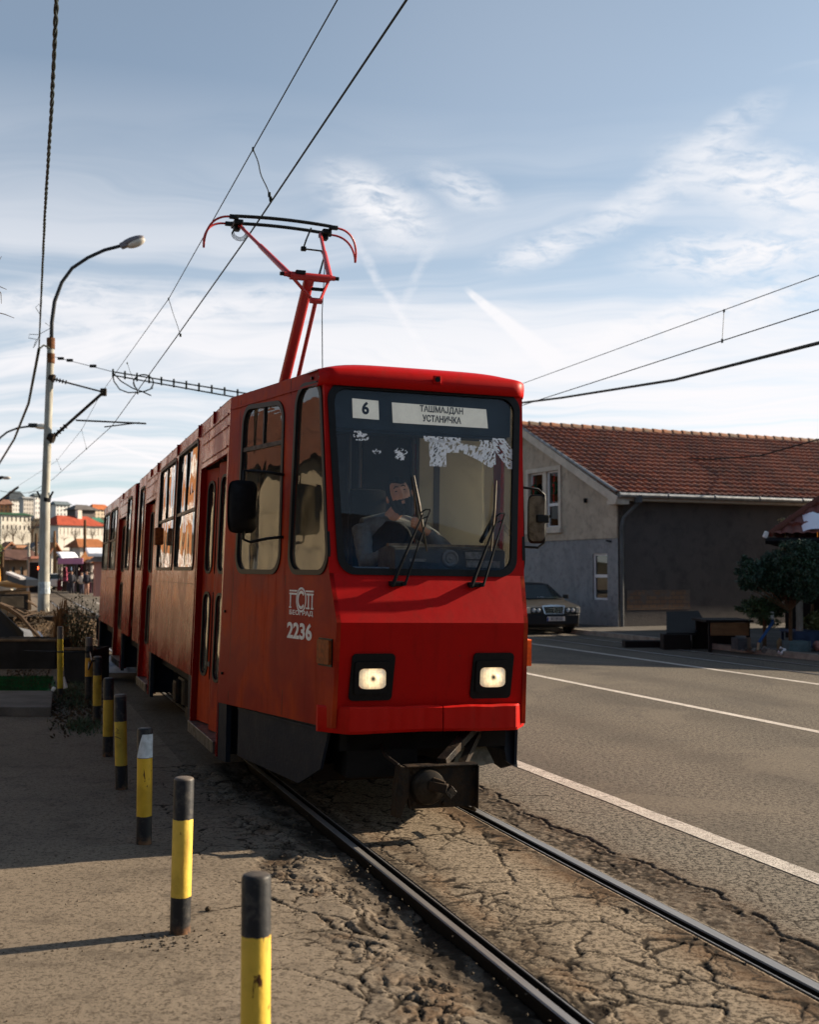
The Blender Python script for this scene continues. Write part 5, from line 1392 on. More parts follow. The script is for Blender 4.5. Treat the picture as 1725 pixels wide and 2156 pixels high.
def hwindow(wx, mull, name='window', sillz=None, trans=None, frame_m=M_WFR):
    x0, x1, z0, z1 = wx
    b = MB(); b.panel(rect(x0 - .02, x1 + .02, z0, z1), [], GP(-.14), .02); pane = b.build(name, M_CURT, house)
    b = MB(); F = GP(-.05)
    cols = [x0] + mull + [x1]; fr = .055
    holes = []
    for a, c in zip(cols, cols[1:]):
        aa = a + (fr if a == x0 else fr * .9); cc2 = c - (fr if c == x1 else fr * .9)
        if trans: holes += [rect(aa, cc2, z0 + fr, trans - .045), rect(aa, cc2, trans + .045, z1 - fr)]
        else: holes.append(rect(aa, cc2, z0 + fr, z1 - fr))
    b.panel(rect(x0, x1, z0, z1), holes, F, .06); b.build('frame', frame_m, pane)
    b = MB(); b.panel(rect(x0 + .03, x1 - .03, z0 + .03, z1 - .03), [], GP(-.085), .006); b.build('glass', MATS.get('house_glass') or glass_mat('house_glass', (.35, .38, .40), 1.5, .10), pane)
    return pane
w1_ = hwindow((uw[0] + .12, uw[1] - .12, uw[2] + .1, uw[3] - .12), [(uw[0] + uw[1]) / 2 - .13, (uw[0] + uw[1]) / 2 + .13], trans=uw[2] + .1 + (uw[3] - uw[2]) * .36)
b = MB(); b.panel(rect(uw[0] - .02, uw[1] + .02, uw[2] - .0, uw[3] + .02), [rect(uw[0] + .12, uw[1] - .12, uw[2] + .12, uw[3] - .12)], GP(.08), .12); b.panel(rect((uw[0] + uw[1]) / 2 - .11, (uw[0] + uw[1]) / 2 + .11, uw[2] + .1, uw[3] - .1), [], GP(.02), .1)
b.panel(rect(uw[0] - .07, uw[1] + .07, uw[2] - .08, uw[2] + .06), [], GP(.14), .16); b.build('window_surround', M_TRIM, house)
hwindow(lw, [], trans=(lw[2] + lw[3]) / 2 + .02)
for cx_, lb in ((uw[0] + .42, 'small green wreath with a red bow in the right half of the upper window'), (uw[1] - .42, 'small green wreath with red ribbon in the left half of the upper window')):
    cz_ = uw[2] + (uw[3] - uw[2]) * .66; b = MB(); C0 = HPt(-.02, cx_, cz_); pts = []
    for k in range(22):
        a = 2 * math.pi * k / 21; pts.append(C0 + GDr * (.13 * math.cos(a)) + Vector((0, 0, .17 * math.sin(a))))
    b.tube(pts, [.05 + .012 * math.sin(k * 2.3) for k in range(22)], 8); o = b.build('wreath', mat('wreath_green', (.012, .045, .02), .9, var=.5, vscale=40)); tag(o, lb, 'wreath', 'wreaths in the gable window')
    b = MB(); b.tube([C0 + Vector((0, 0, .45)), C0 + Vector((-.03, -.03, .15)), C0 + Vector((-.03, -.02, -.45))], .012, 5); b.box(C0 + Vector((-.04, -.03, .10)), (.05, .05, .09)); b.build('ribbon', mat('ribbon_red', (.5, .02, .015), .6), o)
# roof
def tile_mat(name, a_, b_, c_):
    m = bpy.data.materials.new(name); m.use_nodes = True; g = NG(m.node_tree); p = m.node_tree.nodes['Principled BSDF']
    v = g.n('ShaderNodeUVMap').outputs[0]; uv = g.n('ShaderNodeTexCoord').outputs['UV']
    wn = g.n('ShaderNodeTexWhiteNoise'); fl = g.n('ShaderNodeVectorMath', operation='FLOOR'); g.lk(uv, fl.inputs[0]); g.lk(fl.outputs[0], wn.inputs[0])
    ob = g.n('ShaderNodeTexCoord').outputs['Object']
    c = g.mix(wn.outputs[0], a_, b_); c = g.mix(g.mr(g.noise(ob, 1.1, 6, .65, .5), .45, .72, 0, .8), c, c_)
    g.lk(c, p.inputs['Base Color']); p.inputs['Roughness'].default_value = .75; return m
M_TILE = tile_mat('roof_tile', (.235, .072, .036), (.13, .043, .028), (.055, .030, .024))
def tiled(P, ud, vd, n_, lu, lv, tw=.26, tl=.36, name='roof', m=None, parent=None, amp=.075, k=6):
    """slope of interlocking tiles: ud runs along the eave, vd up the slope"""
    NU = int(lu / tw) * k; rows = int(round(lv / tl)); vs = []; fs = []; uv = []
    prof = []
    for r_ in range(rows):
        prof += [(r_, .0, .050), (r_, .02, .045), (r_ + .98, 0, .0)]
    M_ = []
    for r_ in range(rows):
        M_.append((r_ * tl, .075, r_ + .1)); M_.append(((r_ + 1) * tl - .004, .008, r_ + .9))
    for (d, h, rr) in M_:
        for i in range(NU + 1):
            u = lu * i / NU; ph = (u / tw) % 1.0; hh = amp * (abs(math.sin(math.pi * ph)) ** .8) + h + .004 * mn.noise(Vector((math.floor(u / tw) * 1.7, math.floor(rr) * 2.3, 0)))
            vs.append(P + ud * u + vd * d + n_ * hh); uv.append((u / tw, rr))
    for j in range(len(M_) - 1):
        for i in range(NU): a = j * (NU + 1) + i; fs.append((a, a + 1, a + NU + 2, a + NU + 1))
    me = bpy.data.meshes.new(name); me.from_pydata([tuple(v) for v in vs], [], fs); me.materials.append(m)
    ul = me.uv_layers.new(name='UVMap')
    for lp in me.loops: ul.data[lp.index].uv = uv[lp.vertex_index]
    me.update(); o = bpy.data.objects.new(name, me); COL.objects.link(o)
    if parent: o.parent = parent
    return o
OV = .45
sl = Vector((0, 0, 1)) * RH + GDr * (RW); sl.normalize(); lv = math.hypot(RH, RW) * (1 + OV / RW)
nrm = LD.cross(sl); nrm = nrm if nrm.z > 0 else -nrm
EV = HPt(-.35, -OV, EZ - RH * OV / RW)
tiled(hb_(EV), LD, sl, nrm, LL + .7, lv, m=M_TILE, parent=house)
sl2 = Vector((0, 0, 1)) * RH - GDr * RW; sl2.normalize()
n2_ = sl2.cross(LD); n2_ = n2_ if n2_.z > 0 else -n2_
tiled(hb_(HPt(-.35, 2 * RW + OV, EZ - RH * OV / RW)), LD, sl2, n2_, LL + .7, lv, m=M_TILE, parent=house, k=3)
b = MB(); zr = EZ + RH + .05
for i in range(int((LL + .7) / .42)):
    a = HPt(-.36 + i * .42, RW, zr); c = HPt(-.36 + i * .42 + .45, RW, zr - .02); b.tube([hb_(a), hb_(c)], [.135, .115], 10)
b.build('ridge_tiles', mat('ridge_tile', (.30, .13, .07), .8, var=.6, vscale=2, col2=(.16, .12, .09)), house)
b = MB()
u0 = HPt(-.33, -OV, EZ - RH * OV / RW); u1 = HPt(-.33, RW, EZ + RH); u2 = HPt(-.33, 2 * RW + OV, EZ - RH * OV / RW)
b.bar(hb_(u0) - Vector((0, 0, .14)), hb_(u1) - Vector((0, 0, .14)), .05, .24); b.bar(hb_(u1) - Vector((0, 0, .14)), hb_(u2) - Vector((0, 0, .14)), .05, .24)
b.build('bargeboard', M_TRIM, house)
b = MB(); s0_ = [HPt(-.30, -OV, EZ - .28), HPt(LL, -OV, EZ - .28), HPt(LL, 0, EZ - .10), HPt(-.30, 0, EZ - .10)]
b.panel([(-.30, -OV + .02), (LL, -OV + .02), (LL, .05), (-.30, .05)], [], lambda l, g__, d: hb_(HPt(l, g__, EZ - .34 + d)), .13)
b.panel([(-.30, -OV), (.1, -OV), (.1, .1), (-.30, .1)], [], lambda l, g__, d: hb_(HPt(l, g__, EZ - .46 + d)), .13)
b.build('soffit', M_TRIM, house)
b = MB()
for i in range(12):
    a = HPt(-.3 + i * 1.72, -OV - .07, EZ - .20); c = HPt(-.3 + (i + 1) * 1.72 - .02, -OV - .07, EZ - .20 - .002 * i); b.tube([hb_(a), hb_(c)], .075, 10)
    b.tube([hb_(a), hb_(a) + LD * .05], .088, 10)
b.tube([hb_(HPt(-.33, -OV, EZ - .10)), hb_(HPt(-.33, RW * .98, EZ + RH - .03))], .045, 6)
b.build('gutter', M_ZINC, house, smooth=True, auto=40)
b = MB(); b.tube([hb_(HPt(.38, -OV - .05, EZ - .25)), hb_(HPt(.38, -OV - .05, EZ - .42)), hb_(HPt(.12, -.12, EZ - .85)), hb_(HPt(.07, -.10, EZ - 1.1)), hb_(HPt(.07, -.10, .0))], .055, 10); b.box(hb_(HPt(.38, -OV - .05, EZ - .30)), (.2, .2, .22)); b.build('downpipe', mat('pipe_dark', (.10, .105, .11), .5, var=.4, vscale=3), house)
b = MB(); q = gq(1301, 1130); b.box(hb_(HPt(-.08, .35, q[1] - .12)), (.15, .06, .05), (0, .2, 0)); q = gq(1237, 1054); b.bbox(hb_(HPt(-.08, q[0], q[1])), (.1, .1, .14), .02); b.build('wall_fitting', M_BLK, house)

# ================================================================== PARKED CAR
car_p = Vector((3.93, 32.6, .0)); car = thing('parked_car', 'silver and black older sedan parked facing us by the grey wall', 'car', car_p, R(15))
M_CARP = mat('car_silver', (.09, .084, .075), .3, metal=.5, coat=.5, var=.1); M_CARB = mat('car_cladding', (.020, .020, .022), .5); M_CHR = mat('chrome', (.6, .6, .6), .18, metal=1.0)
def cw_(y, z):
    w_ = .84 - .0 * y
    if y < .25: w_ -= .07 * ((.25 - y) / .25) ** 2
    if z > .92: w_ -= .27 * min(1, (z - .92) / .45)
    if z < .35: w_ -= .03
    return w_
def ext(name, prof, m, parent, x=1.0, n=8, bev=.02):
    b = MB(); vs = []; k = len(prof); N = 10
    for i in range(N + 1):
        t = i / N * 2 - 1
        for (y, z) in prof: vs.append((cw_(y, z) * t * x, y + .05 * t * t * (y < .3), z + (.02 * (1 - t * t) if z > .8 else 0)))
    fs = [(i * k + j, i * k + (j + 1) % k, (i + 1) * k + (j + 1) % k, (i + 1) * k + j) for i in range(N) for j in range(k)] + [tuple(range(k)), tuple(range(N * k, N * k + k))]
    b.add(vs, fs); return b.build(name, m, parent, bevel=bev, smooth=True, auto=35)
ext('body', [(.06, .50), (.05, .62), (.09, .735), (.16, .775), (.9, .86), (1.35, .93), (3.55, .95), (4.35, .92), (4.42, .5), (4.3, .45), (.4, .45)], M_CARP, car)
ext('lower_cladding', [(-.03, .28), (-.04, .54), (.08, .56), (4.45, .56), (4.45, .30), (.1, .20)], M_CARB, car, 1.012)
ext('cabin', [(1.22, .915), (1.85, 1.335), (2.3, 1.38), (2.9, 1.37), (3.7, .94)], M_CARB, car, .99)
b = MB(); b.add([(-.66, 1.225, .955), (.66, 1.225, .955), (.54, 1.80, 1.325), (-.54, 1.80, 1.325)], [(0, 1, 2, 3)]); b.build('windscreen', mat('car_glass', (.012, .018, .018), .08, spec=.25), car, fix=False)
b = MB(); b.panel([(-.28, .560), (.28, .560), (.335, .785), (.10, .810), (-.10, .810), (-.335, .785)], [[(-.245, .575), (.245, .575), (.295, .755), (-.295, .755)]], lambda x, z, d: Vector((x, -.02 + d + (z - .57) * .2, z)), .05); b.box((0, -.01, .67), (.018, .03, .19))
for z in (.615, .665, .715): b.box((0, .0, z), (.52, .012, .012))
gr_ = b.build('grille', M_CHR, car); b = MB(); b.box((0, .045, .68), (.54, .03, .18)); b.build('grille_mesh', M_BLK, gr_)
for sx in (-1, 1):
    b = MB(); b.bbox((.50 * sx, .035, .66), (.32, .06, .155), .012); h = b.build('headlight', mat('car_lamp', (.035, .04, .045), .2, coat=.4), car); b = MB()
    for q_ in (-.08, .06): b.ell((.50 * sx + q_, .0, .66), (.055, .02, .055), 12, 8)
    b.build('headlight_lens', mat('car_lens', (.40, .42, .44), .15, coat=.6), h)
    b = MB(); b.bbox((.72 * sx, .06, .66), (.11, .09, .155), .015); b.build('corner_light', mat('car_corner', (.55, .48, .38), .2, coat=.6), h)
    b = MB(); b.bbox((.90 * sx, 1.35, 1.0), (.16, .08, .12), .02); b.build('door_mirror', M_CARB, car)
    for yy in (.75, 3.45):
        b = MB(); b.lathe([(.0, -.09), (.2, -.09), (.30, -.085), (.315, -.06), (.315, .06), (.30, .085), (0, .085)], 24, (.74 * sx, yy, .31), Matrix.Rotation(R(90), 3, 'Y')); wh = b.build('wheel', mat('tyre', (.012, .012, .012), .85), car)
        b = MB(); b.lathe([(0, .10 * sx), (.18, .095 * sx), (.2, .08 * sx)], 20, (.74 * sx, yy, .31), Matrix.Rotation(R(90), 3, 'Y')); b.build('rim', M_ZINC, wh)
b = MB(); b.bbox((.04, -.055, .43), (.52, .012, .115), .004); pl = b.build('number_plate', mat('plate_white', (.55, .50, .47), .5), car)
b = MB(); b.box((-.20, -.063, .43), (.035, .006, .105)); b.build('plate_band', mat('plate_blue', (.02, .06, .25), .5), pl)
text_mesh('plate_text', 'BG·081KE', .115, M_INK, pl, frame_at((.06, -.0635, .43), (1, 0, 0), (0, 0, 1)), .001, .72, .001)
b = MB(); b.bbox((.12, 1.33, .985), (.22, .10, .02), .008); b.build('paper_on_dash', M_WHITE, car)

# ================================================================== LAMP POSTS AND OVERHEAD WIRES
M_POLE = mat('pole_grey', (.36, .35, .31), .7, var=.45, vscale=2.2, stretch=(2, 2, .5), col2=(.22, .20, .165), bump=.2, bscale=20)
M_POLED = mat('pole_dark', (.035, .037, .04), .5, var=.3)
M_RUST = mat('rust', (.16, .065, .025), .8, var=.5, vscale=8)
PY = 38.0
pb_ = GZ(92, 1322); base = Vector((W(91, 1310, PY).x, PY, 0))
post = thing('lamp_post', 'tall grey steel lamp post with a curved arm and lit-side lamp, carrying the overhead wires', 'lamp post', base)
def PP(px, py, dy=0): return W(px, py, PY + dy) - base
top = PP(107, 712)
b = MB(); b.tube([Vector((0, 0, -.1)), PP(95, 1047), PP(96, 1040), PP(106, 760), top], [.185, .155, .13, .115, .105], 20); b.build('pole', M_POLE, post, smooth=True, auto=40)
b = MB(); pts = [PP(x, y) for x, y in [(108, 735), (109, 680), (115, 635), (130, 595), (152, 565), (185, 543), (220, 527), (255, 518)]]; b.tube(pts, [.062] * 3 + [.055] * 5, 10); b.build('arm', M_POLED, post, smooth=True)
b = MB(); b.tube([PP(107, 735), PP(107, 712)], .13, 14); b.tube([PP(107, 765), PP(107, 745)], .125, 14); b.build('rusty_collar', M_RUST, post)
lc = PP(279, 510); ax = (PP(305, 500) - PP(252, 520)).normalized(); upv = Vector((0, 0, 1)); sd = ax.cross(upv).normalized(); up2 = sd.cross(ax)
LM = Matrix((ax, sd, up2)).transposed()
b = MB(); b.ell(lc + up2 * .03, (.42, .16, .13), 18, 10, LM); b.bbox(lc - ax * .28 + up2 * .0, (.26, .24, .18), .04, LM); lh = b.build('lamp_head', mat('lamp_grey', (.16, .15, .17), .45), post, smooth=True, auto=50)
b = MB(); b.ell(lc + ax * .08 - up2 * .06, (.33, .15, .15), 18, 10, LM); b.build('lamp_bowl', mat('lamp_bowl', (.62, .56, .48), .15, coat=.6, var=.3, vscale=3), lh, smooth=True)
b = MB()
for sx in (-1, 1): b.box(PP(95 + 13 * sx, 1042), (.05, .05, .25), (0, sx * .5, 0)); b.box(PP(95 + 8 * sx, 1046), (.14, .1, .08))
b.tube([PP(97, 1398 - 350), PP(96, 1056)], .16, 12); b.build('clamp', M_BLK, post)
b = MB()
for y in (1232,): b.tube([PP(93, 1225), PP(93, 1250)], .185, 16)
b.build('poster', mat('poster_white', (.5, .55, .58), .7, var=.5, vscale=8), post)
# bracket arms holding the contact wire
br_ = MB()
A1, A2 = PP(112, 798), PP(218, 826, .3); B1_ = PP(110, 922)
br_.tube([A1, A2], .030, 6); br_.tube([B1_, A2], .050, 8); br_.tube([PP(160, 885, .1), PP(308, 892, .3)], .030, 6); br_.tube([PP(220, 899, .3), PP(294, 890, .3)], .022, 6)
for t in np.linspace(0, .24, 5): br_.tube([A1.lerp(A2, t), A1.lerp(A2, t + .02)], .07, 8); br_.tube([B1_.lerp(A2, t), B1_.lerp(A2, t + .02)], .085, 8)
br_.tube([PP(104, 795), PP(114, 798)], .14, 10); br_.tube([PP(102, 920), PP(114, 924)], .16, 10); br_.bbox(A2, (.2, .1, .25), .02)
br_.build('bracket', M_DIRTY, post)
def wire(name, pts, r, m, label, cat='wire', group=None, n=5, sag=0.0, seg=10, twist=False):
    b = MB(); q = []
    for a, c in zip(pts, pts[1:]):
        for t in np.linspace(0, 1, seg, endpoint=False): q.append(a.lerp(c, t) - Vector((0, 0, sag * 4 * t * (1 - t))))
    q.append(pts[-1])
    if twist:
        for ph in (0, math.pi):
            qq = []
            L = 0
            fine = []
            for a, c in zip(q, q[1:]):
                k = max(2, int((c - a).length / .07))
                for i in range(k): fine.append(a.lerp(c, i / k))
            for p in fine:
                L += .07; qq.append(p + Vector((math.cos(L * 11 + ph), math.sin(L * 14 + ph) * .6, math.sin(L * 14 + ph))) * r * .5)
            b.tube(qq, r * .85, 5)
    else: b.tube(q, r, n)
    o = b.build(name, m, smooth=True); tag(o, label, cat, group); return o
M_WIRE = mat('wire', (.02, .025, .022), .6)
def HZ(px, py, z): r = ray(px, py); t = (z - CAMH) / r.z; return Vector((0, 0, CAMH)) + r * t
def lin(px0, py0, px1, py1, z0, z1, k=0.0, extra=None):
    return [HZ(px0, py0, z0), HZ(px1, py1, z1)]
CWZ = 5.68
c0 = HZ(857, 0, CWZ); c1_ = HZ(530, 487, CWZ); dirn = (c1_ - c0).normalized()
c_near = c0 - dirn * 14; c2_ = HZ(373, 708, CWZ); c3_ = HZ(236, 897, CWZ)
c4_ = HZ(110, 1010, CWZ)
wire('contact_wire', [c_near, c1_, c2_, c3_, c4_, HZ(60, 1040, 5.4)], .010, M_WIRE, 'thick black contact wire running over the pantograph to the top edge', group='wires over the near track')
MZ = 6.25
m0 = HZ(711, 0, MZ); m1 = HZ(533, 315, MZ - .05); m2 = HZ(355, 630, MZ - .1); m3 = HZ(213, 828, MZ + .35)
wire('messenger_wire', [m0 - (m1 - m0).normalized() * 12, m1, m2, m3, HZ(172, 905, MZ - .1), HZ(120, 970, MZ), HZ(20, 1035, MZ)], .0065, M_WIRE, 'thin black carrier wire strung above the contact wire', group='wires over the near track')
dm = [((533, 315), (570, 420), MZ - .05), ((355, 630), (380, 706), MZ - .1), ((268, 765), (290, 828), MZ), ((172, 905), (182, 945), MZ), ((119, 967), (128, 988), MZ)]
for i, (a, c, mz) in enumerate(dm):
    A_, C_ = HZ(a[0], a[1], mz), HZ(c[0], c[1], CWZ); b = MB(); q = []
    for t in np.linspace(0, 1, 12): q.append(A_.lerp(C_, t) + Vector((.012 * math.sin(t * 9 + i), 0, 0)) * (1 if i == 0 else .3) * math.sin(math.pi * t))
    b.tube(q, .005 if i else .0065, 5); b.bbox(A_, (.02, .04, .04), .004); b.bbox(C_, (.03, .05, .05), .004)
    if i == 0: b.bbox(q[10], (.03, .03, .05), .004)
    o = b.build('dropper', M_WIRE); tag(o, ['nearest wire dropper, kinked, above the pantograph', 'second dropper between the overhead wires, over the bracket arm', 'dropper joining the wires near the loop of cable', 'small dropper beside the horizontal bracket arm', 'farthest small dropper beside the lamp post'][i], 'wire dropper', 'droppers of the overhead line')
# insulated span cable with clips and loop
sp = [W(116, 750, PY), W(205, 772, PY - 2)]
wire('span_wire', [PP(116, 752) + base, W(238, 783, PY - 4)], .010, M_WIRE, 'thin span wire with insulators from the lamp post to the clipped cable')
b = MB()
for (x, y) in [(128, 755), (147, 759), (196, 771)]: p = W(x, y, PY - 4 * (x - 116) / 122); b.bbox(p, (.20, .08, .09), .02)
o = b.build('insulator', M_BLK); tag(o, 'black insulators strung on the thin span wire', 'insulator')
b = MB(); S0 = W(238, 783, PY - 4); S1 = W(760, 868, 31)
for dz in (.0, -.10): b.tube([S0 + Vector((0, 0, dz)), S0.lerp(S1, .5) + Vector((0, 0, dz * 1.5)), S1 + Vector((0, 0, dz))], .022, 6)
for k in range(20):
    p = S0.lerp(S1, k / 19); b.bbox(p + Vector((0, 0, -.04)), (.05, .05, .24), .01)
lp = [W(x, y, PY - 4) for x, y in [(237, 787), (240, 803), (252, 820), (270, 827), (290, 826), (305, 824), (322, 817)]]
b.tube(lp, .02, 6); lp = [W(x, y, PY - 4) for x, y in [(238, 785), (255, 803), (280, 818), (300, 825), (318, 833)]]; b.tube(lp, .02, 6)
b.tube([W(302 + 21 * math.cos(a), 806 + 17 * math.sin(a), PY - 4) for a in np.linspace(R(130), R(400), 18)], .02, 6)
o = b.build('clipped_cable', M_WIRE); tag(o, 'double clipped cable with a hanging loop, passing behind the tram roof', 'cable')
# thick twisted cable at the left
tw0 = W(119, 0, 10.5) + (W(119, 0, 10.5) - W(95, 440, 18)) * .8
wire('twisted_cable', [tw0, W(119, 0, 10.5), W(109, 220, 13.2), W(95, 440, 18), W(87, 620, 26), W(82, 735, 37.4)], .019, M_WIRE, 'thick twisted black cable hanging down to the lamp post from the top left', 'cable', twist=True)
wire('service_cable', [W(82, 735, 37.4), W(60, 850, 45), W(30, 925, 54), W(-10, 990, 64)], .05, M_WIRE, 'twisted service cable falling away left behind the lamp post', 'cable')
wire('pole_tie', [W(82, 735, 37.4), W(92, 727, 37.6), W(104, 733, 37.8)], .03, M_WIRE, 'short bent hook tying the twisted cable to the lamp post', 'cable')
b = MB()
for pts in [[(87, 652), (82, 640), (75, 648), (84, 662)], [(80, 715), (60, 712), (62, 704), (82, 705), (108, 690), (95, 680)], [(82, 708), (74, 728), (70, 733), (76, 716)]]: b.tube([W(x, y, 34) for x, y in pts], .009, 4)
o = b.build('loose_wire', M_WIRE); tag(o, 'loose looped ends of thin wire on the twisted cable', 'wire')
# wires over the far track
D2 = (TW(10.6, 60, 6.3) - TW(10.6, 0, 6.3)).normalized()
def farw(px, py, z, name, r, lb, l0=-25, l1=120, sg=.0):
    p = HZ(px, py, z); wire(name, [p + D2 * l0, p, p + D2 * l1 * .5, p + D2 * l1], r, M_WIRE, lb, group='wires over the far track', sag=sg)
farw(1725, 652, 6.3, 'contact_wire', .012, 'lower thin wire of the far track at the right edge'); farw(1725, 580, 6.95, 'messenger_wire', .009, 'topmost thin wire at the right edge, above the far track')
b = MB(); p1_ = HZ(1525, 655, 6.95); p2_ = HZ(1521, 718, 6.3); b.tube([p1_, p2_], .007, 5); b.bbox(p1_, (.03, .06, .06), .005); b.bbox(p2_, (.03, .06, .08), .005); o = b.build('dropper', M_WIRE); tag(o, 'dropper between the far track wires at the right', 'wire dropper', 'droppers of the overhead line')
wire('power_cable', [W(1830, 700, 20), W(1725, 722, 23), W(1420, 800, 32), W(1180, 838, 42), W(1100, 848, 46), W(900, 868, 56)], .04, M_WIRE, 'thick insulated cable sloping down left above the tiled roof', 'cable', twist=False)
wire('roof_cable', [W(1390, 962, 39.6), W(1500, 967, 39), W(1600, 960, 38.6), W(1725, 925, 37.5), W(1900, 860, 35)], .022, M_WIRE, 'slack black cable drooping in front of the roof tiles', 'cable')
# other lamp posts, far left
def lamp_far(arm, head, Yd, pole, label):
    o = W(pole[0], pole[1], Yd); bs = Vector((o.x, o.y, 0)); t = thing('lamp_post', label, 'lamp post', bs)
    b = MB(); b.tube([Vector((0, 0, -.05)), Vector((0, 0, o.z))], [.16, .10], 12); b.build('pole', M_POLE, t, smooth=True)
    b = MB(); b.tube([W(x, y, Yd) - bs for x, y in arm], .05, 8); b.build('arm', M_POLED, t)
    h = W(head[0], head[1], Yd) - bs; b = MB(); b.bbox(h + Vector((-.2, 0, 0)), (.45, .3, .20), .05); lh = b.build('lamp_head', M_POLED, t)
    b = MB(); b.ell(h + Vector((.22, 0, -.05)), (.38, .16, .14), 12, 8); b.build('lamp_bowl', MATS['lamp_bowl'], lh, smooth=True)
lamp_far([(-16, 940), (0, 922), (15, 910), (38, 901), (68, 897)], (79, 896), 58, (-17, 935), 'farther lamp post whose lamp reaches in from the left edge')
lamp_far([(-12, 1018), (-4, 1010), (6, 1007)], (8, 1005), 100, (-13, 1016), 'most distant lamp post, only its lamp at the left edge')
wire('bracket_arm', [W(-14, 1064, 62), W(38, 1026, 60)], .06, M_POLED, 'dark bracket arm slanting up over the hillside houses at the left', 'bracket')
wire('thin_wire', [W(-10, 1032, 60), W(38, 1040, 60), W(95, 1032, 50)], .012, M_WIRE, 'thin wire low over the hillside behind the lamp post')
# bare twigs at left edge
b = MB()
for pts in [[(-20, 600), (0, 604), (14, 610)], [(-8, 604), (2, 618), (3, 640)], [(-20, 655), (10, 662), (30, 670)], [(-20, 548), (0, 546), (3, 540)]]: b.tube([W(x, y, 14) for x, y in pts], [.008, .005, .003], 4)
o = b.build('twig', mat('twig', (.09, .06, .04), .8)); tag(o, 'bare tree twigs poking in at the left edge of the sky', 'twigs')
# ================================================================== LEFT PAVEMENT CLUTTER
def G8(cx, cy): return GZ(.1954 * cx, 1213 + .1954 * cy)       # from the enlarged crop of the left clutter
def W8(cx, cy, Y_): return W(.1954 * cx, 1213 + .1954 * cy, Y_)
def rng(n): return np.random.RandomState(n)
M_CONC = mat('concrete', (.15, .138, .125), .9, var=.4, vscale=2, bump=.3, bscale=25, speck=(60, .25, (.08, .07, .06)))
M_DKBOX = mat('planter_dark', (.028, .028, .029), .85, var=.4, vscale=2, bump=.3, bscale=14)
def slab(name, pts, z0, z1, m, label, cat, bev=.01):
    b = MB(); b.panel([(p.x, p.y) for p in pts], [], lambda x, y, d: Vector((x, y, z1 - d)), z1 - z0); o = b.build(name, m, bevel=bev); return tag(o, label, cat)
slab('concrete_slab', [GZ(-300, 1506), GZ(108, 1508), GZ(111, 1471), GZ(-260, 1470)], 0, .11, M_CONC, 'low bare concrete slab at the left edge in front of the green turf', 'slab')
b = MB(); r_ = rng(3)
tp = [GZ(-260, 1466), GZ(96, 1466), GZ(118, 1452), GZ(112, 1431), GZ(-220, 1430)]
b.panel([(p.x, p.y) for p in tp], [], lambda x, y, d: Vector((x, y, .035 - d)), .035)
for i in range(5200):
    u = r_.rand(); v = r_.rand(); a = tp[0].lerp(tp[1], .55 + .45 * u); c = tp[4].lerp(tp[3], .55 + .45 * u); p = a.lerp(c, v); t = r_.rand() * 6.3
    d = Vector((math.cos(t), math.sin(t), 0)) * .008; q = Vector((r_.normal(0, .01), r_.normal(0, .01), .035 + r_.rand() * .02)); z = Vector((0, 0, .033))
    b.add([p + z - d, p + z + d, p + z + q * 1.0], [(0, 1, 2)])
o = b.build('artificial_turf', mat('turf_green', (.010, .12, .035), .9, var=.6, vscale=3, col2=(.03, .05, .02)), fix=False); tag(o, 'strip of bright green artificial turf behind the concrete slab', 'turf')
def planter(name, x0, x1, yb, yt, Y0, dep, label, m=M_DKBOX):
    A = W8(x0, yb, Y0); A.z = 0; B_ = W8(x1, yb, Y0); B_.z = 0; h = W8(x0, yt, Y0).z
    t = thing(name, label, 'planter', A); L = B_.x - A.x
    b = MB(); 
    b.box((L / 2, .03, h / 2), (L, .06, h)); b.box((L / 2, dep - .03, h / 2), (L, .06, h)); b.box((.03, dep / 2, h / 2 - .002), (.06, dep - .12, h)); b.box((L - .03, dep / 2, h / 2 - .002), (.06, dep - .12, h)); b.build('planter_wall', m, t)
    b = MB(); b.box((L / 2, .03, h + .018), (L + .04, .12, .036)); b.build('rim', mat('wood_rim', (.19, .13, .08), .8, var=.5, vscale=9), t)
    b = MB(); 
    def F(u, v): return Vector((.06 + u * (L - .12), .06 + v * (dep - .12), h - .06 + .10 * fbm(np.array([u * 6]), np.array([v * 6]), 3)[0]))
    b.grid(F, 20, 14); b.build('soil', mat('soil_dark', (.05, .035, .02), .95, var=.5, vscale=12), t)
    return t, h
planter('planter', -260, 590, 985, 700, 21.3, 1.5, 'long dark planter box with a worn wooden rim at the left edge')
planter('planter', 690, 1000, 1170, 795, 18.6, 1.0, 'small dark planter box under the leafy shrub, between bollards')
# leaf helpers
def leaves(b, c, rad, n, size, seed, flat=1.0):
    r_ = rng(seed)
    for i in range(n):
        d = r_.normal(0, 1, 3); d /= np.linalg.norm(d) + 1e-9; k = r_.rand() ** .45
        p = Vector((c[0] + d[0] * rad[0] * k, c[1] + d[1] * rad[1] * k, c[2] + d[2] * rad[2] * k * flat))
        leaf1(b, p, size * (.6 + .8 * r_.rand()), r_)
def leaf1(b, p, s, r_, asp=2.2):
    a = Vector(r_.normal(0, 1, 3)).normalized(); q = a.cross(Vector(r_.normal(0, 1, 3))).normalized(); n_ = a.cross(q) * .15
    b.add([p - a * s, p - q * s / asp + n_ * s, p + a * s, p + q * s / asp + n_ * s], [(0, 1, 2, 3)])
def leafmat(name, c1_, c2_, trans=.25):
    m = bpy.data.materials.new(name); m.use_nodes = True; g = NG(m.node_tree); p = m.node_tree.nodes['Principled BSDF']
    v = g.n('ShaderNodeTexCoord').outputs['Object']; g.lk(g.mix(g.mr(g.noise(v, 6, 3), .35, .65), c1_, c2_), p.inputs['Base Color']); p.inputs['Roughness'].default_value = .55
    return m
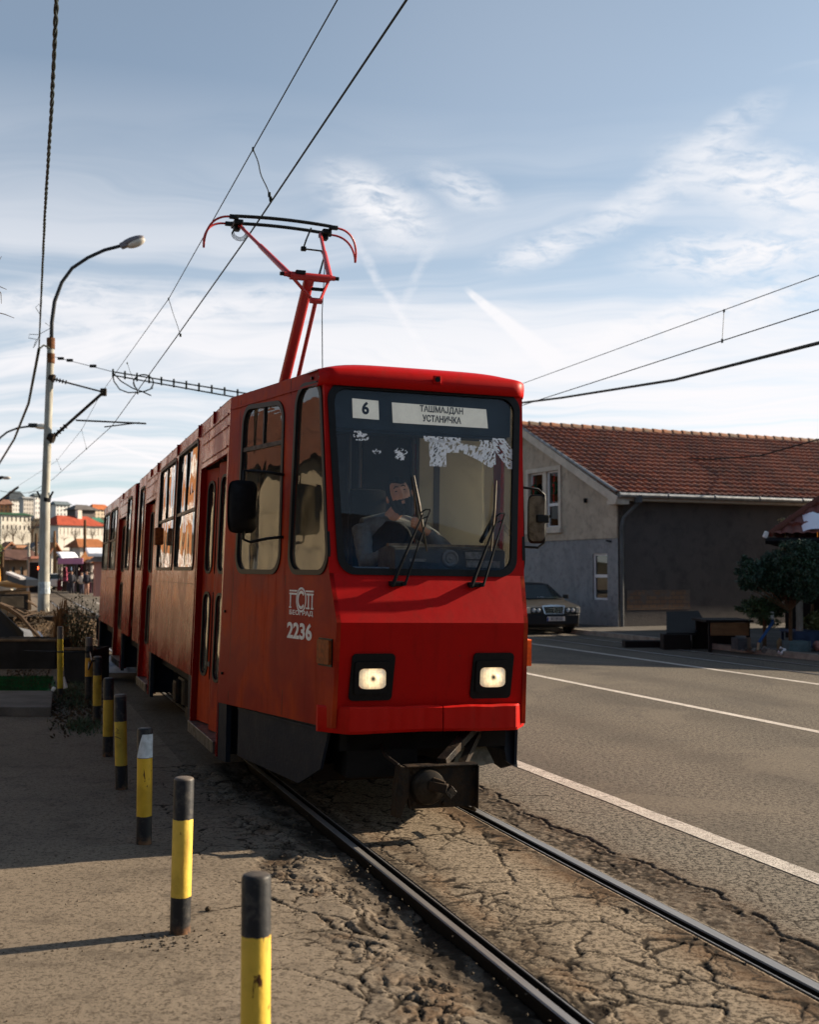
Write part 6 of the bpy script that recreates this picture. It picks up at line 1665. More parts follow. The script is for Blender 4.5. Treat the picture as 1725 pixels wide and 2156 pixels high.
M_STEM = mat('stem_brown', (.09, .05, .025), .8, var=.4, vscale=20)
M_LEAF = leafmat('leaf_dark', (.025, .040, .016), (.055, .065, .025))
M_DRY = mat('dry_brown', (.24, .13, .055), .85, var=.5, vscale=9, col2=(.12, .06, .03))
# shrub in the planter
r_ = rng(11); base = W8(840, 1000, 19.1); base.z = .42
sh = thing('shrub', 'leafy dark shrub with thin upright stems growing in the small planter', 'shrub', base)
b = MB(); lb_ = MB()
tips = [(760, 250), (800, 230), (860, 130), (930, 300), (1010, 250), (1035, 380), (990, 420), (950, 340), (880, 260), (830, 330), (740, 330), (720, 420), (900, 450), (1020, 520), (960, 560), (870, 560), (790, 460), (745, 520), (1000, 640), (930, 640), (850, 400), (770, 400), (905, 350), (980, 500), (690, 380), (820, 520)]
for k, (x, y) in enumerate(tips):
    T = W8(x, y, 19.1 + r_.uniform(-.45, .45)) - base; R0 = Vector((r_.normal(0, .08), r_.normal(0, .08), 0)); mid = R0.lerp(T, .5) + Vector((r_.normal(0, .05), r_.normal(0, .05), -.02))
    pts = [R0 * (1 - t) ** 2 + mid * 2 * t * (1 - t) + T * t * t for t in np.linspace(0, 1, 8)]
    b.tube(pts, [.010 - .008 * i / 7 for i in range(8)], 5)
    for j in range(46):
        t = .28 + .72 * r_.rand() ** .8; i = min(int(t * 7), 6); p = pts[i].lerp(pts[i + 1], t * 7 - i) + Vector(r_.normal(0, .045, 3)); leaf1(lb_, p, r_.uniform(.014, .030), r_)
b.build('stems', M_STEM, sh); lb_.build('foliage', M_LEAF, sh, fix=False)
# dry reeds / split stump next to the post
r_ = rng(12); base = W8(650, 700, 22.5); base.z = .30
st = thing('broken_stump', 'splintered orange-brown tree stump with dry stalks left of the shrub', 'stump', base)
b = MB()
for k in range(26):
    x = r_.uniform(590, 740); h_ = r_.uniform(230, 420) if x > 620 else r_.uniform(300, 450); T = W8(x + r_.normal(0, 8), h_, 22.5 + r_.uniform(-.2, .2)) - base; B0 = W8(x * .5 + 330, 690, 22.5) - base; B0.z = -.1
    b.tube([B0, B0.lerp(T, .6) + Vector(r_.normal(0, .03, 3)), T], [.045, .032, .004], 6)
b.build('splintered_wood', M_DRY, st)
b = MB()
for k in range(60):
    T = W8(r_.uniform(560, 800), r_.uniform(240, 520), 22.4 + r_.uniform(-.3, .3)) - base; B0 = Vector((r_.normal(.1, .25), r_.normal(0, .2), -.2)); b.tube([B0, B0.lerp(T, .5) + Vector(r_.normal(0, .06, 3)), T], [.006, .004, .002], 4)
b.build('dry_stalks', M_DRY, st)
# debris mound around the lamp post foot
r_ = rng(13); mc = W8(440, 560, 30); b = MB()
def mound(u, v):
    x = -5.2 + 8.6 * u - 10.0; y = 23.5 + 15 * v; 
    return Vector((x, y, -.03 + .55 * math.exp(-((x - W8(470, 500, 32).x) / 1.7) ** 2 - ((y - 33) / 5.5) ** 2) * (.75 + .6 * fbm(np.array([x * 1.3]), np.array([y * 1.3]), 8)[0])))
b.grid(mound, 60, 50); o = b.build('earth_mound', mat('mound_earth', (.10, .065, .035), .95, var=.6, vscale=3, col2=(.045, .03, .018), bump=.6, bscale=9), smooth=True); tag(o, 'low mound of brown earth and rubble round the lamp post foot', 'earth', kind='stuff')
b = MB()
for k in range(2600):
    x = r_.normal(0, 1.5); y = r_.normal(0, 2.6); p = Vector((W8(440, 500, 31).x + x * .8, 30.5 + y, 0)); z = .55 * math.exp(-((p.x - W8(470, 500, 32).x) / 1.7) ** 2 - ((p.y - 33) / 5.5) ** 2)
    leaf1(b, p + Vector((0, 0, z + r_.rand() * .12)), r_.uniform(.02, .07), r_, 2.5)
for k in range(2400):
    p = GZ(r_.uniform(105, 235), r_.uniform(1425, 1560)); 
    q = (p - GZ(170, 1480)); 
    if r_.rand() < math.exp(-(q.x / 1.0) ** 2 - (q.y / 2.2) ** 2): leaf1(b, p + Vector((0, 0, .01 + r_.rand() * .05)), r_.uniform(.012, .035), r_, 2.0)
for k in range(500): p = W8(r_.uniform(100, 560), r_.uniform(1030, 1290), 18); p = G8(r_.uniform(80, 560), r_.uniform(1040, 1250)); leaf1(b, p + Vector((0, 0, .05)), r_.uniform(.012, .04), r_)
o = b.build('leaf_litter', mat('litter', (.08, .05, .028), .9, var=.6, vscale=6, col2=(.03, .025, .018)), fix=False); tag(o, 'dead leaves and twigs scattered between the planters and bollards', 'leaf litter', kind='stuff')
b = MB()
for k in range(1500):
    p = G8(r_.normal(800, 120), r_.normal(1290, 90)); s = r_.uniform(.03, .09); d = Vector((r_.normal(0, .04), r_.normal(0, .04), s)); e = Vector((r_.normal(0, 1), r_.normal(0, 1), 0)).normalized() * .006; b.add([p - e, p + e, p + d], [(0, 1, 2)])
    if k % 2 == 0:
        p = G8(r_.normal(900, 110), r_.normal(1620, 40)); b.add([p - e, p + e, p + d * .8], [(0, 1, 2)])
o = b.build('weeds', leafmat('weed', (.012, .05, .012), (.03, .06, .02)), fix=False); tag(o, 'patch of low green weeds at the bollard feet', 'weeds', kind='stuff')
# black leaning board, dark box, planks, branches, sheets
b = MB(); A = W8(-200, 690, 23); Bq = W8(245, 690, 23); C_ = W8(245, 600, 23); D_ = W8(0, 370, 23.8); E_ = W8(-200, 330, 24)
vs = [A, Bq, C_, D_, E_]; b.add(vs + [v + Vector((0, .06, 0)) for v in vs], [(0, 1, 2, 3, 4), (9, 8, 7, 6, 5)] + [(i, (i + 1) % 5, (i + 1) % 5 + 5, i + 5) for i in range(5)])
o = b.build('leaning_board', mat('board_black', (.012, .012, .013), .7)); tag(o, 'black slanted board behind the planter at the left edge', 'board')
b = MB(); c = W8(40, 250, 36); b.bbox((c.x - 1.2, 36, .55), (3.6, 1.0, .9), .03); b.box((c.x - .2, 35.4, .25), (3.4, .5, .5))
o = b.build('crate', mat('crate_dark', (.03, .03, .032), .8)); tag(o, 'dark box behind the heap of planks at the left edge', 'crate')
r_ = rng(14); 
for k, (x0, y0, x1, y1, Yd, w_, lb) in enumerate([(-60, 262, 290, 240, 32, .14, 'pale brown plank on top of the heap'), (-60, 300, 300, 296, 31, .2, 'dark plank in the middle of the heap'), (0, 330, 250, 320, 30, .16, 'dark plank at the bottom of the heap'), (60, 285, 330, 262, 31.5, .08, 'thin brown batten slanting across the heap of planks')]):
    b = MB(); b.bar(W8(x0, y0, Yd), W8(x1, y1, Yd + .3), w_, .5); o = b.build('plank', mat('plank_%d' % (k % 3), [(.14, .085, .045), (.03, .025, .022), (.05, .04, .03)][k % 3], .8, var=.4, vscale=5)); tag(o, lb, 'plank', 'planks heaped left of the lamp post')
b = MB(); b.bbox((W8(120, 320, 31).x - .4, 31.4, .25), (3.4, 1.2, .62), .03); o = b.build('timber_stack', mat('timber_dark', (.028, .022, .018), .9, var=.5, vscale=5)); tag(o, 'dark stack of timber under the loose planks', 'timber')
b = MB()
for pts, r0 in [([(-30, 300), (90, 350), (230, 440), (330, 560), (420, 650), (500, 720), (570, 860)], .055), ([(0, 290), (140, 340), (260, 400), (400, 370)], .03), ([(60, 330), (90, 390), (75, 420)], .02), ([(230, 440), (330, 410), (420, 395)], .018), ([(140, 340), (240, 350), (330, 390), (410, 400)], .018), ([(290, 265), (340, 290), (400, 330)], .03), ([(200, 600), (300, 650), (420, 690)], .05), ([(330, 560), (280, 470), (300, 400)], .015)]:
    n = len(pts); q = [W8(x, y, 26.5 - 3.0 * i / n if pts[-1][1] > 800 else 27 + .3 * i) for i, (x, y) in enumerate(pts)]; b.tube(q, [r0 * (1 - .6 * i / n) for i in range(n)], 6)
o = b.build('fallen_branch', mat('branch_brown', (.09, .06, .04), .85, var=.4, vscale=8)); tag(o, 'tangle of bare fallen branches between lamp post and black board', 'branch')
b = MB(); 
vs = [W8(395, 585, 24.6), W8(430, 600, 24.5), W8(505, 700, 23.6), W8(470, 690, 23.6)]; b.add(vs + [v + Vector((.0, .03, -.03)) for v in vs], [(0, 1, 2, 3), (7, 6, 5, 4), (0, 4, 5, 1), (1, 5, 6, 2), (2, 6, 7, 3), (3, 7, 4, 0)])
o = b.build('pale_board', M_WHITE); tag(o, 'narrow pale strip lying on the fallen branch', 'board')
b = MB(); vs = [W8(200, 550, 27), W8(330, 580, 26.6), W8(380, 690, 24.5), W8(240, 690, 24.5)]; b.add(vs + [v + Vector((0, 0, -.04)) for v in vs], [(0, 1, 2, 3), (7, 6, 5, 4), (0, 4, 5, 1), (1, 5, 6, 2), (2, 6, 7, 3), (3, 7, 4, 0)])
o = b.build('grey_sheet', mat('grey_sheet', (.20, .21, .23), .7, var=.3, vscale=3)); tag(o, 'grey flat sheet lying beside the black board', 'sheet')
# crumpled cloth
b = MB(); cc0 = W8(1175, 1010, 20.9); cc0.z = 0
def cloth(u, v):
    x = (u * 2 - 1); y = (v * 2 - 1); rr = math.hypot(x, y)
    n1_ = fbm(np.array([u * 4.2 + 5]), np.array([v * 4.2]), 41, 3)[0]; n2__ = abs(fbm(np.array([u * 9]), np.array([v * 9 + 3]), 42, 3)[0] - .5) * 2
    h = max(0, 1 - rr ** 2.2) ** .5 * (.10 + .30 * n1_ ** 1.5 + .07 * n2__) + (.17 * math.exp(-((x + .85) / .3) ** 2 - (y / .6) ** 2))
    return cc0 + Vector((x * .60 * (1 + .15 * (n2__ - .5)), y * .42, max(.004, h - .01)))
b.grid(cloth, 70, 50); o = b.build('crumpled_cloth', mat('cloth_white', (.50, .54, .62), .8, var=.25, vscale=6)); tag(o, 'crumpled white and blue cloth lying on the ground by the tram', 'cloth')
b = MB(); b.bbox(W8(575, 1215, 17), (.05, .05, .06), .015, (0, .5, 0)); o = b.build('litter_scrap', M_WHITE); tag(o, 'small white scrap of litter beside the yellow post foot', 'litter')
b = MB(); b.bbox(W8(680, 1150, 16.8), (.09, .04, .16), .015, (0, -.3, 0)); o = b.build('litter_scrap', M_WHITE); tag(o, 'white paper scrap leaning right behind the yellow post', 'litter')

# ================================================================== BACKGROUND LEFT: STREET, HOUSES, HILLSIDE
def KC(cx, cy): return .1563 * cx, 977 + .1563 * cy
def KW(cx, cy, Y_): x, y = KC(cx, cy); return W(x, y, Y_)
M_WWALL = mat('far_white', (.62, .58, .52), .9, var=.15, vscale=.5); M_WIN = mat('far_window', (.06, .07, .08), .3, spec=.8)
def hill(u, v):
    x = -330 + 520 * u; y = 150 + 560 * v
    t = max(0, min(1, (y - 170) / 190)); t = t * t * (3 - 2 * t)
    return Vector((x, y, -.3 + 17.5 * t * (1 - .30 * max(0, (x + 30) / 200)) + 3 * (fbm(np.array([x / 40]), np.array([y / 40]), 5)[0] - .5) * t))
b = MB(); b.grid(hill, 60, 50); o = b.build('hillside', mat('hill_scrub', (.11, .085, .055), .95, var=.5, vscale=.05, col2=(.06, .055, .035), world_pos=True), smooth=True); tag(o, kind='structure')
def building(name, x0, x1, yr, ye, yb, Y_, dep, wc, rc, label, cat='house', nf=2, nw=4, gable=False, ww=.5, side=0.0, hang=.5, turn=48):
    A = KW(x0, ye, Y_); B_ = KW(x1, ye, Y_); L0_ = B_.x - A.x; TA = R(turn); dep = min(dep, .42 * L0_ / max(.1, math.sin(TA)) if turn else dep); zr = KW(x0, yr, Y_ + (0 if gable else dep / 2)).z; zb = KW(x0, yb, Y_).z; base = Vector((A.x, Y_, min(zb, hz0(Y_)))) if False else Vector((A.x, Y_, zb - 2.5 if Y_ > 160 else 0))
    L = (L0_ - dep * math.sin(TA)) / math.cos(TA); base.x += dep * math.sin(TA); H_ = A.z - base.z; t = thing(name, label, cat, base, TA)
    wm = mat('wall_%s' % str(wc), wc, .9, var=.15, vscale=.4); rm = mat('roofc_%s' % str(rc), rc, .8, var=.35, vscale=.8, stretch=(3, 1, 1))
    holes = []; wh = H_ / nf; vis = A.z - zb if Y_ > 160 else H_
    fl = vis / nf
    for f in range(nf):
        for k in range(nw):
            cx = L * (k + .5) / nw; cz = H_ - vis + fl * (f + .5); w_ = L / nw * .36 * ww * 2 * .5; h_ = fl * .27
            if nw: holes.append(rect(cx - w_, cx + w_, cz - h_, cz + h_))
    b = MB(); b.panel(rect(0, L, 0, H_), holes, lambda x, z, d: Vector((x, d, z)), .25)
    b.box((.15, dep / 2, H_ / 2), (.3, dep - .6, H_)); b.box((L - .15, dep / 2, H_ / 2), (.3, dep - .6, H_)); b.box((L / 2, dep, H_ / 2), (L, .3, H_)); rz_ = zr - base.z
    if gable: b.add([(0, 0, H_), (L, 0, H_), (L / 2, 0, rz_), (0, .25, H_), (L, .25, H_), (L / 2, .25, rz_)], [(0, 1, 2), (5, 4, 3), (0, 2, 5, 3), (1, 4, 5, 2)])
    b.build('wall', wm, t)
    if holes:
        for hq in holes[:24]:
            b = MB(); b.box(((hq[0][0] + hq[1][0]) / 2, .20, (hq[0][1] + hq[2][1]) / 2), (hq[1][0] - hq[0][0] + .1, .05, hq[2][1] - hq[0][1] + .1)); b.build('window', M_WIN, t)
    b = MB(); o_ = hang; th = .18
    if gable: P_ = [(-o_, H_ - o_ * .4), (L / 2, rz_ + .15), (L + o_, H_ - o_ * .4)]; 
    if gable:
        vs = [(P_[0][0], -o_, P_[0][1]), (P_[1][0], -o_, P_[1][1]), (P_[2][0], -o_, P_[2][1])]; vs += [(a, dep + o_, c) for a, _, c in vs]; vs += [(a, q, c + th) for a, q, c in vs]
        b.add(vs, [(0, 1, 4, 3), (1, 2, 5, 4), (6, 9, 10, 7), (7, 10, 11, 8), (0, 6, 7, 1), (1, 7, 8, 2), (3, 4, 10, 9), (4, 5, 11, 10), (0, 3, 9, 6), (2, 8, 11, 5)])
    else:
        ins = min(dep / 2, L / 2 * .8) * side
        vs = [(-o_, -o_, H_), (L + o_, -o_, H_), (L + o_, dep + o_, H_), (-o_, dep + o_, H_), (ins, dep / 2, rz_), (L - ins, dep / 2, rz_)]
        b.add(vs, [(0, 1, 5, 4), (2, 3, 4, 5), (0, 4, 3), (1, 2, 5), (3, 2, 1, 0)])
    rf = b.build('roof', rm, t)
    if Y_ > 160 and L > 8:
        b = MB(); b.box((L * .6, dep * .4, rz_ + .2), (.9, .9, 1.8)); b.build('chimney', wm, rf)
    return t
building('apartment_block', -260, 90, 470, 540, 650, 318, 16, (.55, .26, .12), (.20, .11, .08), 'orange-walled block at the far left of the hillside', 'building', 2, 5)
building('apartment_block', 20, 290, 362, 478, 640, 330, 22, (.60, .58, .55), (.045, .055, .065), 'white hillside block under a big dark slate roof', 'building', 3, 6, side=.5)
building('apartment_block', 245, 420, 440, 462, 690, 312, 14, (.50, .46, .42), (.30, .30, .30), 'grey-white hillside block with shaded balconies left of the lamp post', 'building', 4, 4)
building('apartment_block', 395, 580, 395, 430, 690, 322, 16, (.66, .64, .62), (.10, .12, .13), 'tall white hillside block directly behind the lamp post', 'building', 4, 4)
building('apartment_block', 650, 900, 500, 545, 700, 312, 16, (.64, .62, .60), (.14, .17, .19), 'white hillside block with small dark windows right of the lamp post', 'building', 3, 4)
building('apartment_block', 870, 1225, 545, 615, 700, 292, 20, (.12, .10, .095), (.13, .115, .11), 'windowless grey-brown hipped building on the hillside', 'building', 1, 0, side=.7, hang=1.0)
building('apartment_block', 1130, 1440, 540, 610, 740, 325, 18, (.56, .46, .35), (.42, .13, .05), 'cream hillside block with an orange tiled roof near the tram tail', 'building', 3, 5, side=.4)
building('terrace_block', -200, 312, 650, 680, 905, 232, 12, (.58, .54, .47), (.03, .09, .045), 'long pale hillside building with a green strip roof at the left', 'building', 2, 7)
building('terrace_block', 440, 1265, 690, 822, 985, 225, 14, (.66, .61, .54), (.38, .075, .04), 'long white hillside building with a bright red roof', 'building', 1, 12, side=.5, ww=.28)
building('garage', 1195, 1345, 720, 780, 900, 240, 8, (.45, .45, .42), (.05, .17, .12), 'small hillside building with a green roof beside the tram tail', 'building', 1, 2)
building('cottage', 20, 150, 1085, 1140, 1300, 130, 8, (.60, .56, .50), (.35, .16, .09), 'small white gabled cottage far left in the valley', 'house', 1, 1, gable=True)
building('cottage', 130, 420, 1092, 1130, 1300, 128, 8, (.36, .20, .11), (.40, .20, .11), 'low orange-roofed house behind the snowy lean-to', 'house', 1, 2)
building('cottage', 400, 540, 1090, 1125, 1300, 126, 7, (.60, .56, .50), (.14, .13, .13), 'small white house left of the lamp post foot', 'house', 1, 1, gable=True)
sn = building('low_house', -60, 380, 1150, 1290, 1610, 104, 10, (.17, .11, .075), (.10, .055, .045), 'low brown house with dark roof and snow on its eave', 'house', 1, 3, hang=1.0)
b = MB(); L_ = KW(360, 1280, 103).x - KW(70, 1280, 103).x
def snowf(u, v): return Vector((2.5 + u * L_ + 2, -1.1 + v * 1.0, KW(70, 1292, 103).z - sn.location.z + .05 + v * .7 + .22 * math.sin(math.pi * u) ** .3 * (1 - abs(v * 2 - 1) ** 3)))
b.grid(snowf, 30, 6); M_SNOW = mat('snow', (.72, .75, .82), .7, bump=.3, bscale=10); b.build('snow', M_SNOW, sn, smooth=True)
building('cottage', 660, 740, 1095, 1190, 1345, 120, 6, (.62, .58, .50), (.32, .13, .06), 'small cream house just right of the lamp post', 'house', 1, 1, gable=True)
building('painted_kiosk', 378, 530, 1240, 1275, 1600, 100, 5, (.62, .45, .38), (.30, .12, .08), 'narrow white and pink painted house left of the traffic light', 'kiosk', 2, 2)
building('cottage', 900, 1330, 1005, 1120, 1560, 112, 12, (.50, .46, .42), (.33, .125, .05), 'white gabled house with orange tiles above the market stalls', 'house', 1, 2, side=.1)
building('market_hall', 980, 1340, 1170, 1325, 1690, 92, 5, (.16, .12, .11), (.42, .17, .06), 'market shed with a bright orange tiled roof', 'shed', 1, 3, turn=12)
kk = building('pink_kiosk', 1205, 1400, 1240, 1315, 1760, 80, 3, (.40, .20, .17), (.30, .30, .32), 'small pinkish kiosk with snow on its roof by the tram tail', 'kiosk', 1, 0, turn=20)
b = MB(); b.bbox((1.2, 0, 2.95), (3.6, 2.0, .25), .08, (R(12), 0, 0)); b.build('snow', M_SNOW, kk)
r_ = rng(21)
scol = [(.16, .03, .04), (.08, .05, .04), (.09, .10, .13), (.24, .16, .16), (.04, .05, .04), (.24, .23, .22), (.10, .03, .05)]
slab_ = ['dark red market stall nearest the lamp post', 'brown market stall hung with goods', 'blue-grey market stall in the row', 'pink-draped market stall with a purple sign', 'dark green stall at the end of the row', 'pale grey stall front among the market stalls', 'maroon stall behind the warning sign']
for k in range(7):
    x = 770 + k * 66; Yd = 100 - k * 1.6; A = KW(x, 1680, Yd); A.z = 0; w_ = KW(x + 60, 1680, Yd).x - A.x; t = thing('market_stall', slab_[k], 'market stall', A, group='market stalls along the far street')
    b = MB(); 
    for px in (0.1, w_ - .1):
        for py in (0, 1.8): b.box((px, py, 1.2), (.08, .08, 2.4))
    b.box((w_ / 2, .9, .85), (w_, 1.7, .06)); b.build('frame', M_DIRTY, t)
    b = MB(); b.add([(0, -.3, 2.25), (w_, -.3, 2.25), (w_, 2.0, 2.75), (0, 2.0, 2.75), (0, -.3, 2.3), (w_, -.3, 2.3), (w_, 2.0, 2.8), (0, 2.0, 2.8)], [(3, 2, 1, 0), (4, 5, 6, 7), (0, 1, 5, 4), (1, 2, 6, 5), (2, 3, 7, 6), (3, 0, 4, 7)]); b.build('awning', mat('awn%d' % k, scol[(k + 2) % 7], .8), t)
    b = MB(); b.box((w_ / 2, 1.85, 1.3), (w_, .06, 2.3)); b.build('back_cloth', mat('stc%d' % k, scol[k], .9, var=.6, vscale=1.5), t); b = MB(); b.box((w_ * .5, -.02, .45), (w_, .05, .85)); b.build('front_cloth', MATS['stc%d' % k], t)
    b = MB()
    for q in range(14): s = r_.uniform(.1, .34); b.bbox((r_.uniform(.1, w_ - .1), r_.uniform(-.1, 1.2), r_.uniform(.9, 2.0)), (s, s * .7, s * 1.2), .02)
    b.build('goods', mat('goods%d' % (k % 3), [(.45, .40, .36), (.30, .06, .10), (.08, .12, .20)][k % 3], .8), t, fix=False)
b = MB(); c = KW(970, 1325, 91); b.bbox((c.x, 90.6, c.z + .1), (1.9, .1, .45), .02); o = b.build('shop_sign', mat('sign_purple', (.42, .20, .34), .6)); tag(o, 'purple and white shop sign board above the market stalls', 'sign')
# people at the market, standing far away
def far_person(cx, cyb, Yd, h, tcol, lcol, label):
    A = KW(cx, cyb, Yd); A.z = 0; t = thing('person', label, 'person', A); s = h / 1.75
    b = MB(); b.tube([(-.10 * s, 0, .02), (-.09 * s, .02, .48 * s), (-.08 * s, 0, .88 * s), (0, 0, 1.0 * s), (0, 0, 1.42 * s), (0, 0, 1.52 * s), (0, 0, 1.60 * s)], [.05, .06, .09, .15, .17, .06, .055], 10)
    b.tube([(.13 * s, -.1, .02), (.10 * s, -.04, .48 * s), (.08 * s, 0, .88 * s), (0, 0, 1.0 * s)], [.05, .06, .09, .12], 10); b.ell((0, -.01, 1.64 * s), (.085, .10, .12), 12, 8)
    for sx in (-1, 1): b.tube([(.19 * s * sx, 0, 1.40 * s), (.25 * s * sx, .02, 1.12 * s), (.22 * s * sx, -.08, .86 * s)], [.055, .045, .035], 8)
    o = b.build('body', mat('fp_skin', (.35, .2, .14), .7), t, smooth=True)
    md = o.modifiers.new('r', 'REMESH'); md.mode = 'VOXEL'; md.voxel_size = .03; md.use_smooth_shade = True
    b = MB(); b.tube([(0, 0, .84 * s), (0, 0, 1.0 * s), (0, 0, 1.40 * s), (0, 0, 1.50 * s)], [.17, .18, .20, .08], 12)
    for sx in (-1, 1): b.tube([(.17 * s * sx, 0, 1.42 * s), (.25 * s * sx, .02, 1.12 * s), (.225 * s * sx, -.06, .92 * s)], [.075, .06, .05], 8)
    b.build('jacket', mat('fp_j%s' % str(tcol), tcol, .85), t, smooth=True)
    b = MB(); b.tube([(-.105 * s, 0, .05), (-.09 * s, .02, .48 * s), (-.08 * s, 0, .90 * s)], [.07, .08, .11], 8); b.tube([(.135 * s, -.1, .05), (.10 * s, -.04, .48 * s), (.08 * s, 0, .90 * s)], [.07, .08, .11], 8); b.build('trousers', mat('fp_t%s' % str(lcol), lcol, .85), t, smooth=True)
    b = MB(); b.ell((0, .015, 1.67 * s), (.095, .11, .11), 12, 8); b.build('hair', M_HAIR, t, smooth=True)
far_person(965, 1690, 88, 1.7, (.05, .05, .06), (.04, .04, .05), 'person in dark clothes standing by the market stalls')
far_person(1100, 1700, 86, 1.6, (.45, .42, .38), (.05, .05, .07), 'person in a pale top among the market stalls')
far_person(1165, 1720, 84, 1.7, (.03, .03, .04), (.35, .20, .15), 'person in a black jacket below the warning sign')
# timber poles, sign, traffic light, barrier, car
for (cx, y0, y1, Yd, lb, m) in [(742, 900, 1345, 112, 'sunlit orange wooden pole right of the lamp post', M_DRY), (1145, 750, 1300, 100, 'dark wooden pole rising above the market roofs', M_STEM), (492, 935, 1380, 104, 'slim dark pole left of the lamp post', M_STEM), (392, 1060, 1500, 102, 'thin grey pole beside the pink painted house', M_POLE)]:
    A = KW(cx, y1, Yd); T = KW(cx - (6 if cx < 800 else 0), y0, Yd); b = MB(); b.tube([Vector((A.x, Yd, -.1)), T], [.22 if m is M_DRY else .17, .10], 10); o = b.build('wooden_pole' if m is not M_POLE else 'metal_pole', m); tag(o, lb, 'pole')
A = KW(1162, 1700, 110); A.z = 0; t = thing('traffic_sign', 'triangular warning sign with a round sign below on one post', 'road sign', A)
b = MB(); tz = KW(1162, 1255, 110).z; b.cyl((0, 0, 0), (0, 0, tz + .1), .035, 8); b.build('post', M_POLE, t)
cz1 = KW(1162, 1308, 110).z; cz2 = KW(1160, 1378, 110).z; b = MB()
tri = [(-.50, -.38), (.50, -.38), (0, .50)]; b.panel(rpoly(tri, .06, 3), [], lambda x, z, d: Vector((x, -.06 + d, cz1 + z)), .02); tr_ = b.build('warning_triangle', mat('sign_red', (.5, .03, .03), .5), t)
b = MB(); b.panel(rpoly(inset(tri, .11), .03, 3), [], lambda x, z, d: Vector((x, -.066 + d, cz1 + z)), .005); b.build('triangle_face', M_WFR, tr_)
b = MB(); b.bar((-.10, -.07, cz1 - .20), (.06, -.07, cz1 + .06), .01, .07); b.bar((.02, -.07, cz1 + .05), (.12, -.07, cz1 - .05), .01, .06); b.build('symbol', M_INK, tr_)
b = MB(); b.lathe([(0, .0), (.32, 0), (.32, .02), (0, .02)], 24, (0, -.05, cz2), Matrix.Rotation(R(90), 3, 'X')); rd = b.build('round_sign', MATS['sign_red'], t); b = MB(); b.lathe([(0, .022), (.23, .022), (.23, .03), (0, .03)], 24, (0, -.05, cz2), Matrix.Rotation(R(90), 3, 'X')); b.build('sign_face', M_WFR, rd); b = MB(); b.box((-.07, -.085, cz2), (.05, .006, .24)); b.box((.07, -.085, cz2), (.05, .006, .24)); b.build('sign_symbol', M_INK, rd)
A = KW(488, 1620, 95); A.z = 0; t = thing('traffic_light', 'dark traffic light showing red, just left of the lamp post', 'traffic light', A)
b = MB(); b.cyl((0, 0, 0), (0, 0, 2.0), .08, 8); b.build('post', M_POLED, t); tz = KW(488, 1390, 95).z; b = MB(); b.bbox((0, 0, tz - .9), (1.0, .5, 2.6), .08); hs = b.build('housing', M_BLK, t)
b = MB(); b.ell((.35, -.32, tz - .05), (.17, .08, .17), 12, 8); b.build('red_lamp', mat('red_lamp', (.8, .05, .02), .4, emit=(1, .08, .02), estr=6), hs)
b = MB(); A = KW(190, 1530, 86); B_ = KW(440, 1600, 84); C2 = KW(240, 1520, 88); b.bar(A, B_, 1.0, .45); o = b.build('barrier', mat('barrier_dark', (.02, .025, .035), .5)); tag(o, 'dark blue slanting barrier on the road left of the lamp post', 'barrier')
b = MB(); b.bar(A + Vector((-.3, -.3, .35)), B_ + Vector((-.6, -.3, .30)), .4, .16); b.build('barrier_top', M_WFR, o)
b = MB(); A = KW(-60, 1545, 90); B_ = KW(200, 1535, 90); b.box(((A.x + B_.x) / 2, 90, .45), (B_.x - A.x, .5, .9)); b.box(((A.x + B_.x) / 2, 89.4, .15), (B_.x - A.x, .5, .35)); o = b.build('low_wall', mat('lowwall', (.50, .46, .38), .9, var=.3, vscale=2)); tag(o, 'low cream wall along the far road at the left edge', 'wall')
b = MB(); b.ell(KW(240, 1605, 88) + Vector((0, 0, -.05)), (1.6, .6, .30), 14, 6); o = b.build('sand_heap', mat('sandheap', (.34, .22, .10), .95)); tag(o, 'small heap of orange sand on the far road', 'sand')
A = KW(700, 1600, 105); A.z = 0; fc = thing('hatchback', 'small white car far up the street behind the lamp post', 'car', A)
b = MB(); b.panel([(0, .3), (4.0, .3), (4.0, .85), (3.0, .95), (2.5, 1.42), (.9, 1.45), (.05, .95)], [], lambda y, z, d: Vector((-.85 + d, y, z)), 1.7); b.build('body', mat('car_white', (.55, .55, .56), .3, coat=.5), fc, bevel=.08)
b = MB(); b.add([(-.7, -.02 + .12, .98), (.7, .10, .98), (.6, .80, 1.40), (-.6, .80, 1.40)], [(0, 1, 2, 3)]); b.build('rear_window', MATS['car_glass'], fc, fix=False)
for sx in (-1, 1):
    b = MB(); b.box((.7 * sx, .0, .82), (.22, .12, .2)); b.build('tail_light', mat('tail_red', (.4, .02, .02), .3), fc)
    for yy in (.7, 3.2): b = MB(); b.cyl((.7 * sx, yy, .3), (.86 * sx, yy, .3), .3, 16); b.build('wheel', MATS['tyre'], fc)
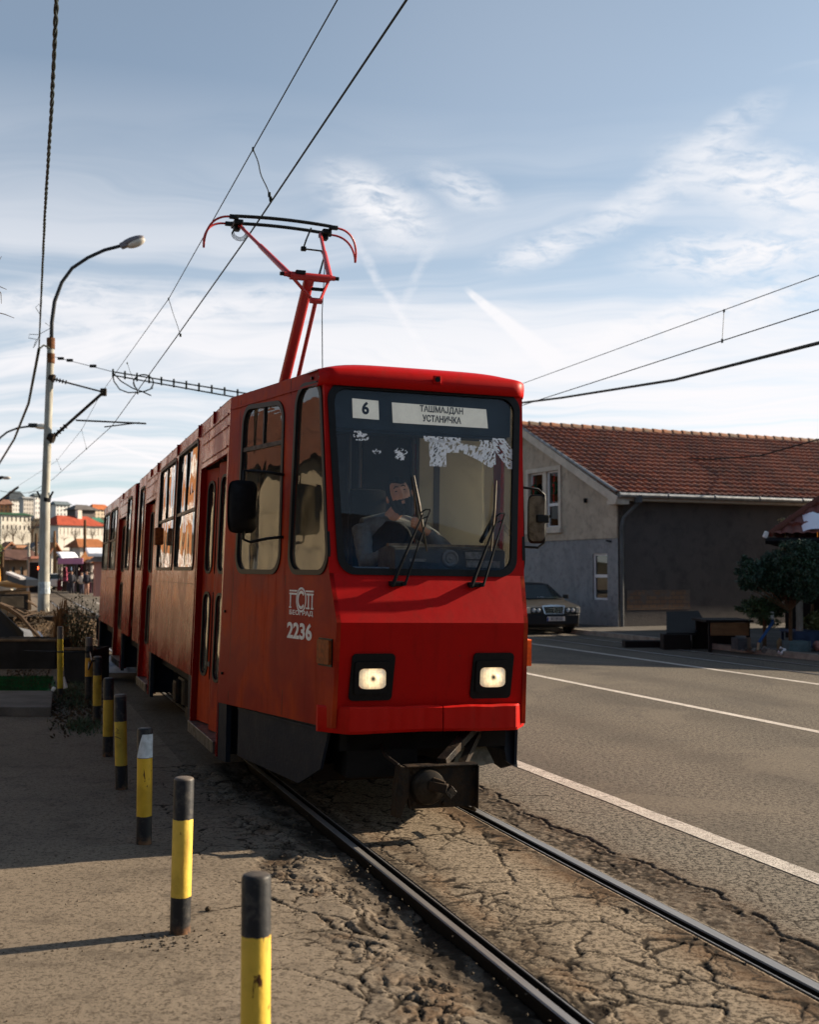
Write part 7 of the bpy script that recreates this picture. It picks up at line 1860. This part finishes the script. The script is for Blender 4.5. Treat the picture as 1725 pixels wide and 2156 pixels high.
# bare trees on the slope
def bare_tree(cx, cyb, cyt, wpx, Yd, seed, label, leafy=None):
    A = KW(cx, cyb, Yd); T = KW(cx, cyt, Yd); h = T.z - A.z; base = Vector((A.x, Yd, A.z)); r_ = rng(seed); t = thing('bare_tree', label, 'tree', base, group='bare trees on the hillside'); wd = (KW(cx + wpx / 2, cyb, Yd).x - A.x)
    b = MB(); b.tube([Vector((0, 0, -1)), Vector((.1, 0, h * .3)), Vector((0, 0, h * .55))], [h * .025, h * .018, h * .012], 6)
    for k in range(9):
        a = r_.rand() * 6.3; p0 = Vector((0, 0, h * r_.uniform(.2, .5))); p1 = Vector((math.cos(a) * wd * .8, math.sin(a) * wd * .8, h * r_.uniform(.6, .95))); b.tube([p0, p0.lerp(p1, .5) + Vector((0, 0, h * .04)), p1], [h * .012, h * .008, h * .003], 5)
    b.build('trunk', M_STEM, t); b = MB()
    for k in range(420):
        d = r_.normal(0, 1, 3); d /= np.linalg.norm(d); k_ = r_.rand() ** .5; p = Vector((d[0] * wd * k_, d[1] * wd * k_, h * .62 + d[2] * h * .36 * k_)); q = p + Vector((d[0] * .3, d[1] * .3, .5 + r_.rand() * .5)) * h * .09 + Vector(r_.normal(0, h * .02, 3)); e = Vector((h * .0035, 0, 0)); b.add([p - e, p + e, q], [(0, 1, 2)])
    b.build('twig_crown', mat('twig_brown', (.13, .085, .065), .9), t, fix=False)
for i, (cx, yb, yt, wp, Yd, lb) in enumerate([(430, 1080, 680, 260, 205, 'big rounded bare brown tree on the slope left of the lamp post'), (170, 1100, 790, 220, 190, 'bare tree below the pale hillside building at the left'), (60, 1090, 850, 200, 185, 'bare scrubby tree at the far left of the slope'), (300, 1100, 900, 200, 180, 'low bare tree between the slope and cottages'), (720, 1090, 940, 160, 190, 'low bare bush right of the lamp post'), (860, 1060, 950, 220, 185, 'brown bare thicket under the long white building'), (1010, 1080, 850, 150, 180, 'bare tree in front of the long white building'), (1240, 1060, 850, 150, 185, 'bare tree beside the dark wooden pole'), (1150, 1090, 980, 240, 180, 'brown scrub behind the orange tiled house'), (530, 1100, 960, 200, 182, 'bare shrubs half hidden by the lamp post')]):
    bare_tree(cx, yb, yt, wp, Yd, 60 + i, lb)
r_ = rng(31); c = KW(30, 1180, 100); t = thing('evergreen_bush', 'green bush beside the low house at the far left', 'bush', Vector((c.x, 100, 0))); b = MB(); leaves(b, (-.9, 0, c.z), (1.0, 1.0, 1.3), 500, .18, 5); b.build('foliage', leafmat('bush_green', (.05, .09, .02), (.10, .13, .03)), t, fix=False); b = MB(); b.cyl((0, 0, 0), (0, 0, c.z), .15, 8); b.build('trunk', M_STEM, t)
b = MB(); c = KW(10, 1420, 96); b.ell((c.x - .9, 96, 1.0), (.9, .8, 2.0), 12, 8); o = b.build('orange_awning', mat('orange_cloth', (.45, .22, .03), .9)); tag(o, 'orange-yellow cover hanging at the far left edge', 'cover')

# ================================================================== RIGHT SIDE: PAVILION, STALLS, EVERGREENS
def RW_(cx, cy, Y_): return W(1415 + .1875 * cx, 1010.8 + .1875 * cy, Y_)
M_TILED = tile_mat('roof_tile_dark', (.20, .055, .035), (.12, .035, .028), (.06, .03, .025))
pa = RW_(1105, 640, 25.5); EVZ = pa.z; pav = thing('pavilion', 'open wooden pavilion with a dark red tiled roof and patches of snow', 'pavilion', Vector((pa.x, 25.5, 0)))
PD = Vector((.93, -.36, 0)).normalized(); PN = Vector((.36, .93, 0)).normalized(); top_ = RW_(1653, 200, 27.5)
PL = 9.0; PWd = 4.6; PH = 1.85
upv_ = (PN * PWd / 2 + Vector((0, 0, PH))).normalized(); nn = PD.cross(upv_); nn = nn if nn.z > 0 else -nn
E0 = Vector((0, 0, EVZ))
# hipped roof: front slope (triangle-cut) and left hip slope
def slope(P, ud, vd, n_, lu, lv, cut, name):
    o = tiled(P, ud, vd, n_, lu, lv, tw=.22, tl=.36, name=name, m=M_TILED, parent=pav, amp=.05, k=5)
    bm = bmesh.new(); bm.from_mesh(o.data); dl = []
    for f in bm.faces:
        c = f.calc_center_median() - P; u = c.dot(ud); v = c.dot(vd)
        if not cut(u, v, lu, lv): dl.append(f)
    bmesh.ops.delete(bm, geom=dl, context='FACES'); bm.to_mesh(o.data); bm.free(); return o
lvf = math.hypot(PWd / 2, PH)
slope(E0, PD, upv_, nn, PL, lvf, lambda u, v, lu, lv: u > v * (PWd / 2) / lvf - .05, 'roof')
up_l = (PD * PWd / 2 + Vector((0, 0, PH))).normalized(); nl = (-PN).cross(up_l); nl = nl if nl.z > 0 else -nl
slope(E0 + PN * PWd, -PN, up_l, nl, PWd, lvf, lambda u, v, lu, lv: (u > v * (PWd / 2) / lvf - .05) and (PWd - u > v * (PWd / 2) / lvf - .05), 'roof')
upb = (-PN * PWd / 2 + Vector((0, 0, PH))).normalized(); nb = PD.cross(upb); nb = nb if nb.z > 0 else -nb
slope(E0 + PN * PWd, PD, upb, nb, PL, lvf, lambda u, v, lu, lv: u > v * (PWd / 2) / lvf - .05, 'roof')
b = MB(); r0_ = PWd / 2
b.tube([E0 + nn * .08, E0 + PD * r0_ + PN * r0_ + Vector((0, 0, PH + .08))], .075, 8); b.tube([E0 + PD * r0_ + PN * r0_ + Vector((0, 0, PH + .06)), E0 + PD * (PL) + PN * r0_ + Vector((0, 0, PH + .06))], .08, 8); b.build('ridge_tiles', M_TILED.copy() if False else mat('ridge_dark', (.10, .035, .025), .8), pav)
b = MB(); M4 = Matrix((PD, PN, Vector((0, 0, 1)))).transposed()
def pb__(l, n_, z, d): b.box(PD * l + PN * n_ + Vector((0, 0, z)), d, M4)
b.box(E0 + PD * PL / 2 + PN * PWd / 2 + Vector((0, 0, -.09)), (PL + .1, PWd + .1, .12), M4)
b.box(E0 + PD * PL / 2 + PN * .3 + Vector((0, 0, -.26)), (PL - .6, .2, .22), M4)
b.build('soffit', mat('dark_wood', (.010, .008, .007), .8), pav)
b = MB(); b.tube([E0 + Vector((-.1, 0, -.08)), E0 + PD * PL + Vector((0, 0, -.08)) - PN * .08], .07, 8); b.build('gutter', M_BLK, pav)
b = MB(); b.bbox(E0 + Vector((-.10, -.02, .05)), (.10, .08, .15), .03, (0, .4, 0)); b.build('gutter_end', mat('pale_cap', (.6, .62, .62), .5), pav)
for l in (.55, 3.4, 6.2, 8.6):
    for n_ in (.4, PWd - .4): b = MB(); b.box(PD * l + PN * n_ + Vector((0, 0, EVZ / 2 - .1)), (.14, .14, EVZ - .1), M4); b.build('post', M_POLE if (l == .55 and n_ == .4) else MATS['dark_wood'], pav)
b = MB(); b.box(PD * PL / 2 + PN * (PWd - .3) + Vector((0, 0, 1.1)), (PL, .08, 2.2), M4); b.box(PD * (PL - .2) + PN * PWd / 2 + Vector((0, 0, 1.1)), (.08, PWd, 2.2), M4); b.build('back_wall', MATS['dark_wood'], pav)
b = MB(); r_ = rng(8)
def snow_patch(u0, u1, v0, v1, sd):
    def F(u, v):
        uu = u0 + (u1 - u0) * u; vv = v0 + (v1 - v0) * v * (.55 + .6 * fbm(np.array([uu * 3 + sd]), np.array([sd * 1.0]), 4)[0]); e = max(0, (1 - abs(2 * u - 1) ** 4) * (1 - max(0, v * 2 - 1) ** 3)); return E0 + PD * uu + upv_ * vv + nn * (.03 + .12 * e)
    b.grid(F, 26, 8)
snow_patch(.62, 1.55, .08, .85, 2); snow_patch(1.45, 3.4, .06, .95, 5); snow_patch(3.8, 7, .1, 1.1, 9); b.build('snow', M_SNOW, pav, smooth=True)
b = MB(); c = RW_(1640, 785, 26.2); b.ell(c, (.17, .17, .17), 14, 10); b.cyl(c, c + Vector((0, 0, .5)), .01, 5); o = b.build('paper_lantern', mat('lantern_orange', (.65, .16, .02), .5, emit=(1, .3, .04), estr=.12), smooth=True); tag(o, 'round orange lantern hanging under the pavilion eave', 'lantern')
# evergreens beside the pavilion
M_EVG = leafmat('evergreen', (.008, .030, .016), (.020, .060, .028)); M_EVG2 = leafmat('evergreen_low', (.012, .045, .010), (.04, .07, .018))
def evergreen(name, cx, cyb, blobs, Yd, seed, label, m, sz, dens=260):
    A = RW_(cx, cyb, Yd); base = Vector((A.x, Yd, 0)); t = thing(name, label, 'tree' if 'tree' in name else 'bush', base); b = MB(); tb = MB(); r_ = rng(seed)
    tb.tube([Vector((0, 0, 0)), Vector((.05, .1, 1.0)), RW_(blobs[0][0], blobs[0][1], Yd) - base], [.045, .035, .015], 8)
    for k, (x, y, rx, ry) in enumerate(blobs):
        c = RW_(x, y, Yd + r_.uniform(-.3, .3)) - base; rr = rx * .1875 * Yd / FD; rz_ = ry * .1875 * Yd / FD
        tb.tube([Vector((0, 0, min(c.z, .9))), c], [.014, .005], 5)
        n = int(dens * rx * ry / 10000 * 2.2) + 40
        # short needle clumps on sub-twigs give an uneven edge
        for q in range(max(6, n // 22)):
            d = r_.normal(0, 1, 3); d /= np.linalg.norm(d); kk_ = r_.uniform(.35, 1.38) ** 1.0; cc = c + Vector((d[0] * rr * kk_, d[1] * rr * kk_, d[2] * rz_ * kk_)); tb.tube([c, cc], [.008, .003], 4)
            for w__ in range(34): leaf1(b, cc + Vector(r_.normal(0, rr * .17, 3)), sz * r_.uniform(.6, 1.3), r_, 2.4)
    tb.build('trunk', M_STEM, t); b.build('crown', m, t, fix=False)
evergreen('evergreen_tree', 1330, 1800, [(1330, 900, 120, 150), (1200, 950, 130, 120), (1050, 1010, 120, 90), (900, 1030, 100, 80), (830, 930, 60, 60), (790, 1040, 55, 60), (870, 1120, 90, 60), (1100, 880, 60, 50), (1180, 860, 60, 40), (1000, 1130, 130, 80), (1180, 1120, 150, 110), (1330, 1130, 140, 130), (1480, 1000, 140, 170), (1600, 920, 120, 160), (1620, 1120, 130, 140), (1450, 760, 90, 60), (1550, 800, 90, 80), (1480, 1230, 130, 90), (1280, 1260, 110, 70), (840, 1190, 60, 40), (1740, 1000, 130, 200)], 24.6, 71, 'dark evergreen tree with a ragged crown in front of the pavilion', M_EVG, .034, 900)
evergreen('evergreen_bush', 1040, 1850, [(950, 1390, 110, 60), (1080, 1380, 110, 55), (830, 1420, 80, 45), (1180, 1440, 80, 60), (1000, 1470, 130, 60), (1080, 1560, 90, 70)], 25.2, 72, 'low spreading green bush under the evergreen tree', M_EVG2, .030, 700)
evergreen('evergreen_bush', 1580, 1860, [(1550, 1570, 60, 70), (1640, 1600, 90, 80), (1500, 1650, 60, 50), (1600, 1680, 70, 40)], 26.3, 73, 'pale green bush deep under the pavilion', leafmat('pale_bush', (.06, .08, .015), (.10, .12, .03)), .045, 420)
b = MB(); r_ = rng(74)
for k in range(60): leaf1(b, RW_(1280 + r_.normal(0, 30), 455 + r_.normal(0, 16), 26.0), .04, r_); leaf1(b, RW_(1250 + r_.normal(0, 14), 770 + r_.normal(0, 30), 25.3), .035, r_); leaf1(b, RW_(1345 + r_.normal(0, 22), 708 + r_.normal(0, 8), 25.3), .03, r_)
b.tube([RW_(1250, 830, 25.3), RW_(1255, 740, 25.3), RW_(1330, 700, 25.3)], .012, 5); b.tube([RW_(1260, 720, 25.4), RW_(1290, 470, 26.0)], .010, 5)
o = b.build('creeper', leafmat('creeper', (.30, .26, .12), (.42, .38, .20)), fix=False); tag(o, 'pale yellow creeper leaves at the pavilion corner', 'creeper')
# stalls in the shade
b_ = RW_(0, 1740, 27); cv = thing('canopy_stall', 'low dark stall with a sloping grey canopy in front of the side wall', 'stall', Vector((RW_(-60, 1900, 27).x, 27, 0)))
def rel(p, t): return p - t.location
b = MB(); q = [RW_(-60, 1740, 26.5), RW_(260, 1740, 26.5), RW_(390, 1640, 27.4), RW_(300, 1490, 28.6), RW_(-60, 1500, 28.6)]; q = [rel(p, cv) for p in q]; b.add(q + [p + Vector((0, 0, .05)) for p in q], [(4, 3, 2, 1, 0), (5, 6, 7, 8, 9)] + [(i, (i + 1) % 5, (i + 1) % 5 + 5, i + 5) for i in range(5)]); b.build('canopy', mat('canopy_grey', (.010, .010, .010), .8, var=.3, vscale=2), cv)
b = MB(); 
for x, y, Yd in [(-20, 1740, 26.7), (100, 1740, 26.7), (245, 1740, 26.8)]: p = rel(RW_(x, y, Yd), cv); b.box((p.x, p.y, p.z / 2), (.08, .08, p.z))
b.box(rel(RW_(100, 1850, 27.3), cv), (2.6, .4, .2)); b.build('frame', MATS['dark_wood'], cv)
b = MB(); b.bbox(rel(RW_(40, 1825, 26.6), cv), (.6, .4, .4), .02); b.build('goods', MATS['dark_wood'], cv)
tb_ = thing('wooden_bench_stall', 'dark stall with an orange-brown wooden board across its front', 'stall', Vector((RW_(650, 1900, 25.6).x, 25.6, 0)))
b = MB(); a = rel(RW_(435, 1600, 25.6), tb_); c = rel(RW_(865, 1745, 25.6), tb_); b.bbox(((a.x + c.x) / 2, 0, (a.z + c.z) / 2), (c.x - a.x, .05, a.z - c.z), .01); b.build('front_board', mat('board_orange', (.16, .085, .038), .7, var=.35, vscale=3, stretch=(1, 1, 4)), tb_)
b = MB(); W2_ = c.x - a.x; 
for x in (a.x, c.x):
    for y in (.06, 1.2): b.box((x, y, a.z / 2), (.07, .07, a.z))
b.box(((a.x + c.x) / 2, .62, a.z + .03), (W2_ + .2, 1.3, .05)); b.box(((a.x + c.x) / 2, 1.2, a.z / 2), (W2_, .04, a.z)); b.build('frame', MATS['dark_wood'], tb_)
for (x0, x1, y0, y1, Yd, dp, col, nm, lb) in [(705, 805, 1810, 1940, 25.2, .5, (.06, .06, .065), 'grey_crate', 'grey box standing under the board stall'), (832, 885, 1815, 1950, 25.0, .15, (.15, .10, .07), 'standing_plank', 'short pale wooden plank upright beside the grey box'), (1280, 1512, 1855, 1975, 24.6, .5, (.09, .14, .15), 'teal_crate', 'pale teal crate at the kerb under the evergreen tree'), (1180, 1250, 1750, 1880, 25.0, .25, (.20, .15, .08), 'gas_cylinder', 'dull yellow cylinder standing beside the teal crate'), (1610, 1680, 1790, 1910, 24.4, .4, (.28, .17, .15), 'pink_bundle', 'pink bundle at the right edge beside the kerb'), (1290, 1640, 1680, 1770, 26.0, .6, (.03, .05, .10), 'blue_table', 'dark blue cloth-covered table in the pavilion shade')]:
    A = RW_(x0, y1, Yd); B_ = RW_(x1, y0, Yd); w_ = B_.x - A.x; h_ = B_.z - A.z; b = MB(); z0 = max(A.z, .08)
    cx_ = (A.x + B_.x) / 2
    if nm == 'gas_cylinder': b.lathe([(0, 0), (w_ / 2, .0), (w_ / 2, h_ * .7), (w_ * .3, h_ * .88), (w_ * .15, h_ * .9), (w_ * .15, h_), (0, h_)], 18, (cx_, Yd, .1))
    elif nm == 'pink_bundle': b.ell((cx_, Yd, .1 + h_ / 2), (w_ / 2, .3, h_ / 2), 14, 10)
    elif nm == 'blue_table':
        b.bbox((cx_, Yd, B_.z - .03), (w_, 1.0, .05), .01); 
        for sx in (-1, 1):
            for yy in (-.4, .4): b.box((cx_ + sx * w_ * .45, Yd + yy, B_.z / 2), (.05, .05, B_.z - .06))
        b.box((cx_, Yd - .5, B_.z - .20), (w_, .02, .34))
    elif nm == 'standing_plank': b.box((cx_, Yd, .1 + h_ / 2), (w_, .05, h_)); b.box((cx_, Yd + .1, .15), (w_, .2, .05))
    else:
        for z in np.linspace(0, 1, 4): b.box((cx_, Yd, .12 + (h_ - .06) * z), (w_, dp, h_ * .24))
        for sx in (-1, 1): b.box((cx_ + sx * w_ * .48, Yd - dp / 2 - .012, .1 + h_ / 2), (w_ * .05, .02, h_))
    o = b.build(nm, mat(nm, col, .75, var=.35, vscale=5), smooth=(nm in ('gas_cylinder', 'pink_bundle')), auto=40); tag(o, lb, {'grey_crate': 'box', 'standing_plank': 'plank', 'teal_crate': 'crate', 'gas_cylinder': 'cylinder', 'pink_bundle': 'bundle', 'blue_table': 'table'}[nm])
pu = thing('push_mower', 'blue-handled garden tool with a pale head leaning in the shade', 'garden tool', Vector((RW_(1050, 1900, 25).x, 25, 0)))
b = MB(); b.tube([rel(RW_(980, 1820, 24.9), pu), rel(RW_(1050, 1720, 25), pu), rel(RW_(1130, 1600, 25.1), pu), rel(RW_(1130, 1500, 25.2), pu)], [.03, .03, .035, .02], 8); b.build('handle', mat('handle_blue', (.02, .07, .20), .5), pu)
b = MB(); b.bbox(rel(RW_(1110, 1520, 25.1), pu), (.13, .1, .16), .03); b.build('head', M_WFR, pu); b = MB(); b.tube([rel(RW_(975, 1830, 24.9), pu), rel(RW_(968, 1915, 24.8), pu)], .03, 6); b.build('foot', mat('foot_tan', (.3, .22, .14), .7), pu)
b = MB(); r_ = rng(75)
for k in range(26): x = r_.uniform(700, 1660); s = r_.uniform(.03, .10); p = RW_(x, r_.uniform(1930, 1985), 24.3 + r_.rand() * .6); b.bbox((p.x, p.y, .1 + s * .4), (s * 1.4, s, s * .8), .01, (r_.rand(), r_.rand(), r_.rand() * 3))
o = b.build('rubbish', mat('rubbish', (.15, .14, .13), .8, var=.6, vscale=4), fix=False); tag(o, 'small pale litter strewn along the far kerb by the stalls', 'rubbish', kind='stuff')
b = MB(); b.tube([RW_(1200, 1940, 24.3), RW_(1230, 1880, 24.4), RW_(1270, 1900, 24.3), RW_(1225, 1950, 24.2)], .03, 6); o = b.build('white_hose', M_WFR); tag(o, 'white looped hose lying left of the teal crate', 'hose')
# trunk of the bare tree whose twigs reach the left edge
tw_o = [x for x in COL.objects if x.name == 'twig'][0]
p0 = W(-20, 610, 14); b = MB()
b.tube([Vector((p0.x - 1.8, 14.5, 0)), Vector((p0.x - 1.7, 14.4, 2.6)), Vector((p0.x - 1.2, 14.2, 4.2)), p0 + Vector((-.1, 0, .3))], [.12, .10, .05, .012], 8)
b.tube([Vector((p0.x - 1.2, 14.2, 4.2)), W(-20, 655, 14)], [.03, .008], 5); b.tube([Vector((p0.x - 1.2, 14.2, 4.2)), W(-20, 548, 14)], [.03, .008], 5); b.tube([W(-20, 600, 14), W(-8, 604, 14)], .008, 4)
t = thing('bare_tree', 'bare tree outside the left edge, only its twigs poking into the sky', 'tree', (0, 0, 0)); b.build('trunk', M_STEM, t)
for k in ('label', 'category'): 
    if k in tw_o: del tw_o[k]
tw_o.parent = t
# ================================================================== BUILDINGS LEFT OF THE FRAME (seen mirrored in the tram's glass and paint)
lh_ = thing('shop_house', 'long low beige shop building across the pavement, mirrored in the cab windows', 'house', Vector((-11.0, 4.0, 0)))
b = MB(); holes = [rect(y, y + 1.5, 1.0, 2.4) for y in (1.5, 9.0, 14.0, 19.0)]
b.panel(rect(0, 24, 0, 3.9), holes, lambda y, z, d: Vector((-d, y, z)), .3); b.box((-4, .15, 1.95), (7.4, .3, 3.9)); b.box((-4, 23.85, 1.95), (7.4, .3, 3.9)); b.build('wall', mat('beige_wall', (.30, .25, .175), .9, var=.25, vscale=.6), lh_)
b = MB(); b.add([(.5, -.4, 3.9), (.5, 24.4, 3.9), (-4, 24.4, 5.8), (-4, -.4, 5.8), (-8.5, -.4, 3.9), (-8.5, 24.4, 3.9)], [(0, 1, 2, 3), (3, 2, 5, 4), (0, 3, 4), (1, 5, 2)]); b.build('roof', mat('shop_roof', (.16, .06, .035), .8, var=.3), lh_)
for hq in holes: b = MB(); b.box((-.2, hq[0][0] + .75, 1.7), (.05, 1.5, 1.4)); b.build('window', M_WIN, lh_)
tw_ = thing('tower_block', 'tall orange brick tower block mirrored in the saloon windows', 'building', Vector((-37, 66, 0)))
b = MB(); b.box((0, 6, 17), (8, 12, 34)); b.build('wall', mat('orange_brick', (.26, .11, .045), .9, var=.2, vscale=.3), tw_)
for f in range(10):
    b = MB()
    for k in range(4): b.box((-2.7 + 1.8 * k, -.03, 3 + 3.2 * f), (1.0, .12, 1.3)); b.box((4.03, 2 + 3.4 * k, 3 + 3.2 * f), (.12, 1.7, 1.3))
    b.build('window_row', M_WFR, tw_)

# houses added out of view to shade the tram front and the far kerb
def plain_house(name, label, x0, x1, y0, y1, h, rh, col, rcol, face, cat='house'):
    t = thing(name, label, cat, Vector(((x0 + x1) / 2, (y0 + y1) / 2, 0))); a, c = (x1 - x0) / 2, (y1 - y0) / 2
    b = MB(); b.box((0, 0, h / 2), (2 * a, 2 * c, h)); b.build('wall', mat('ph' + label[:12], col, .9, var=.2, vscale=.5), t)
    b = MB(); b.add([(-a - .5, -c - .5, h), (a + .5, -c - .5, h), (a + .5, c + .5, h), (-a - .5, c + .5, h), (-a + c * .6, 0, h + rh), (a - c * .6, 0, h + rh)] if a >= c else [(-a - .5, -c - .5, h), (a + .5, -c - .5, h), (a + .5, c + .5, h), (-a - .5, c + .5, h), (0, -c + a * .6, h + rh), (0, c - a * .6, h + rh)], [(0, 1, 5, 4), (2, 3, 4, 5), (0, 4, 3), (1, 2, 5), (3, 2, 1, 0)] if a >= c else [(0, 1, 4), (1, 2, 5, 4), (2, 3, 5), (3, 0, 4, 5), (3, 2, 1, 0)])
    b.build('roof', mat('pr' + label[:12], rcol, .85, var=.3, vscale=1), t)
    n = max(1, int(2 * a / 3.2)); fl = max(1, int(h / 3))
    for f in range(fl):
        for k in range(n):
            x = -a + (k + .5) * 2 * a / n; b = MB(); b.box((x, face * (c + .02), 1.7 + f * 3), (1.1, .1, 1.3)); w__ = b.build('window', M_WIN, t)
plain_house('added_row_house', 'tall dark house behind the camera, across the street end', -16, -2, -26, -16, 8.5, 3, (.05, .05, .055), (.03, .034, .04), 1)
plain_house('added_row_house', 'dark grey house behind the camera with a steep roof', -1, 11, -28, -17, 8, 3.5, (.04, .042, .048), (.025, .03, .036), 1)
plain_house('added_row_house', 'olive house behind the camera at the right', 13, 25, -24, -13, 7, 3, (.08, .07, .055), (.04, .035, .035), 1)
plain_house('added_row_house', 'low dark house beyond the left shop, behind the camera', -34, -18, -24, -8, 6.5, 3, (.06, .055, .05), (.04, .035, .035), 1)
plain_house('added_kerb_house', 'brown street house right of the frame, beside the pavilion', 13.2, 24, 30.5, 35.5, 5.4, 1.8, (.16, .11, .08), (.14, .05, .035), -1)

r_ = rng(91); b = MB()
for k in range(70):
    x = -30 + 100 * r_.rand(); y = 165 + 25 * r_.rand(); h = r_.uniform(2.5, 6.5); c = Vector((x, y, h * .55))
    for q in range(60):
        d = r_.normal(0, 1, 3); d /= np.linalg.norm(d); leaf1(b, c + Vector((d[0] * h * .5, d[1] * h * .5, d[2] * h * .5)) * r_.rand() ** .4, r_.uniform(.3, .7), r_)
    b.tube([Vector((x, y, 0)), c], [.2, .1], 5)
o = b.build('far_scrub', leafmat('far_scrub', (.06, .055, .03), (.10, .085, .05)), fix=False); tag(o, 'distant belt of brown scrub along the far street behind the tram', 'scrub', kind='stuff')
